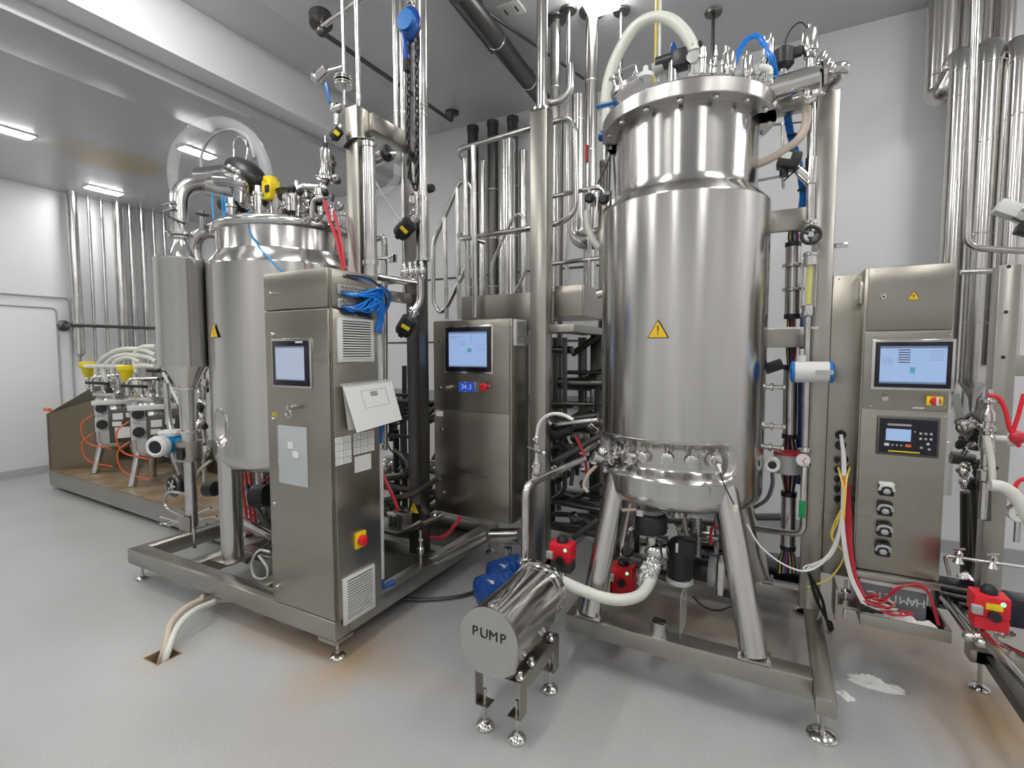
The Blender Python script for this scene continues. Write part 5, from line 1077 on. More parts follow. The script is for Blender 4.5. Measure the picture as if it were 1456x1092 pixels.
for i in range(14):
    u = 990 + rnd.random() * 42; h = .04 + rnd.random() * .1; q = at(u, 104, y=2.65 + rnd.random() * .3)
    obj('pin', B().lathe([(.006, 0), (.006, h * .6), (.012, h * .6), (.012, h * .75), (.005, h * .78), (.005, h)], q, n=10), 'polish', t)
for u, v in ((1075, 108), (1090, 118), (985, 110), (1040, 116)):
    q = at(u, v, y=2.6); obj('fitting', B().lathe([(.01, -.03), (.016, -.02), (.016, 0), (.024, .002), (.024, .016), (.012, .02), (.012, .05)], q, (rnd.random() * .5, -.2, 1), 14), 'polish', t)
# condenser pipe to the upper right
t = T('condenser_pipe', 'polished condenser barrel slanting from the lid to a bent end at the upper right', 'pipe', (*at(1130, 120, y=2.66),))
a_, b2 = at(1083, 132, y=2.66), at(1172, 106, y=2.66); dr = (b2 - a_).normalized()
obj('barrel', B().cyl(a_ + dr * .02, b2 - dr * .02, .05, n=32), 'polish', t); obj('left_reducer', B().cyl(a_ - dr * .03, a_ + dr * .02, .042, .05, 28), 'pipe', t)
for k in (0.02, .16): clamp(t, a_ + dr * k if k < .1 else b2, dr, .046)
obj('end_bend', B().tube([b2, at(1186, 98, y=2.66), at(1200, 96, y=2.66), at(1198, 104, y=2.75), at(1176, 124, y=2.85)], .026, .04, 18), 'polish', t)
obj('upper_pipe', B().cyl(at(1095, 118, y=2.75), at(1180, 92, y=2.75), .02, n=16), 'pipe', t)
obj('drain', B().lathe([(.012, 0), (.02, .02), (.02, .05), (.014, .06), (.014, .1)], at(1147, 148, y=2.66), n=16), 'polish', t)
for u, v in ((1138, 137), (1158, 136)): q = at(u, v, y=2.62); obj('clamp_wing', B().bar(q + V((-.03, 0, -.005)), q + V((.03, 0, .005)), .012, .012, .003), 'polish', t)
for u, v in ((1168, 84), (1180, 100), (1175, 95)): q = at(u, v, y=2.62); obj('fitting', B().lathe([(.012, -.02), (.02, -.015), (.02, .015), (.012, .03)], q, (.3, 0, 1), 12), 'polish', t)
# blue tubing loops on the lid and down the frame
t = T('tube_bundle', 'translucent blue tubes arching over the right side of the tall tank lid', 'cable', (*at(1080, 80, y=2.6),))
for i in range(7):
    r_ = lambda s: random.uniform(-s, s)
    pts = [at(1046 + r_(3), 88 + r_(4), y=2.6), at(1056 + r_(3), 64 + r_(4), y=2.6), at(1072 + r_(4), 50 + r_(4), y=2.6), at(1086 + r_(4), 62 + r_(5), y=2.6), at(1098 + r_(4), 84 + r_(4), y=2.6), at(1104 + r_(3), 106 + r_(3), y=2.66)]
    obj('tube', B().tube(pts, .005, n=6, curve=True), 'bluetube', t)
t = T('tube_bundle', 'flat blue tube bundle running down behind the tall tank on its right', 'cable', (*at(1122, 170, y=2.95),))
for i in range(4):
    d = i * 2.6; obj('tube', B().tube([at(1114 + d, 150, y=2.95), at(1120 + d, 190, y=2.95), at(1131 + d, 230, y=2.95), at(1138 + d, 270, y=2.95), at(1137 + d, 292, y=2.95), at(1132 + d, 330, y=2.97)], .0065, n=6, curve=True), 'bluetube', t)
for u, v in ((1126, 192), (1141, 270)): q = at(u, v, y=2.94); obj('cable_tie', B().box(q.x - .022, q.x + .022, q.y - .012, q.y + .01, q.z - .004, q.z + .004), 'black', t)
solo('hose', B().tube([at(u, v, y=2.6) for u, v in ((1046, 109), (1062, 102), (1078, 97), (1092, 99), (1093, 108))], .018, n=12, curve=True), 'hose', 'short white hose lying across the right rim of the lid', 'hose')
solo('hose', B().tube([at(u, v, y=2.72) for u, v in ((1147, 152), (1146, 175), (1138, 195), (1118, 212), (1095, 226), (1072, 236))], .019, n=12, curve=True), 'beige', 'beige hose curving from the condenser drain round the tank neck', 'hose')
# right post with arms
t = T('steel_stand', 'tall square steel column with cross plates at the right of the tall tank', 'frame', (.19, 2.9, 0))
zt_ = at(1175, 130, y=2.85).z
QX0, QX1 = .147, .237
obj('column', B().box(QX0, QX1, 2.85, 2.93, .25, zt_, .003), 'beam', t)
zz = at(1130, 150, y=2.86).z; obj('top_arm', B().box(-.12, QX0, 2.86, 2.92, zz - .02, zz + .06, .003), 'beam', t)
for v0, v1, y in ((297, 328, 2.88), (468, 494, 2.88)):
    za_, zb_ = at(1120, v0, y=y).z, at(1120, v1, y=y).z; obj('cross_plate', B().box(-.18, QX0, y, y + .03, zb_, za_, .003), 'beam', t)
solo('bent_bracket', B().tube([at(u, v, y=3.3) for u, v in ((1080, 180), (1112, 176), (1114, 268), (1113, 250), (1072, 258))], .008, .005, 8), 'pipe', 'thin bent rod bracket seen behind the beige hose', 'rod')
solo('wall_joint_rod', B().cyl(at(1070, 182, y=3.6), at(1168, 170, y=3.6), .005, n=8), 'dark', 'thin horizontal rod behind the blue bundle under the condenser', 'rod')
# valve train left of the right post
t = T('valve_train', 'vertical pipe with Y-branch, hand wheel and clamps right of the tall tank', 'pipe', (*at(1150, 340, y=2.78),))
ya = 2.78
obj('pipe', B().cyl(at(1152, 330, y=ya), at(1154, 148, y=ya), .018, n=18), 'pipe', t)
obj('body', B().cyl(at(1152, 262, y=ya), at(1154, 225, y=ya), .026, n=18), 'polish', t)
obj('branch', B().cyl(at(1153, 258, y=ya), at(1133, 240, y=ya), .026, .022, 18), 'polish', t)
for v in (316, 322, 362): clamp(t, at(1152, v, y=ya), (0, 0, 1), .022)
q = at(1153, 334, y=ya - .05); wh = obj('hand_wheel', B().torus(q, (0, 1, 0), .038, .009, 28, 8), 'black', t)
for i in range(3): a = i * 2.09 + .5; obj('spoke', B().cyl(q, q + V((.036 * math.cos(a), 0, .036 * math.sin(a))), .007, n=8), 'black', wh)
obj('wheel_hub', B().cyl(q + V((0, -.012, 0)), q + V((0, .05, 0)), .012, n=12), 'polish', t)
t = T('valve_actuator', 'black cube actuator on the Y-branch right of the tank neck', 'valve', (*at(1122, 230, y=2.76),))
q = at(1122, 229, y=2.76); obj('housing', B().bar(q + V((-.045, 0, .015)), q + V((.045, 0, -.015)), .09, .08, .01), 'black', t); obj('white_label', B().bar(q + V((-.03, -.047, .02)), q + V((.008, -.047, .008)), .004, .03), 'white', t); obj('lug', B().cyl(q + V((-.02, 0, -.04)), q + V((-.02, 0, -.07)), .02, n=12), 'black', t); obj('spindle', B().bar(q + V((.05, 0, -.03)), q + V((-.02, 0, -.09)), .006, .006), 'rubber', t)
t = T('flow_gauge', 'glass tube flow gauge with yellow liquid below the hand wheel', 'gauge', (*at(1149, 440, y=ya),))
a_, b2 = at(1149, 438, y=ya), at(1152, 368, y=ya)
obj('glass_tube', B().cyl(a_, b2, .022, n=20, cap=False), 'glass', t); obj('liquid', B().cyl(a_ + V((0, 0, .02)), b2 - V((0, 0, .03)), .013, n=16), 'water', t)
for p_ in (a_, b2): obj('end_fitting', B().lathe([(.018, -.035), (.028, -.03), (.028, .01), (.024, .014)], p_, n=20), 'polish', t)
for dx in (-.028, .028): obj('side_rod', B().cyl(a_ + V((dx, 0, 0)), b2 + V((dx, 0, 0)), .004, n=8), 'pipe', t)
t = T('down_pipe', 'long polished pipe running down from the flow gauge and turning under the tank', 'pipe', (*at(1146, 700, y=ya),))
obj('pipe', B().tube([at(1149, 438, y=ya), at(1142, 760, y=ya), at(1075, 752, y=2.9)], .016, .05, 16), 'pipe', t)
for v in (447, 640, 660, 655): clamp(t, at(1148 - (v - 440) * .02, v, y=ya), (0, 0, 1), .02)
obj('tie_bar', B().bar(at(1090, 467, y=ya + .03), at(1164, 466, y=ya + .03), .01, .01), 'polish', t)
a_ = at(1144, 660, y=ya - .02); obj('valve_lever', B().bar(a_, at(1141, 715, y=ya - .03), .014, .008, .002), 'polish', t); obj('green_grip', B().bar(at(1141, 712, y=ya - .03), at(1140, 736, y=ya - .03), .028, .014, .003), 'green', t, label='green lever grip')
t = T('pressure_gauge', 'small round white-faced gauge on the down pipe', 'gauge', (*at(1142, 654, y=2.74),))
q = at(1142, 654, y=2.74); obj('case', B().cyl(q + V((0, .02, 0)), q, .032, n=28), 'polish', t); obj('dial', B().cyl(q, q + V((0, -.002, 0)), .028, n=28), 'paper', t); obj('needle', B().bar(q + V((-.004, -.003, -.01)), q + V((.012, -.003, .014)), .002, .003), 'red', t)
t = T('flow_transmitter', 'pale horizontal cylinder transmitter with blue end caps right of the tall tank', 'sensor', (*at(1152, 545, y=2.66),))
a_, b2 = at(1130, 529, y=2.66), at(1179, 529, y=2.66); dr = (b2 - a_).normalized(); obj('housing', B().cyl(a_, b2, .048, n=32), 'white', t)
for p_, s in ((a_, -1), (b2, 1)): obj('end_cap', B().lathe([(.05, 0), (.05, .012), (.036, .02)], p_, dr * s, 32), 'blue', t, label='blue end cap')
obj('label', B().bar(a_ + dr * .08 + V((0, -.049, .0)), a_ + dr * .15 + V((0, -.049, .0)), .002, .02), 'greyp', t); q = at(1140, 505, y=2.66); obj('cable_gland', B().cyl(q + V((0, 0, .0)), q + V((0, 0, -.06)), .018, n=14), 'white', t); obj('gland_cap', B().cyl(q, q + V((0, 0, .03)), .012, n=12), 'polish', t)
# cable conduit of steel segments with wires showing
t = T('cable_conduit', 'segmented steel cable conduit with coloured wires showing between its lengths', 'pipe', (*at(1122, 800, y=2.98),))
yc = 2.98
def cseg(v0, v1, du=0, r=.036): 
    obj('tube_length', B().cyl(at(1128 - (v1 - 345) * .018, v1, y=yc), at(1128 - (v0 - 345) * .018, v0, y=yc), r, n=26), 'pipe', t)
    for v in (v0, v1): q = at(1128 - (v - 345) * .018, v, y=yc); obj('black_collar', B().cyl(q + V((0, 0, -.012)), q + V((0, 0, .012)), r * 1.06, n=26), 'black', t)
cseg(348, 450); cseg(522, 620); cseg(702, 778)
for k in (0, 1): v = (378, 412)[k]; clamp(t, at(1128, v, y=yc), (0, 0, 1), .037)
for v0, v1, nn in ((325, 350, 6), (450, 525, 8), (615, 705, 16), (775, 815, 12)):
    for i in range(nn):
        m = ['black', 'yeltube', 'rubber', 'greyp', 'bluetube', 'redtube', 'black', 'hose'][i % 8]; dx = (i / (nn - 1) - .5) * 2; uc = 1128 - ((v0 + v1) / 2 - 345) * .018
        sp = 12 if nn > 10 else 7
        obj('wire', B().tube([at(uc + dx * 5, v0, y=yc), at(uc + dx * sp, (v0 + v1) / 2, y=yc - .015 * (i % 3)), at(uc + dx * (5 if v1 < 800 else 14), v1, y=yc)], .0045, n=6, curve=True), m, t)
solo('trunking', B().box(*(lambda p, q: (p.x, q.x, 3.03, 3.06, q.z, p.z))(at(1138, 450, y=3.03), at(1147, 690, y=3.03)), .003), 'paintblue', 'dark blue flat strip behind the conduit and down pipe', 'strip')
t = T('sensor_head', 'grey drum-shaped sensor with red top stripe on the conduit', 'sensor', (*at(1120, 660, y=2.85),))
q = at(1119, 658, y=2.85); obj('drum', B().cyl(q + V((0, 0, -.05)), q + V((0, 0, .055)), .062, n=28), 'greyp', t); obj('red_stripe', B().cyl(q + V((0, 0, .045)), q + V((0, 0, .058)), .063, n=28), 'redtube', t)
t = T('round_sensor', 'round white-rimmed sensor with a black centre beside the tank base', 'sensor', (*at(1098, 665, y=2.68),))
q = at(1098, 661, y=2.68); obj('ring', B().lathe([(.02, -.004), (.032, -.01), (.036, 0), (.036, .04)], q, (0, 1, 0), 30), 'white', t); obj('lens', B().cyl(q + V((0, -.006, 0)), q + V((0, .01, 0)), .019, n=24), 'black', t)
obj('tail', B().tube([at(u, v, y=2.7) for u, v in ((1098, 672), (1098, 690), (1090, 710), (1072, 722))], .009, n=8, curve=True), 'dark', t)
t = T('proximity_sensor', 'small black angled box sensor beside the tank, left of the pale transmitter', 'sensor', (*at(1100, 522, y=2.9),))
q = at(1100, 522, y=2.85); obj('box', B().bar(q + V((-.04, 0, -.012)), q + V((.04, 0, .02)), .05, .055, .006), 'black', t); obj('lead', B().tube([q + V((.03, 0, 0)), q + V((.07, .02, -.02)), q + V((.1, .05, -.02))], .004, n=6, curve=True), 'black', t)
for i, (u, v) in enumerate(((1100, 550), (1100, 605), (1098, 635))):
    t = T('side_port', ('upper', 'middle', 'lower')[i] + ' small polished side port on the right flank of the tall tank', 'valve', (*at(u, v, y=2.85),))
    p_ = at(u - 12, v, y=2.8); obj('port', B().lathe([(.012, 0), (.012, .02), (.02, .022), (.02, .034), (.011, .038), (.011, .075), (.017, .078), (.017, .09)], p_, (1, 0, 0), 14), 'polish', t); obj('flange', B().lathe([(.018, .0), (.018, .006)], p_, (1, 0, 0), 14), 'pipe', t)
t = T('valve_cluster', 'cluster of chrome valves and a tap at the left end of the recessed port band', 'valve', (*at(866, 650, y=2.45),))
for i, (u, v, r) in enumerate(((850, 650, .024), (858, 642, .018), (866, 655, .022), (862, 668, .018), (846, 656, .02), (872, 640, .015), (878, 641, .018))):
    q = at(u, v, y=2.44 + .01 * i); obj('fitting', B().lathe([(r * .5, -r * 1.6), (r, -r), (r, r * .5), (r * 1.3, r * .6), (r * 1.3, r), (r * .6, r * 1.4)], q, ((i % 3) - 1, -.5, .4), 14), 'polish' if i != 6 else 'white', t)
obj('drain_hose', B().tube([at(u, v, y=2.44) for u, v in ((848, 662), (836, 675), (830, 690), (836, 700))], .009, n=8, curve=True), 'beige', t)
solo('cable', B().tube([at(1022, 668, y=2.28), at(1030, 690, y=2.28), at(1040, 710, y=2.28), at(1046, 722, y=2.29)], .003, n=6, curve=True), 'rubber', 'thin black probe cable hanging from the right end of the port band', 'cable')
q = at(1046, 722, y=2.28); solo('cable_marker', B().box(q.x - .008, q.x + .008, q.y - .002, q.y + .002, q.z - .02, q.z + .012, .001), 'cream', 'tiny cream tag at the end of the probe cable', 'tag')
solo('cable', B().tube([at(u, v, y=2.34) for u, v in ((1062, 745), (1080, 775), (1110, 800), (1143, 812), (1170, 800), (1190, 770), (1197, 735))], .0035, n=6, curve=True), 'white', 'thin white cable swooping from the right tank leg to the grey panel', 'cable')
# ---- below the tall tank
t = T('valve_actuator', 'large black round-bodied valve actuator right under the tall tank', 'valve', (*at(925, 770, y=2.55),))
q = at(926, 742, y=2.5); obj('housing', B().lathe([(.05, -.06), (.078, -.045), (.08, .03), (.07, .045), (.06, .05)], q, n=32), 'black', t); obj('cap', B().lathe([(.06, .05), (.045, .065), (0, .07)], q, n=28), 'greyp', t); obj('white_tag', B().bar(q + V((-.055, -.06, .06)), q + V((-.025, -.065, .06)), .03, .03), 'white', t)
for i in range(6): a = i * 1.05; obj('screw', B().ball(q + V((.078 * math.cos(a), .078 * math.sin(a), -.02)), .007, n=6), 'ink', t)
t = T('bottom_valve', 'foil-wrapped bottom valve joining the white hose below the tall tank', 'valve', (*at(925, 830, y=2.45),))
q = at(930, 785, y=2.48)
obj('valve_body', B().lathe([(.03, -.04), (.045, -.02), (.045, .02), (.03, .04)], q, (1, 0, .3), 20), 'polish', t); obj('bonnet', B().cyl(q + V((-.01, 0, .0)), q + V((-.015, .01, .07)), .028, n=18), 'pipe', t)
obj('side_flange', B().lathe([(.025, 0), (.042, .01), (.042, .03), (.025, .035)], q + V((.04, 0, .01)), (1, 0, .2), 20), 'polish', t)
bf = B(); bmesh.ops.create_icosphere(bf.m, subdivisions=4, radius=1)
for v_ in bf.m.verts:
    n0 = v_.co.copy(); k = 1 + .16 * math.sin(n0.x * 9 + n0.z * 7) * math.cos(n0.y * 11 + 3 * n0.z) + random.uniform(-.07, .07); v_.co = V((n0.x * .045, n0.y * .045, n0.z * .085)) * k
bmesh.ops.rotate(bf.m, verts=bf.m.verts, cent=(0, 0, 0), matrix=Matrix.Rotation(.35, 3, 'Y')); bmesh.ops.translate(bf.m, verts=bf.m.verts, vec=at(922, 815, y=2.43))
obj('foil_wrap', bf, 'foil', t, flat=True, label='crumpled aluminium foil')
solo('hose', B().tube([at(798, 826, y=2.12), at(825, 838, y=2.16), at(855, 849, y=2.2), at(885, 853, y=2.24), at(910, 846, y=2.32), at(924, 828, y=2.4), at(930, 806, y=2.44)], .027, n=16, curve=True), 'hose', 'thick white hose sagging from the pump to the foil-wrapped valve', 'hose')
t = T('agitator_motor', 'black upright motor with a pale base ring under the tall tank', 'motor', (*at(968, 825, y=2.6),))
q = at(967, 790, y=2.58); obj('body', B().lathe([(.05, -.12), (.062, -.11), (.066, -.02), (.066, .06), (.045, .085), (.02, .1)], q, n=30), 'black', t); obj('base_ring', B().lathe([(.052, -.145), (.066, -.135), (.066, -.115), (.05, -.11)], q, n=30), 'white', t); obj('top_box', B().box(q.x - .01, q.x + .08, q.y - .06, q.y + .02, q.z + .01, q.z + .1, .012), 'black', t); obj('tag', B().box(q.x - .012, q.x + .0, q.y - .069, q.y - .063, q.z + .04, q.z + .085), 'white', t)
t = T('flanged_motor', 'black horizontal motor with a round grey flange and a plate under the tall tank', 'motor', (*at(1018, 840, y=2.8),))
q = at(1008, 812, y=2.75); obj('body', B().cyl(q + V((-.12, 0, 0)), q + V((0, 0, 0)), .06, n=26), 'black', t); obj('flange', B().lathe([(.075, 0), (.078, .006), (.078, .03), (.07, .04)], q, (1, 0, 0), 32), 'greyp', t); obj('end_plate', B().box(q.x + .05, q.x + .075, q.y - .07, q.y + .05, q.z - .09, q.z + .08, .003), 'white', t); obj('foot_rail', B().box(q.x + .04, q.x + .12, q.y - .03, q.y + .03, q.z - .11, q.z - .09, .003), 'black', t)
def redbox(label, u, v, y, ledpos=None, sz=.055, yaw=0, yel=False):
    q = at(u, v, y=y); t = T('valve_actuator', label, 'valve', (q.x, q.y, q.z - sz))
    obj('housing', B().box(q.x - sz, q.x + sz, q.y - sz * .8, q.y + sz * .8, q.z - sz * .55, q.z + sz, .008), 'red', t)
    obj('lower_housing', B().box(q.x - sz * .9, q.x + sz, q.y - sz * .7, q.y + sz * .7, q.z - sz * 1.5, q.z - sz * .55, .006), 'boxdark' if not yel else 'red', t)
    obj('indicator', B().lathe([(sz * .5, 0), (sz * .5, .015), (sz * .3, .03)], (q.x, q.y, q.z + sz), n=18), 'black', t); obj('knob', B().cyl((q.x + sz * .1, q.y - sz * .8, q.z - sz * .3), (q.x + sz * .1, q.y - sz * 1.1, q.z - sz * .3), sz * .35, n=18), 'black', t)
    obj('plug', B().box(q.x - sz * 1.15, q.x - sz * .55, q.y - sz * 1.1, q.y - sz * .7, q.z - sz * .3, q.z + sz * .3, .003), 'greyp', t); obj('led', B().ball((q.x + sz * .55, q.y - sz * .8, q.z + sz * .6), .008, n=8), 'led', t); obj('bracket', B().cyl((q.x, q.y, q.z - sz * 1.5), (q.x, q.y, q.z - sz * 2.3), sz * .35, n=14), 'pipe', t)
    return t, q
redbox('red actuator with a grey plug behind the pump, left of the hose', 800, 786, 2.3, sz=.058)
t, q = redbox('red actuator with a lit green lamp between the tank leg and the foil', 886, 818, 2.75, sz=.065, yel=True)
t = T('drive_motor', 'pair of dark blue ribbed motor housings on the floor behind the pump', 'motor', (*at(700, 845, z=0),))
for u, v, y, r in ((695, 838, 2.3, .085), (712, 815, 2.55, .085)):
    q = at(u, v, y=y); obj('motor_housing', B().cyl(q + V((-.02, -.05, 0)), q + V((.06, .12, 0)), r, n=28), 'paintblue', t)
    for k in range(4): obj('rib', B().torus(q + V((-.01 + .018 * k, -.03 + .036 * k, 0)), V((.08, .17, 0)), r, .004, 28, 6), 'paintblue', t)
    obj('fan_cover', B().lathe([(r * .9, 0), (r * .6, .02), (0, .025)], q + V((-.02, -.05, 0)), V((-.08, -.17, 0)), 28), 'paintblue', t); obj('white_plate', B().box(q.x + .02, q.x + .06, q.y - .05, q.y - .045, q.z + r * .75, q.z + r * .95), 'white', t)
    obj('foot_block', B().box(q.x - .03, q.x + .06, q.y - .02, q.y + .1, 0, q.z - r * .9), 'paintblue', t)
t = T('suction_pipe', 'polished pipe rising behind the pump and bending toward the tall tank', 'pipe', (*at(747, 812, y=2.15),))
obj('pipe', B().tube([at(747, 812, y=2.15), at(747, 690, y=2.15), at(830, 652, y=2.9)], .021, .07, 18), 'pipe', t)
for u, v, y in ((762, 677, 2.3), (789, 670, 2.5), (747, 795, 2.15)): clamp(t, at(u, v, y=y), (1, 0, .3) if v < 700 else (0, 0, 1), .023)
t = T('sample_valve', 'small steel sampling valve with a white bent tube by the central column', 'valve', (*at(763, 675, y=2.3),))
q = at(763, 645, y=2.3); obj('cone', B().lathe([(.026, -.1), (.026, -.06), (.012, -.02), (.012, .01), (.018, .015), (.018, .05), (.01, .055), (.01, .08)], q, n=18), 'polish', t); obj('cross_handle', B().cyl(q + V((-.05, 0, .03)), q + V((.05, -.02, .01)), .008, n=8), 'polish', t); obj('knob', B().ball(q + V((.05, -.02, .01)), .014, n=10), 'polish', t)
obj('white_tube', B().tube([at(u, v, y=2.3) for u, v in ((763, 622), (767, 602), (780, 590), (798, 589), (815, 597))], .009, n=10, curve=True), 'white', t, label='white bent tube')
clamp(t, q + V((0, 0, .08)), (0, 0, 1), .012); clamp(t, q + V((0, 0, -.06)), (0, 0, 1), .02)
t = T('pipe_manifold', 'dark racks of pipes and valves between the central column and the tall tank', 'pipe', (-1.1, 3.2, .2))
pipes(t, [(.03, 3.6, [(790, 480), (790, 600)]), (.035, 3.7, [(828, 480), (828, 590)]), (.045, 3.5, [(795, 545), (850, 545)]), (.02, 3.3, [(783, 578), (815, 576)]), (.025, 3.2, [(780, 620), (855, 600)]), (.018, 3.3, [(803, 480), (803, 700), (785, 710)]), (.02, 3.1, [(785, 600), (850, 590)]),
    (.02, 3.3, [(780, 712), (855, 725)]), (.02, 3.4, [(780, 730), (855, 735)]), (.02, 3.2, [(780, 745), (850, 750)]), (.018, 3.0, [(815, 765), (850, 740)]), (.022, 3.0, [(785, 660), (852, 620)]), (.02, 3.4, [(845, 580), (845, 640)]), (.015, 3.2, [(812, 690), (818, 640), (840, 625)]), (.02, 3.5, [(780, 640), (850, 655)])])
pipes(t, [(.03, 3.1, [(830, 640), (850, 625)]), (.012, 3.5, [(843, 550), (843, 590)]), (.018, 3.0, [(780, 605), (820, 600), (850, 597)]), (.05, 2.75, [(700, 762), (740, 762)])], 'pipe')
rnd = random.Random(9)
for i in range(14):
    q = at(784 + rnd.random() * 66, 600 + rnd.random() * 150, y=3.0 + rnd.random() * .5); r = .018 + rnd.random() * .025; obj('valve_body', B().lathe([(r * .5, -r * 1.5), (r, -r), (r, r), (r * .6, r * 1.5)], q, (rnd.random() - .5, -.3, rnd.random()), 16), ['black', 'dark', 'pipe', 'dark'][i % 4], t)
for i in range(20):
    q = at(785 + rnd.random() * 66, 480 + rnd.random() * 290, y=3.25 + rnd.random() * .5); d = [V((1, 0, 0)), V((0, 0, 1)), V((1, .3, 0)), V((.6, 0, .4))][i % 4]; h_ = .1 + .15 * rnd.random()
    q.z = max(q.z, .2 + d.z * h_); obj('pipe', B().cyl(q - d * h_, q + d * h_, .015 + .02 * rnd.random(), n=12), ['dark', 'black', 'dark', 'boxdark'][i % 4], t)
q = at(790, 620, y=3.0); obj('black_actuator', B().cyl(at(782, 622, y=3.0), at(812, 612, y=3.0), .03, n=16), 'black', t)
solo('cable', B().tube([at(u, v, y=2.9) for u, v in ((818, 620), (828, 640), (833, 660), (834, 682))], .009, n=8, curve=True), 'redtube', 'dark red cable hanging by the dark pipe rack left of the tall tank', 'cable')
t = T('reducer_pipe', 'thick level pipe end with a band under the two-door cabinet', 'pipe', (*at(720, 762, y=2.8),))
obj('pipe', B().cyl(at(703, 762, y=2.85), at(752, 764, y=2.85), .052, n=28), 'pipe', t); obj('band', B().cyl(at(703, 762, y=2.85), at(708, 762, y=2.85), .058, n=28), 'polish', t); obj('cone', B().cyl(at(722, 778, y=2.8), at(722, 800, y=2.8), .03, .012, 16), 'polish', t)
t = T('pipe_manifold', 'low tangle of pipes, fittings and stained parts behind the legs of the tall tank', 'pipe', (-.3, 3.1, .1))
pipes(t, [(.02, 3.2, [(870, 735), (1040, 745)]), (.025, 3.4, [(860, 770), (1040, 775)]), (.018, 3.0, [(985, 740), (985, 800)]), (.02, 3.3, [(860, 800), (1030, 790)]), (.015, 2.9, [(860, 830), (900, 800), (960, 830)]), (.02, 3.1, [(1075, 735), (1110, 735)]), (.03, 3.3, [(870, 740), (870, 820)]), (.02, 3.5, [(1000, 740), (1005, 800)])])
pipes(t, [(.03, 3.0, [(990, 735), (990, 800)]), (.016, 2.9, [(972, 735), (976, 760)]), (.02, 3.3, [(1000, 760), (1060, 765)])], 'pipe')
for i in range(22):
    u = 862 + rnd.random() * 175; q = at(u, 735 + rnd.random() * 90, y=2.9 + rnd.random() * .4); r = .015 + rnd.random() * .025; obj('valve_body', B().lathe([(r * .5, -r * 1.5), (r, -r), (r, r), (r * .6, r * 1.5)], q, (rnd.random() - .5, -.3, rnd.random()), 16), ['dark', 'black', 'polish', 'dark'][i % 4], t)
for i in range(18):
    q = at(866 + rnd.random() * 170, 738 + rnd.random() * 85, y=2.95 + rnd.random() * .4); d = [V((1, 0, 0)), V((0, 0, 1)), V((1, .3, 0))][i % 3]; h_ = .06 + .1 * rnd.random()
    q.z = max(q.z, .12 + d.z * h_); obj('pipe', B().cyl(q - d * h_, q + d * h_, .01 + .016 * rnd.random(), n=12), ['dark', 'black', 'dark', 'pipe'][i % 4], t)
for lb, pts, y, r, m in (('red cable arched behind the black motors', [(1010, 775), (1012, 752), (1020, 750), (1028, 765), (1032, 778)], 2.8, .008, 'redtube'), ('brownish cable looping behind the left tank leg', [(865, 845), (866, 800), (868, 750), (880, 728), (905, 724)], 2.42, .008, 'beige'), ('thin black cable lying on the floor under the tank', [(985, 848), (1000, 862), (1020, 868), (1042, 862)], 2.6, .005, 'rubber')):
    solo('cable', B().tube([at(u, v, y=y) for u, v in pts], r, n=8, curve=True), m, lb, 'cable')
solo('cable_trunking', B().box(*(lambda p, q: (p.x, q.x, 3.25, 3.5, .12, p.z))(at(985, 786, y=3.25), at(1146, 775, y=3.25)), .01), 'bezel', 'long black cable trunking low behind the right tank leg', 'trunking')
solo('wiring_box', B().box(*(lambda p, q: (p.x, q.x, 3.1, 3.13, q.z, p.z))(at(1020, 700, y=3.1), at(1052, 785, y=3.1)), .005), 'dark', 'dark metal plate standing behind the right tank leg', 'panel')
q = at(968, 880, y=2.3); solo('glass_strip', B().box(q.x - .001, q.x + .003, 2.28, 2.45, .25, at(968, 845, y=2.3).z, 0), 'glass', 'thin clear plate standing upright on the front beam', 'plate')
# ================================================================ RIGHT SIDE
GY = 2.86
a_, b2 = at(1184, 392, y=GY), at(1228, 390, y=GY); gz0 = at(1200, 820, y=GY).z
t = T('terminal_panel', 'plain narrow grey panel with cable glands beside the right cabinet', 'panel', ((a_.x + b2.x) / 2, GY, gz0))
obj('panel', B().box(QX1 + .002, b2.x + .03, GY, GY + .2, gz0, a_.z, .003), 'panel', t)
for u, v in ((1193, 397), (1222, 396)): q = at(u, v, y=GY); obj('screw', B().lathe([(.005, 0), (.004, .003)], q, (0, -1, 0), 8), 'polish', t)
gl = []
for i in range(2):
    q = at(1195, 618 + i * 15, y=GY); gl.append(q); k = obj('cable_gland', B().torus(q + V((0, -.004, 0)), (0, 1, 0), .018, .006, 24, 8), 'black', t); obj('gland_hole', B().cyl(q + V((0, -.002, 0)), q + V((0, .0, 0)), .014, n=16), 'ink', k)
for i in range(5):
    for j in range(2):
        q = at(1190 + j * 12, 652 + i * 14, y=GY); k = obj('connector', B().lathe([(.013, 0), (.013, .02), (.009, .035), (.006, .05)], q, (-.1, -1, -.2), 14), 'black', t)
t = T('cable_bundle', 'loose bundle of white, red and yellow cables falling from the grey panel glands', 'cable', (*at(1200, 700, y=2.8),))
rnd = random.Random(2)
def cab(pts, r, m, y0=2.80, y1=2.66):
    n = len(pts) - 1; obj('cable', B().tube([at(u, v, y=y0 + (y1 - y0) * i / n) for i, (u, v) in enumerate(pts)], r, n=8, curve=True), m, t)
for k in range(3): cab([(1195 + k, 618), (1198 + k * 2, 660), (1197 + k, 720), (1198 + k * 2, 770), (1208 + k * 2, 820), (1226 + k * 3, 858 + k)], .0045, 'white')
for k in range(5): cab([(1199 + k * 2, 690), (1198 + k * 3, 740), (1203 + k * 2, 780), (1210 + k * 2, 820), (1224 + k * 2, 848), (1238 + k * 3, 846)], .005, 'redtube')
for k in range(3): cab([(1192 + k * 8, 665), (1196 + k * 4, 680), (1200 + k, 700), (1199, 740)], .005, ['yeltube', 'orange', 'yeltube'][k])
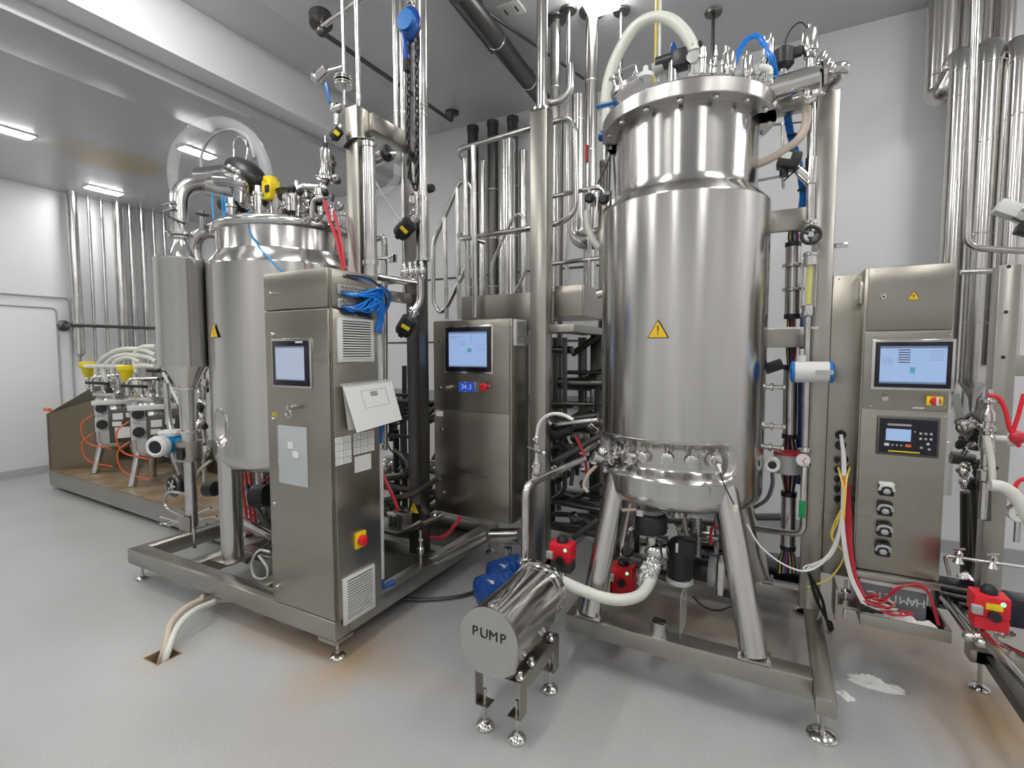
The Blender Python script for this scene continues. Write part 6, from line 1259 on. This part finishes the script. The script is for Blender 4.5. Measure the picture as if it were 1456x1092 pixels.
for k in range(3): cab([(1199, 720), (1193 - k * 2, 765), (1182 - k * 5, 790 + 2 * k), (1160 - k * 8, 806), (1146, 812)], .004, 'white', 2.78, 2.72)
for k in range(2): cab([(1199, 720), (1190 - 4 * k, 745), (1183, 765), (1200, 790), (1180, 822), (1148, 835)], .004, 'yeltube', 2.78, 2.75)
for k in range(2): cab([(1150, 815), (1160 + 8 * k, 850), (1175, 880), (1181, 895)], .007, 'rubber', 2.72, 2.9)
# right cabinet
KY = 2.75
a_, b2 = at(1236, 380, y=KY), at(1366, 370, y=KY); RX0, RX1 = a_.x, b2.x - .012; RZ1 = a_.z; RZ0 = at(1278, 818, y=KY).z
t = T('control_cabinet', 'right cabinet with a wide lit screen and four pump heads', 'cabinet', ((RX0 + RX1) / 2, KY + .1, RZ0))
t['label'] = 'slim right-hand control cabinet with a wide lit screen and four black pump heads'
obj('body', B().box(RX0 - .012, RX1, KY + .014, KY + .2, RZ0, RZ1 - .002, .003), 'panel', t)
s1_ = at(1290, 470, y=KY).z; s2_ = at(1290, 583, y=KY).z
for nm, zA_, zB_ in (('upper_door', s1_, RZ1), ('middle_door', s2_, s1_), ('lower_door', RZ0, s2_)): obj(nm, B().box(RX0 if nm == 'upper_door' else RX0 - .006, RX1 - .001, KY, KY + .013, zA_ + .003, zB_ - .003, .003), 'panel', t)
tri(t, at(1299, 422, y=KY) + V((0, -.001, 0)), (1, 0, 0), (0, 0, 1), .045)
q = at(1256, 422, y=KY); lock(t, q.x, KY, q.z, r=.013)
q = at(1249, 384, y=KY); obj('label_card', B().box(q.x - .012, q.x + .012, KY - .001, KY, q.z - .006, q.z + .006), 'paper', t)
s0, s1 = at(1243, 486, y=KY), at(1352, 552, y=KY)
screen(t, s0.x + .004, s1.x - .004, s1.z - .002, s0.z - .002, KY, 'scr', .018, graphics=[(0, .94, 1, .06, 'scrl'), (0, 0, 1, .05, 'scrl'), (.46, .28, .08, .16, 'scrt')] + [(.28, .88 - i * .065, .18, .025, 'joint') for i in range(6)] + [(.04, .52 + .07 * i, .16, .012, 'scrl') for i in range(3)] + [(.75, .62 + .06 * i, .2, .008, 'scrl') for i in range(5)])
q = at(1257, 567, y=KY); k = obj('key', B().lathe([(.012, 0), (.012, .01), (.008, .025)], q, (0, -1, 0), 14), 'polish', t); obj('key_bow', B().bar(q + V((-.01, -.025, 0)), q + V((.01, -.035, .005)), .003, .018), 'polish', k)
q = at(1328, 570, y=KY); k = obj('isolator_switch', B().box(q.x - .028, q.x + .028, KY - .014, KY, q.z - .02, q.z + .02, .002), 'yellow', t, label='red rotary handle on a yellow plate'); obj('switch_handle', B().lathe([(.018, 0), (.018, .014), (.013, .02)], (q.x, KY - .014, q.z), (0, -1, 0), 20), 'red', k); obj('switch_grip', B().bar((q.x + .004, KY - .036, q.z - .018), (q.x + .004, KY - .036, q.z + .018), .01, .008, .002), 'white', k)
q = at(1306, 580, y=KY); obj('label_card', B().box(q.x - .02, q.x + .02, KY - .001, KY, q.z - .003, q.z + .003), 'white', t)
s0, s1 = at(1247, 590, y=KY), at(1334, 652, y=KY)
k = obj('transmitter_cover', B().box(s0.x, s1.x, KY - .012, KY, s1.z, s0.z, .006), 'dark', t, label='hinged window over a dark analyser panel')
obj('inner_panel', B().box(s0.x + .01, s1.x - .01, KY - .014, KY - .012, s1.z + .012, s0.z - .012), 'bezel', k)
wI, hI = s1.x - s0.x, s0.z - s1.z
for gx, gz, gw, gh, gm in ((.15, .38, .4, .3, 'scr'), (.17, .76, .38, .05, 'greyp'), (.13, .24, .08, .07, 'white'), (.47, .24, .09, .07, 'orange'), (.25, .25, .03, .04, 'greyp'), (.32, .25, .03, .04, 'greyp'), (.39, .25, .03, .04, 'greyp'), (.2, .1, .5, .03, 'yellow'), (.6, .62, .02, .03, 'white')):
    obj('panel_detail', B().box(s0.x + gx * wI, s0.x + (gx + gw) * wI, KY - .0152, KY - .014, s1.z + gz * hI, s1.z + (gz + gh) * hI), gm, k)
for gx, gz in ((.7, .6), (.78, .6), (.86, .6), (.7, .47), (.78, .47), (.86, .47), (.82, .35), (.72, .25), (.84, .22)): obj('button', B().cyl((s0.x + gx * wI, KY - .014, s1.z + gz * hI), (s0.x + gx * wI, KY - .0155, s1.z + gz * hI), .0055, n=12), 'greyp' if gx != .82 else 'white', k)
for u, v in ((1238, 577), (1344, 578), (1238, 587), (1344, 592), (1246, 477), (1352, 476)): q = at(u, v, y=KY); obj('screw', B().lathe([(.004, 0), (.003, .003)], q, (0, -1, 0), 8), 'polish', t)
for i, (u, v) in enumerate(((1259, 694), (1257, 722), (1256, 751), (1254, 779))):
    q = at(u, v, y=KY); w_ = .029; hd_ = obj('pump_head', B().box(q.x - w_, q.x + w_, KY - .03, KY, q.z - .03, q.z + .03, .008), 'black', t)
    obj('arch', B().torus((q.x, KY - .032, q.z - .008), (0, 1, 0), .02, .006, 20, 6, 0, math.pi) if 0 else B().tube([(q.x - .027, KY - .03, q.z - .005), (q.x - .02, KY - .034, q.z + .014), (q.x, KY - .036, q.z + .02), (q.x + .02, KY - .034, q.z + .014), (q.x + .027, KY - .03, q.z - .005)], .006, n=8, curve=True), 'white' if i == 0 else 'greyp', hd_)
    obj('rotor', B().lathe([(.014, 0), (.014, .008), (.006, .012)], (q.x, KY - .03, q.z - .008), (0, -1, 0), 18), 'greyp', hd_); obj('cam_cover', B().box(q.x - .026, q.x + .026, KY - .04, KY - .028, q.z - .028, q.z - .014, .005), 'bezel', hd_)
    if i == 0: obj('white_top', B().box(q.x - w_, q.x + w_, KY - .034, KY - .002, q.z + .015, q.z + .032, .006), 'white', hd_)
obj('hinge', B().box(RX0 - .022, RX0 - .012, KY + .05, KY + .1, at(1234, 430, y=KY).z, at(1234, 398, y=KY).z, .002), 'polish', t)
obj('under_tray', B().bar(at(1216, 822, y=KY - .01), at(1330, 840, y=KY - .01), .02, .03) if 0 else B().box(RX0 - .02, RX1, KY - .03, KY + .15, RZ0 - .03, RZ0 - .002, .003), 'beam', t)
# shelf tray below
SY = 2.62
l0, l1 = at(1223, 872, y=SY), at(1354, 890, y=SY); tz1 = l0.z; tz0 = at(1223, 888, y=SY).z
tx0, tx1 = l0.x, at(1354, 900, y=SY).x
t = T('shelf_tray', 'shallow steel drip shelf under the right cabinet holding tissue and tubing', 'shelf', ((tx0 + tx1) / 2, SY + .15, tz0))
obj('front_lip', B().box(tx0, tx1, SY, SY + .01, tz0, tz1, .002), 'beam', t); obj('tray_floor', B().box(tx0, tx1, SY + .01, SY + .33, tz0, tz0 + .008), 'beam', t)
for x in (tx0, tx1 - .008): obj('side_lip', B().box(x, x + .008, SY + .01, SY + .33, tz0 + .008, tz1, .001), 'beam', t)
obj('left_bracket', B().box(tx0 - .09, tx0, SY + .06, SY + .2, tz0 + .03, tz0 + .045, .002), 'beam', t); obj('left_bracket', B().box(tx0 - .09, tx0 - .08, SY + .05, SY + .2, tz0 - .03, tz0 + .12, .002), 'beam', t)
q = V((tx0 - .045, SY + .1, tz0)); obj('levelling_bolt', B().lathe([(.008, -.03), (.008, .045), (.018, .046), (.018, .06), (.01, .065), (.01, .09), (.02, .095), (.02, .105), (.006, .11), (.006, .15)], q, n=14), 'polish', t)
obj('back_upright', B().box(tx0 + .02, tx1 - .04, SY + .31, SY + .33, tz0, RZ0 - .03, .002), 'beam', t)
k_ = RZ0 - .03 - tz0
t = T('storage_box', 'grey box with white upside-down HAMILTON lettering on the drip shelf', 'box', ((tx0 + tx1) / 2, SY + .2, tz0 + .008))
bx0, bx1 = tx0 + .01, tx1 - .06; by = SY + .12; bz1 = RZ0 - .035; ltz = tz0 + .10
obj('box', B().box(bx0, bx1, by, by + .12, tz0 + .008, bz1, .003), 'slate', t); obj('lid_strip', B().box(bx0, bx1, by - .002, by + .0, bz1 - .022, bz1 - .004), 'white', t)
for i_, ch_ in enumerate('HAMILTON'): text('letter', ch_, .05, (bx1 - .022 - i_ * .0295, by - .001, ltz), (-1, 0, 0), (0, 0, -1), 'white', t)
def sheet(cx_, cy_, cz_, sx, sy, amp, seed, rot=0, prof=None):
    """crumpled soft sheet with thickness"""
    rr = random.Random(seed); ph = [rr.uniform(0, 6) for _ in range(8)]; b_ = B(); N_ = 26; g = [[], []]
    for lay in (0, 1):
        for i in range(N_):
            row = []
            for j in range(N_):
                a, c = i / (N_ - 1) - .5, j / (N_ - 1) - .5; w_ = 1 if prof is None else prof(a)
                h = amp * (.5 + .25 * math.sin(a * 11 + ph[0] + 3 * c) + .25 * math.sin(c * 13 + ph[1] + 4 * a) + .18 * math.sin((a + c) * 23 + ph[2]) + .12 * math.sin((a - c) * 31 + ph[3]))
                x, y = a * sx + .03 * sx * math.sin(c * 9 + ph[4]), c * sy * w_ + .04 * sy * math.sin(a * 10 + ph[5]); e = max(0, 1 - max(abs(a), abs(c)) * 2) ** .5
                X = cx_ + x * math.cos(rot) - y * math.sin(rot); Y = cy_ + x * math.sin(rot) + y * math.cos(rot); row.append(b_.m.verts.new((X, Y, cz_ + (0 if lay == 0 else .002 + max(0, h) * e))))
            g[lay].append(row)
    for i in range(N_ - 1):
        for j in range(N_ - 1):
            b_.m.faces.new((g[1][i][j], g[1][i + 1][j], g[1][i + 1][j + 1], g[1][i][j + 1])); b_.m.faces.new((g[0][i][j], g[0][i][j + 1], g[0][i + 1][j + 1], g[0][i + 1][j]))
    for i in range(N_ - 1):
        for (p, q) in ((0, 0), (N_ - 1, N_ - 1)):
            b_.m.faces.new((g[0][i][p], g[0][i + 1][p], g[1][i + 1][p], g[1][i][p])) ; b_.m.faces.new((g[0][p][i], g[0][p][i + 1], g[1][p][i + 1], g[1][p][i]))
    return b_
solo('tissue', sheet((tx0 + tx1) / 2 + .0, SY + .066, tz0 + .009, (tx1 - tx0) * .86, .098, .05, 4), 'tissue', 'heap of white tissue filling the drip shelf', 'tissue')
t = T('tubing_coil', 'tangle of red and clear tubing lying on the tissue of the drip shelf', 'tube', (tx0 + .1, SY + .09, tz0 + .06))
rnd = random.Random(8)
for i in range(9):
    c = V((tx0 + .05 + rnd.random() * .09, SY + .06 + rnd.random() * .03, tz0 + .055 + .005 * i)); R_ = .025 + rnd.random() * .022
    pts = [c + V((R_ * 1.5 * math.cos(a), R_ * .7 * math.sin(a), .006 * math.sin(a * 2 + i))) for a in [j * .7 + i for j in range(9)]]
    obj('tube_turn', B().tube(pts, .0042, n=6, curve=True), 'redtube' if i % 3 else 'hose', t)
for k_ in range(2): obj('tube_run', B().tube([V((tx0 + .1, SY + .1, tz0 + .09)), V((tx0 + .15 + .02 * k_, SY + .085, RZ0 - .035 + .008 * k_)), V((tx1 - .07, SY + .095, RZ0 - .035 + .008 * k_)), V((tx1 - .02 + .006 * k_, SY + .11, tz0 + .02))], .0045, n=6, curve=True), 'redtube', t)
# tissues on the floor
q = at(1245, 974, z=0); solo('tissue', sheet(q.x - .0, q.y, .0005, .21, .12, .035, 7, -.15, lambda a: .95 - 1.1 * abs(a + .1)), 'tissue', 'crumpled white tissue lying on the floor below the drip shelf', 'tissue')
q = at(1202, 990, z=0); solo('tissue', sheet(q.x, q.y, .0005, .07, .045, .015, 9, -.9), 'tissue', 'small scrap of tissue by the skid beam end', 'tissue')
# big ducts at right
RD = [('banded duct hidden behind the slim right cabinet, leftmost of the front three', 1364, 30, 60, 372 + 330, 4.2), ('banded duct ending in a coned drain right of the slim cabinet', 1405, 34, 48, 540, 4.1), ('banded duct cut by the right edge of the photo', 1449, 32, 42, 520, 4.0)]
for lb, u, wd, v0, v1, y in RD:
    q = at(u, 180, y=y); r = wd * (q - EYE).dot(FW) / FPX / 2 * .95; z1 = at(u, v0 + 20, y=y).z; z0 = max(.0, at(u - 15, v1, y=y).z)
    t = T('vertical_duct', lb, 'duct', (q.x, y, z0))
    obj('tube', B().tube([(q.x, y, z0), (q.x, y, z1), (q.x + .02, YB - .12, z1 + .16), (q.x + .02, YB - .12, CEIL)], r, .1, 32), 'tank', t)
    z = z0 + .35
    while z < z1 - .1: obj('seam', B().lathe([(r, -.006), (r * 1.03, -.004), (r * 1.03, .004), (r, .006)], (q.x, y, z), n=32), 'polish', t); z += .55
    obj('bend_seam', B().lathe([(r, -.006), (r * 1.05, -.004), (r * 1.05, .004), (r, .006)], (q.x, y, z1 - .1), n=32), 'polish', t)
    if v1 == 540: obj('end_cap', B().lathe([(r * 1.05, 0), (r * 1.05, -.02), (.05, -.06), (.02, -.12), (.012, -.2)], (q.x, y, z0), n=32), 'pipe', t)
q = at(1338, 60, y=4.5); r = .095
t = T('vertical_duct', 'bright duct at the ceiling that kinks sideways, leftmost on the right wall', 'duct', (*q,))
obj('tube', B().tube([(q.x, 4.5, CEIL), (q.x, 4.5, at(1330, 135, y=4.5).z), at(1345, 130, y=4.45), at(1368, 88, y=4.4)], r * .85, .09, 32), 'tank', t)
for v in (110, 128): obj('seam', B().lathe([(r * .85, -.006), (r * .9, -.004), (r * .9, .004), (r * .85, .006)], (q.x, 4.5, at(1335, v, y=4.5).z), n=32), 'polish', t)
for i, u in enumerate((1385, 1428)):
    q = at(u, 30, y=4.75); t = T('vertical_duct', ('left', 'right')[i] + ' duct in the rear row against the right part of the back wall', 'duct', (q.x, 4.75, 1.0)); obj('tube', B().cyl((q.x, 4.75, 1.0), (q.x, 4.75, CEIL), .06, n=24), 'tank', t); obj('seam', B().cyl((q.x, 4.75, 3.0), (q.x, 4.75, 3.012), .063, n=24), 'polish', t)
solo('steam_pipe', B().tube([at(1389, -40, y=3.3), at(1374, 352, y=3.3), at(1455, 357, y=3.3), at(1500, 357, y=3.3)], .016, .06, 14), 'pipe', 'slim bright pipe dropping past the ducts and turning right', 'pipe')
solo('bracket_rail', B().cyl(at(1366, 387, y=3.2), at(1432, 384, y=3.2), .013, n=12), 'pipe', 'short level rod between the slim cabinet top and the perforated post', 'rod')
solo('bracket_rail', B().bar(at(1360, 414, y=4.6), at(1432, 413, y=4.6), .05, .05, .003), 'dark', 'dark level strut behind the banded ducts', 'rod')
t = T('angle_valve', 'pale angled valve head with a black body at the right edge', 'valve', (*at(1438, 300, y=3.0),)); q = at(1430, 298, y=3.0); obj('head', B().bar(q + V((-.03, 0, .02)), q + V((.04, 0, -.02)), .07, .06, .006), 'white', t); obj('ring', B().cyl(q + V((.035, 0, -.02)), q + V((.07, 0, -.045)), .035, n=18), 'polish', t); obj('body', B().bar(q + V((.05, 0, -.06)), q + V((.14, 0, -.1)), .07, .1, .01), 'black', t)
# perforated post and its frame
PY_ = 2.9
p0, p1 = at(1433, 378, y=PY_), at(1404, 880, y=PY_)
xL, xR = at(1430, 380, y=PY_).x, at(1456, 380, y=PY_).x
xL = at(1410, 560, y=PY_).x; xR = at(1442, 560, y=PY_).x
t = T('steel_stand', 'perforated square steel post with arms at the right edge of the view', 'frame', (xL, PY_, 0))
obj('column', B().box(xL, xR, PY_, PY_ + .08, .14, at(1440, 376, y=PY_).z, .004), 'beam', t)
for v in (374 + 0, 438, 502, 566, 660, 676): 
    z = at(1420, v + 6, y=PY_).z; obj('hole', B().cyl((xL + .03, PY_ - .0008, z), (xL + .03, PY_ + .002, z), .008, n=12), 'ink', t)
obj('cross_arm', B().box(xR, xR + .5, PY_ + .01, PY_ + .07, at(1450, 535, y=PY_).z, at(1450, 505, y=PY_).z, .004), 'beam', t); obj('second_column', B().box(xR + .26, xR + .33, PY_, PY_ + .08, .14, 2.0, .004), 'beam', t)
obj('base_beam', B().box(xL - .02, xR + .5, PY_ - .0, PY_ + .08, .14, .2, .004), 'beam', t); obj('base_beam', B().box(xL + .03, xL + .08, 1.9, PY_, .14, .19, .004), 'dark', t)
for x, y in ((xL + .03, PY_ + .04), (xL + .055, 1.95), (xR + .45, PY_ + .04)): foot(t, x, y, .15)
t = T('valve_train', 'upright chrome valve stack with a white round handle before the perforated post', 'valve', (*at(1402, 700, y=2.8),))
obj('stack', B().lathe([(.014, -.36), (.014, -.2), (.026, -.19), (.026, -.15), (.018, -.14), (.018, -.06), (.028, -.05), (.028, -.0), (.018, .01), (.018, .06), (.024, .065), (.024, .1), (.012, .12), (.012, .2)], at(1404, 620, y=2.8), n=20), 'polish', t)
obj('white_handle', B().lathe([(.014, 0), (.014, .04), (.026, .045), (.03, .06), (.026, .08), (0, .085)], at(1412, 623, y=2.8), (1, -.1, 0), 20), 'white', t); 
for v in (570, 610, 640, 665): clamp(t, at(1404, v, y=2.8), (0, 0, 1), .018)
rnd = random.Random(21)
t2 = T('valve_cluster', 'dense knot of chrome valves beside the slim cabinet at right', 'valve', (*at(1385, 670, y=2.85),))
for i in range(30):
    q = at(1366 + rnd.random() * 44, 595 + rnd.random() * 100, y=2.82 + rnd.random() * .25); r = .009 + rnd.random() * .012; obj('fitting', B().lathe([(r * .5, -r * 1.8), (r, -r), (r, r * .4), (r * 1.35, r * .5), (r * 1.35, r), (r * .5, r * 1.6)], q, (rnd.random() - .5, -.2, rnd.random()), 14), ['polish', 'pipe', 'dark', 'black'][i % 4], t2)
pipes(t2, [(.03, 3.1, [(1352, 650), (1385, 655)]), (.02, 3.0, [(1376, 590), (1390, 600), (1384, 640)]), (.012, 2.9, [(1404, 640), (1404, 740)]), (.03, 3.1, [(1390, 680), (1395, 820)]), (.035, 3.2, [(1378, 700), (1378, 850)])])
solo('hose', B().tube([at(u, v, y=2.7) for u, v in ((1408, 690), (1424, 692), (1440, 702), (1452, 720), (1466, 745))], .024, n=14, curve=True), 'hose', 'thick white hose leaving the frame at the right edge', 'hose')
solo('hose', B().tube([at(u, v, y=2.75) for u, v in ((1402, 620), (1409, 650), (1412, 690))], .012, n=10, curve=True), 'hose', 'slim white hose running down the chrome valve stack', 'hose')
for i, pts in enumerate(([(1405, 562), (1420, 566), (1430, 585), (1436, 610), (1446, 622)], [(1456, 560), (1448, 590), (1440, 620), (1450, 635)], [(1440, 700), (1448, 685), (1460, 680)])):
    solo('tube', B().tube([at(u, v, y=2.72) for u, v in pts], .008, n=8, curve=True), 'red', ('red tube arching from the chrome valve stack to the post', 'red tube hanging at the right edge of the photo', 'short orange-red tube end by the white hose at right')[i], 'tube')
solo('tee_fitting', B().ball(at(1447, 622, y=2.72), .028, (1, .7, 1), 14), 'redtube', 'round red junction where the red tubes meet at right', 'fitting')
t = T('pressure_gauge', 'round white gauge cut by the right edge of the photo', 'gauge', (*at(1450, 730, y=2.7),)); q = at(1450, 731, y=2.7); obj('case', B().cyl(q + V((0, .03, 0)), q, .036, n=28), 'polish', t); obj('dial', B().cyl(q, q + V((0, -.002, 0)), .032, n=28), 'paper', t); obj('needle', B().bar(q + V((-.01, -.003, -.006)), q + V((.018, -.003, .01)), .002, .003), 'ink', t); obj('stem', B().cyl(q + V((0, .015, -.035)), q + V((0, .015, -.12)), .01, n=10), 'polish', t)
t = T('gas_pipe', 'thin polished pipe with two small valves low between the slim cabinet and post', 'pipe', (*at(1380, 800, y=2.8),))
obj('pipe', B().tube([at(1350, 818, y=2.8), at(1343, 790, y=2.8), at(1456, 806, y=2.8)], .008, .02, 10), 'pipe', t)
for u, v in ((1363, 792), (1411, 799)): q = at(u, v, y=2.8); obj('valve_body', B().lathe([(.012, -.03), (.022, -.025), (.01, 0), (.016, .01), (.016, .02), (.006, .03)], q, n=14), 'polish', t); obj('wing', B().bar(q + V((-.02, 0, .03)), q + V((.02, 0, .04)), .006, .008), 'polish', t)
t, q = redbox('red actuator with a yellow label and green lamp at the lower right', 1405, 862, 2.55, sz=.055, yel=True)
obj('yellow_label', B().box(q.x - .02, q.x + .03, q.y - .047, q.y - .044, q.z + .005, q.z + .03), 'yellow', t); obj('grey_box', B().box(q.x + .055, q.x + .14, q.y - .02, q.y + .08, q.z - .06, q.z + .05, .008), 'bezel', t)
t = T('solenoid_block', 'dark ribbed valve block behind the drip shelf, lower right', 'valve', (*at(1360, 850, y=2.9),)); q = at(1362, 850, y=2.95)
obj('block', B().box(q.x - .08, q.x + .12, q.y, q.y + .1, q.z - .07, q.z + .06, .01), 'bezel', t)
for k in range(4): obj('rib', B().cyl(q + V((-.07, -.01, -.05 + .033 * k)), q + V((.11, -.01, -.055 + .033 * k)), .011, n=10), 'dark', t)
solo('wrapped_fitting', sheet(*at(1372, 822, y=2.75), .05, .04, .03, 3), 'foil', 'small crumpled white-silver wrapped fitting above the dark valve block', 'fitting')
t = T('pipe_manifold', 'bundle of polished pipes slanting down to the right corner', 'pipe', (*at(1400, 910, y=2.4),))
for (u0, v0, y0), (u1, v1, y1), (u2, v2, y2), r in (((1340, 850, 2.9), (1382, 908, 2.5), (1428, 926, 2.4), .012), ((1345, 848, 2.95), (1390, 900, 2.55), (1440, 930, 2.4), .01), ((1352, 850, 3.0), (1400, 905, 2.6), (1470, 940, 2.4), .014), ((1380, 880, 2.7), (1425, 935, 2.3), (1470, 985, 2.15), .02)):
    obj('pipe', B().tube([at(u0, v0, y=y0), at(u1, v1, y=y1), at(u2, v2, y=y2)], r, .08, 12), 'pipe', t)
for u, v, y in ((1378, 905, 2.5), (1396, 914, 2.45), (1390, 905, 2.5)): q = at(u, v, y=y); obj('fitting', B().lathe([(.01, -.02), (.018, -.01), (.018, .01), (.01, .02)], q, (1, -.5, .3), 12), 'polish', t)
obj('bowl', B().lathe([(.0, 0), (.03, .005), (.04, .02)], at(1425, 904, y=2.7), n=20, cap=False), 'polish', t)
solo('wall_bracket', B().box(*(lambda p: (p.x - .02, p.x + .05, 3.2, 3.22, p.z - .012, p.z + .012))(at(1190, 349, y=3.2)), .002), 'polish', 'tiny steel bracket on the column edge above the grey panel', 'bracket')
q = at(1352, 590, y=3.0); solo('cable_duct', B().bar(at(1358, 560, y=3.0), at(1372, 625, y=3.0), .03, .004, 0), 'greyp', 'flat grey strap hanging behind the slim cabinet', 'strap')
solo('cable_duct', B().bar(at(1370, 625, y=3.0), at(1402, 575, y=3.0), .03, .004, 0), 'greyp', 'flat grey strap slanting up to the chrome valve stack', 'strap')
# floor sump, hoses, floor cable
t = T('floor_drain', 'square floor sump with a rusty lined rim where two hoses end', 'drain', (-2.725, 1.31, -.08))
x0, x1, y0, y1 = -2.79, -2.66, 1.25, 1.37
for bb in ((x0, x0 + .006, y0, y1), (x1 - .006, x1, y0, y1), (x0 + .006, x1 - .006, y0, y0 + .006), (x0 + .006, x1 - .006, y1 - .006, y1)): obj('liner', B().box(bb[0], bb[1], bb[2], bb[3], -.1, .002), 'deck', t)
obj('bottom', B().box(x0, x1, y0, y1, -.1, -.09), 'deck', t)
h1 = [V((-2.70, 1.30, -.07)), V((-2.70, 1.32, .02)), at(254, 890, z=.09), at(276, 869, z=.115), at(300, 858, z=.10), at(326, 852, z=.07), V((-2.3, 2.05, .04)), V((-2.25, 2.3, .03))]
h2 = [V((-2.75, 1.30, -.07)), V((-2.745, 1.33, .02)), at(243, 888, z=.09), at(262, 866, z=.12), at(284, 854, z=.11), at(308, 846, z=.07), V((-2.45, 2.1, .04)), V((-2.4, 2.35, .03))]
for i, (pts, m, r, lb) in enumerate(([h1, 'hose', .017, 'pale hose, the nearer of the two going from the skid into the floor sump'], [h2, 'beige', .017, 'beige hose, the farther of the two going from the skid into the floor sump'])):
    solo('hose', B().tube(pts, r, n=12, curve=True), m, lb, 'hose')
solo('floor_cable', B().tube([at(u, v, z=.018) for u, v in ((575, 852), (610, 852), (650, 848), (680, 840))], .011, n=8, curve=True), 'dark', 'dark cable lying on the floor between the left skid and the pump', 'cable')
q = at(1180, 897, z=.0); solo('cable_ring', B().torus(V((q.x, q.y, .03)), (1, .4, 0), .022, .008, 20, 6), 'rubber', 'small black ring at the end of a dangling cable by the skid', 'cable')
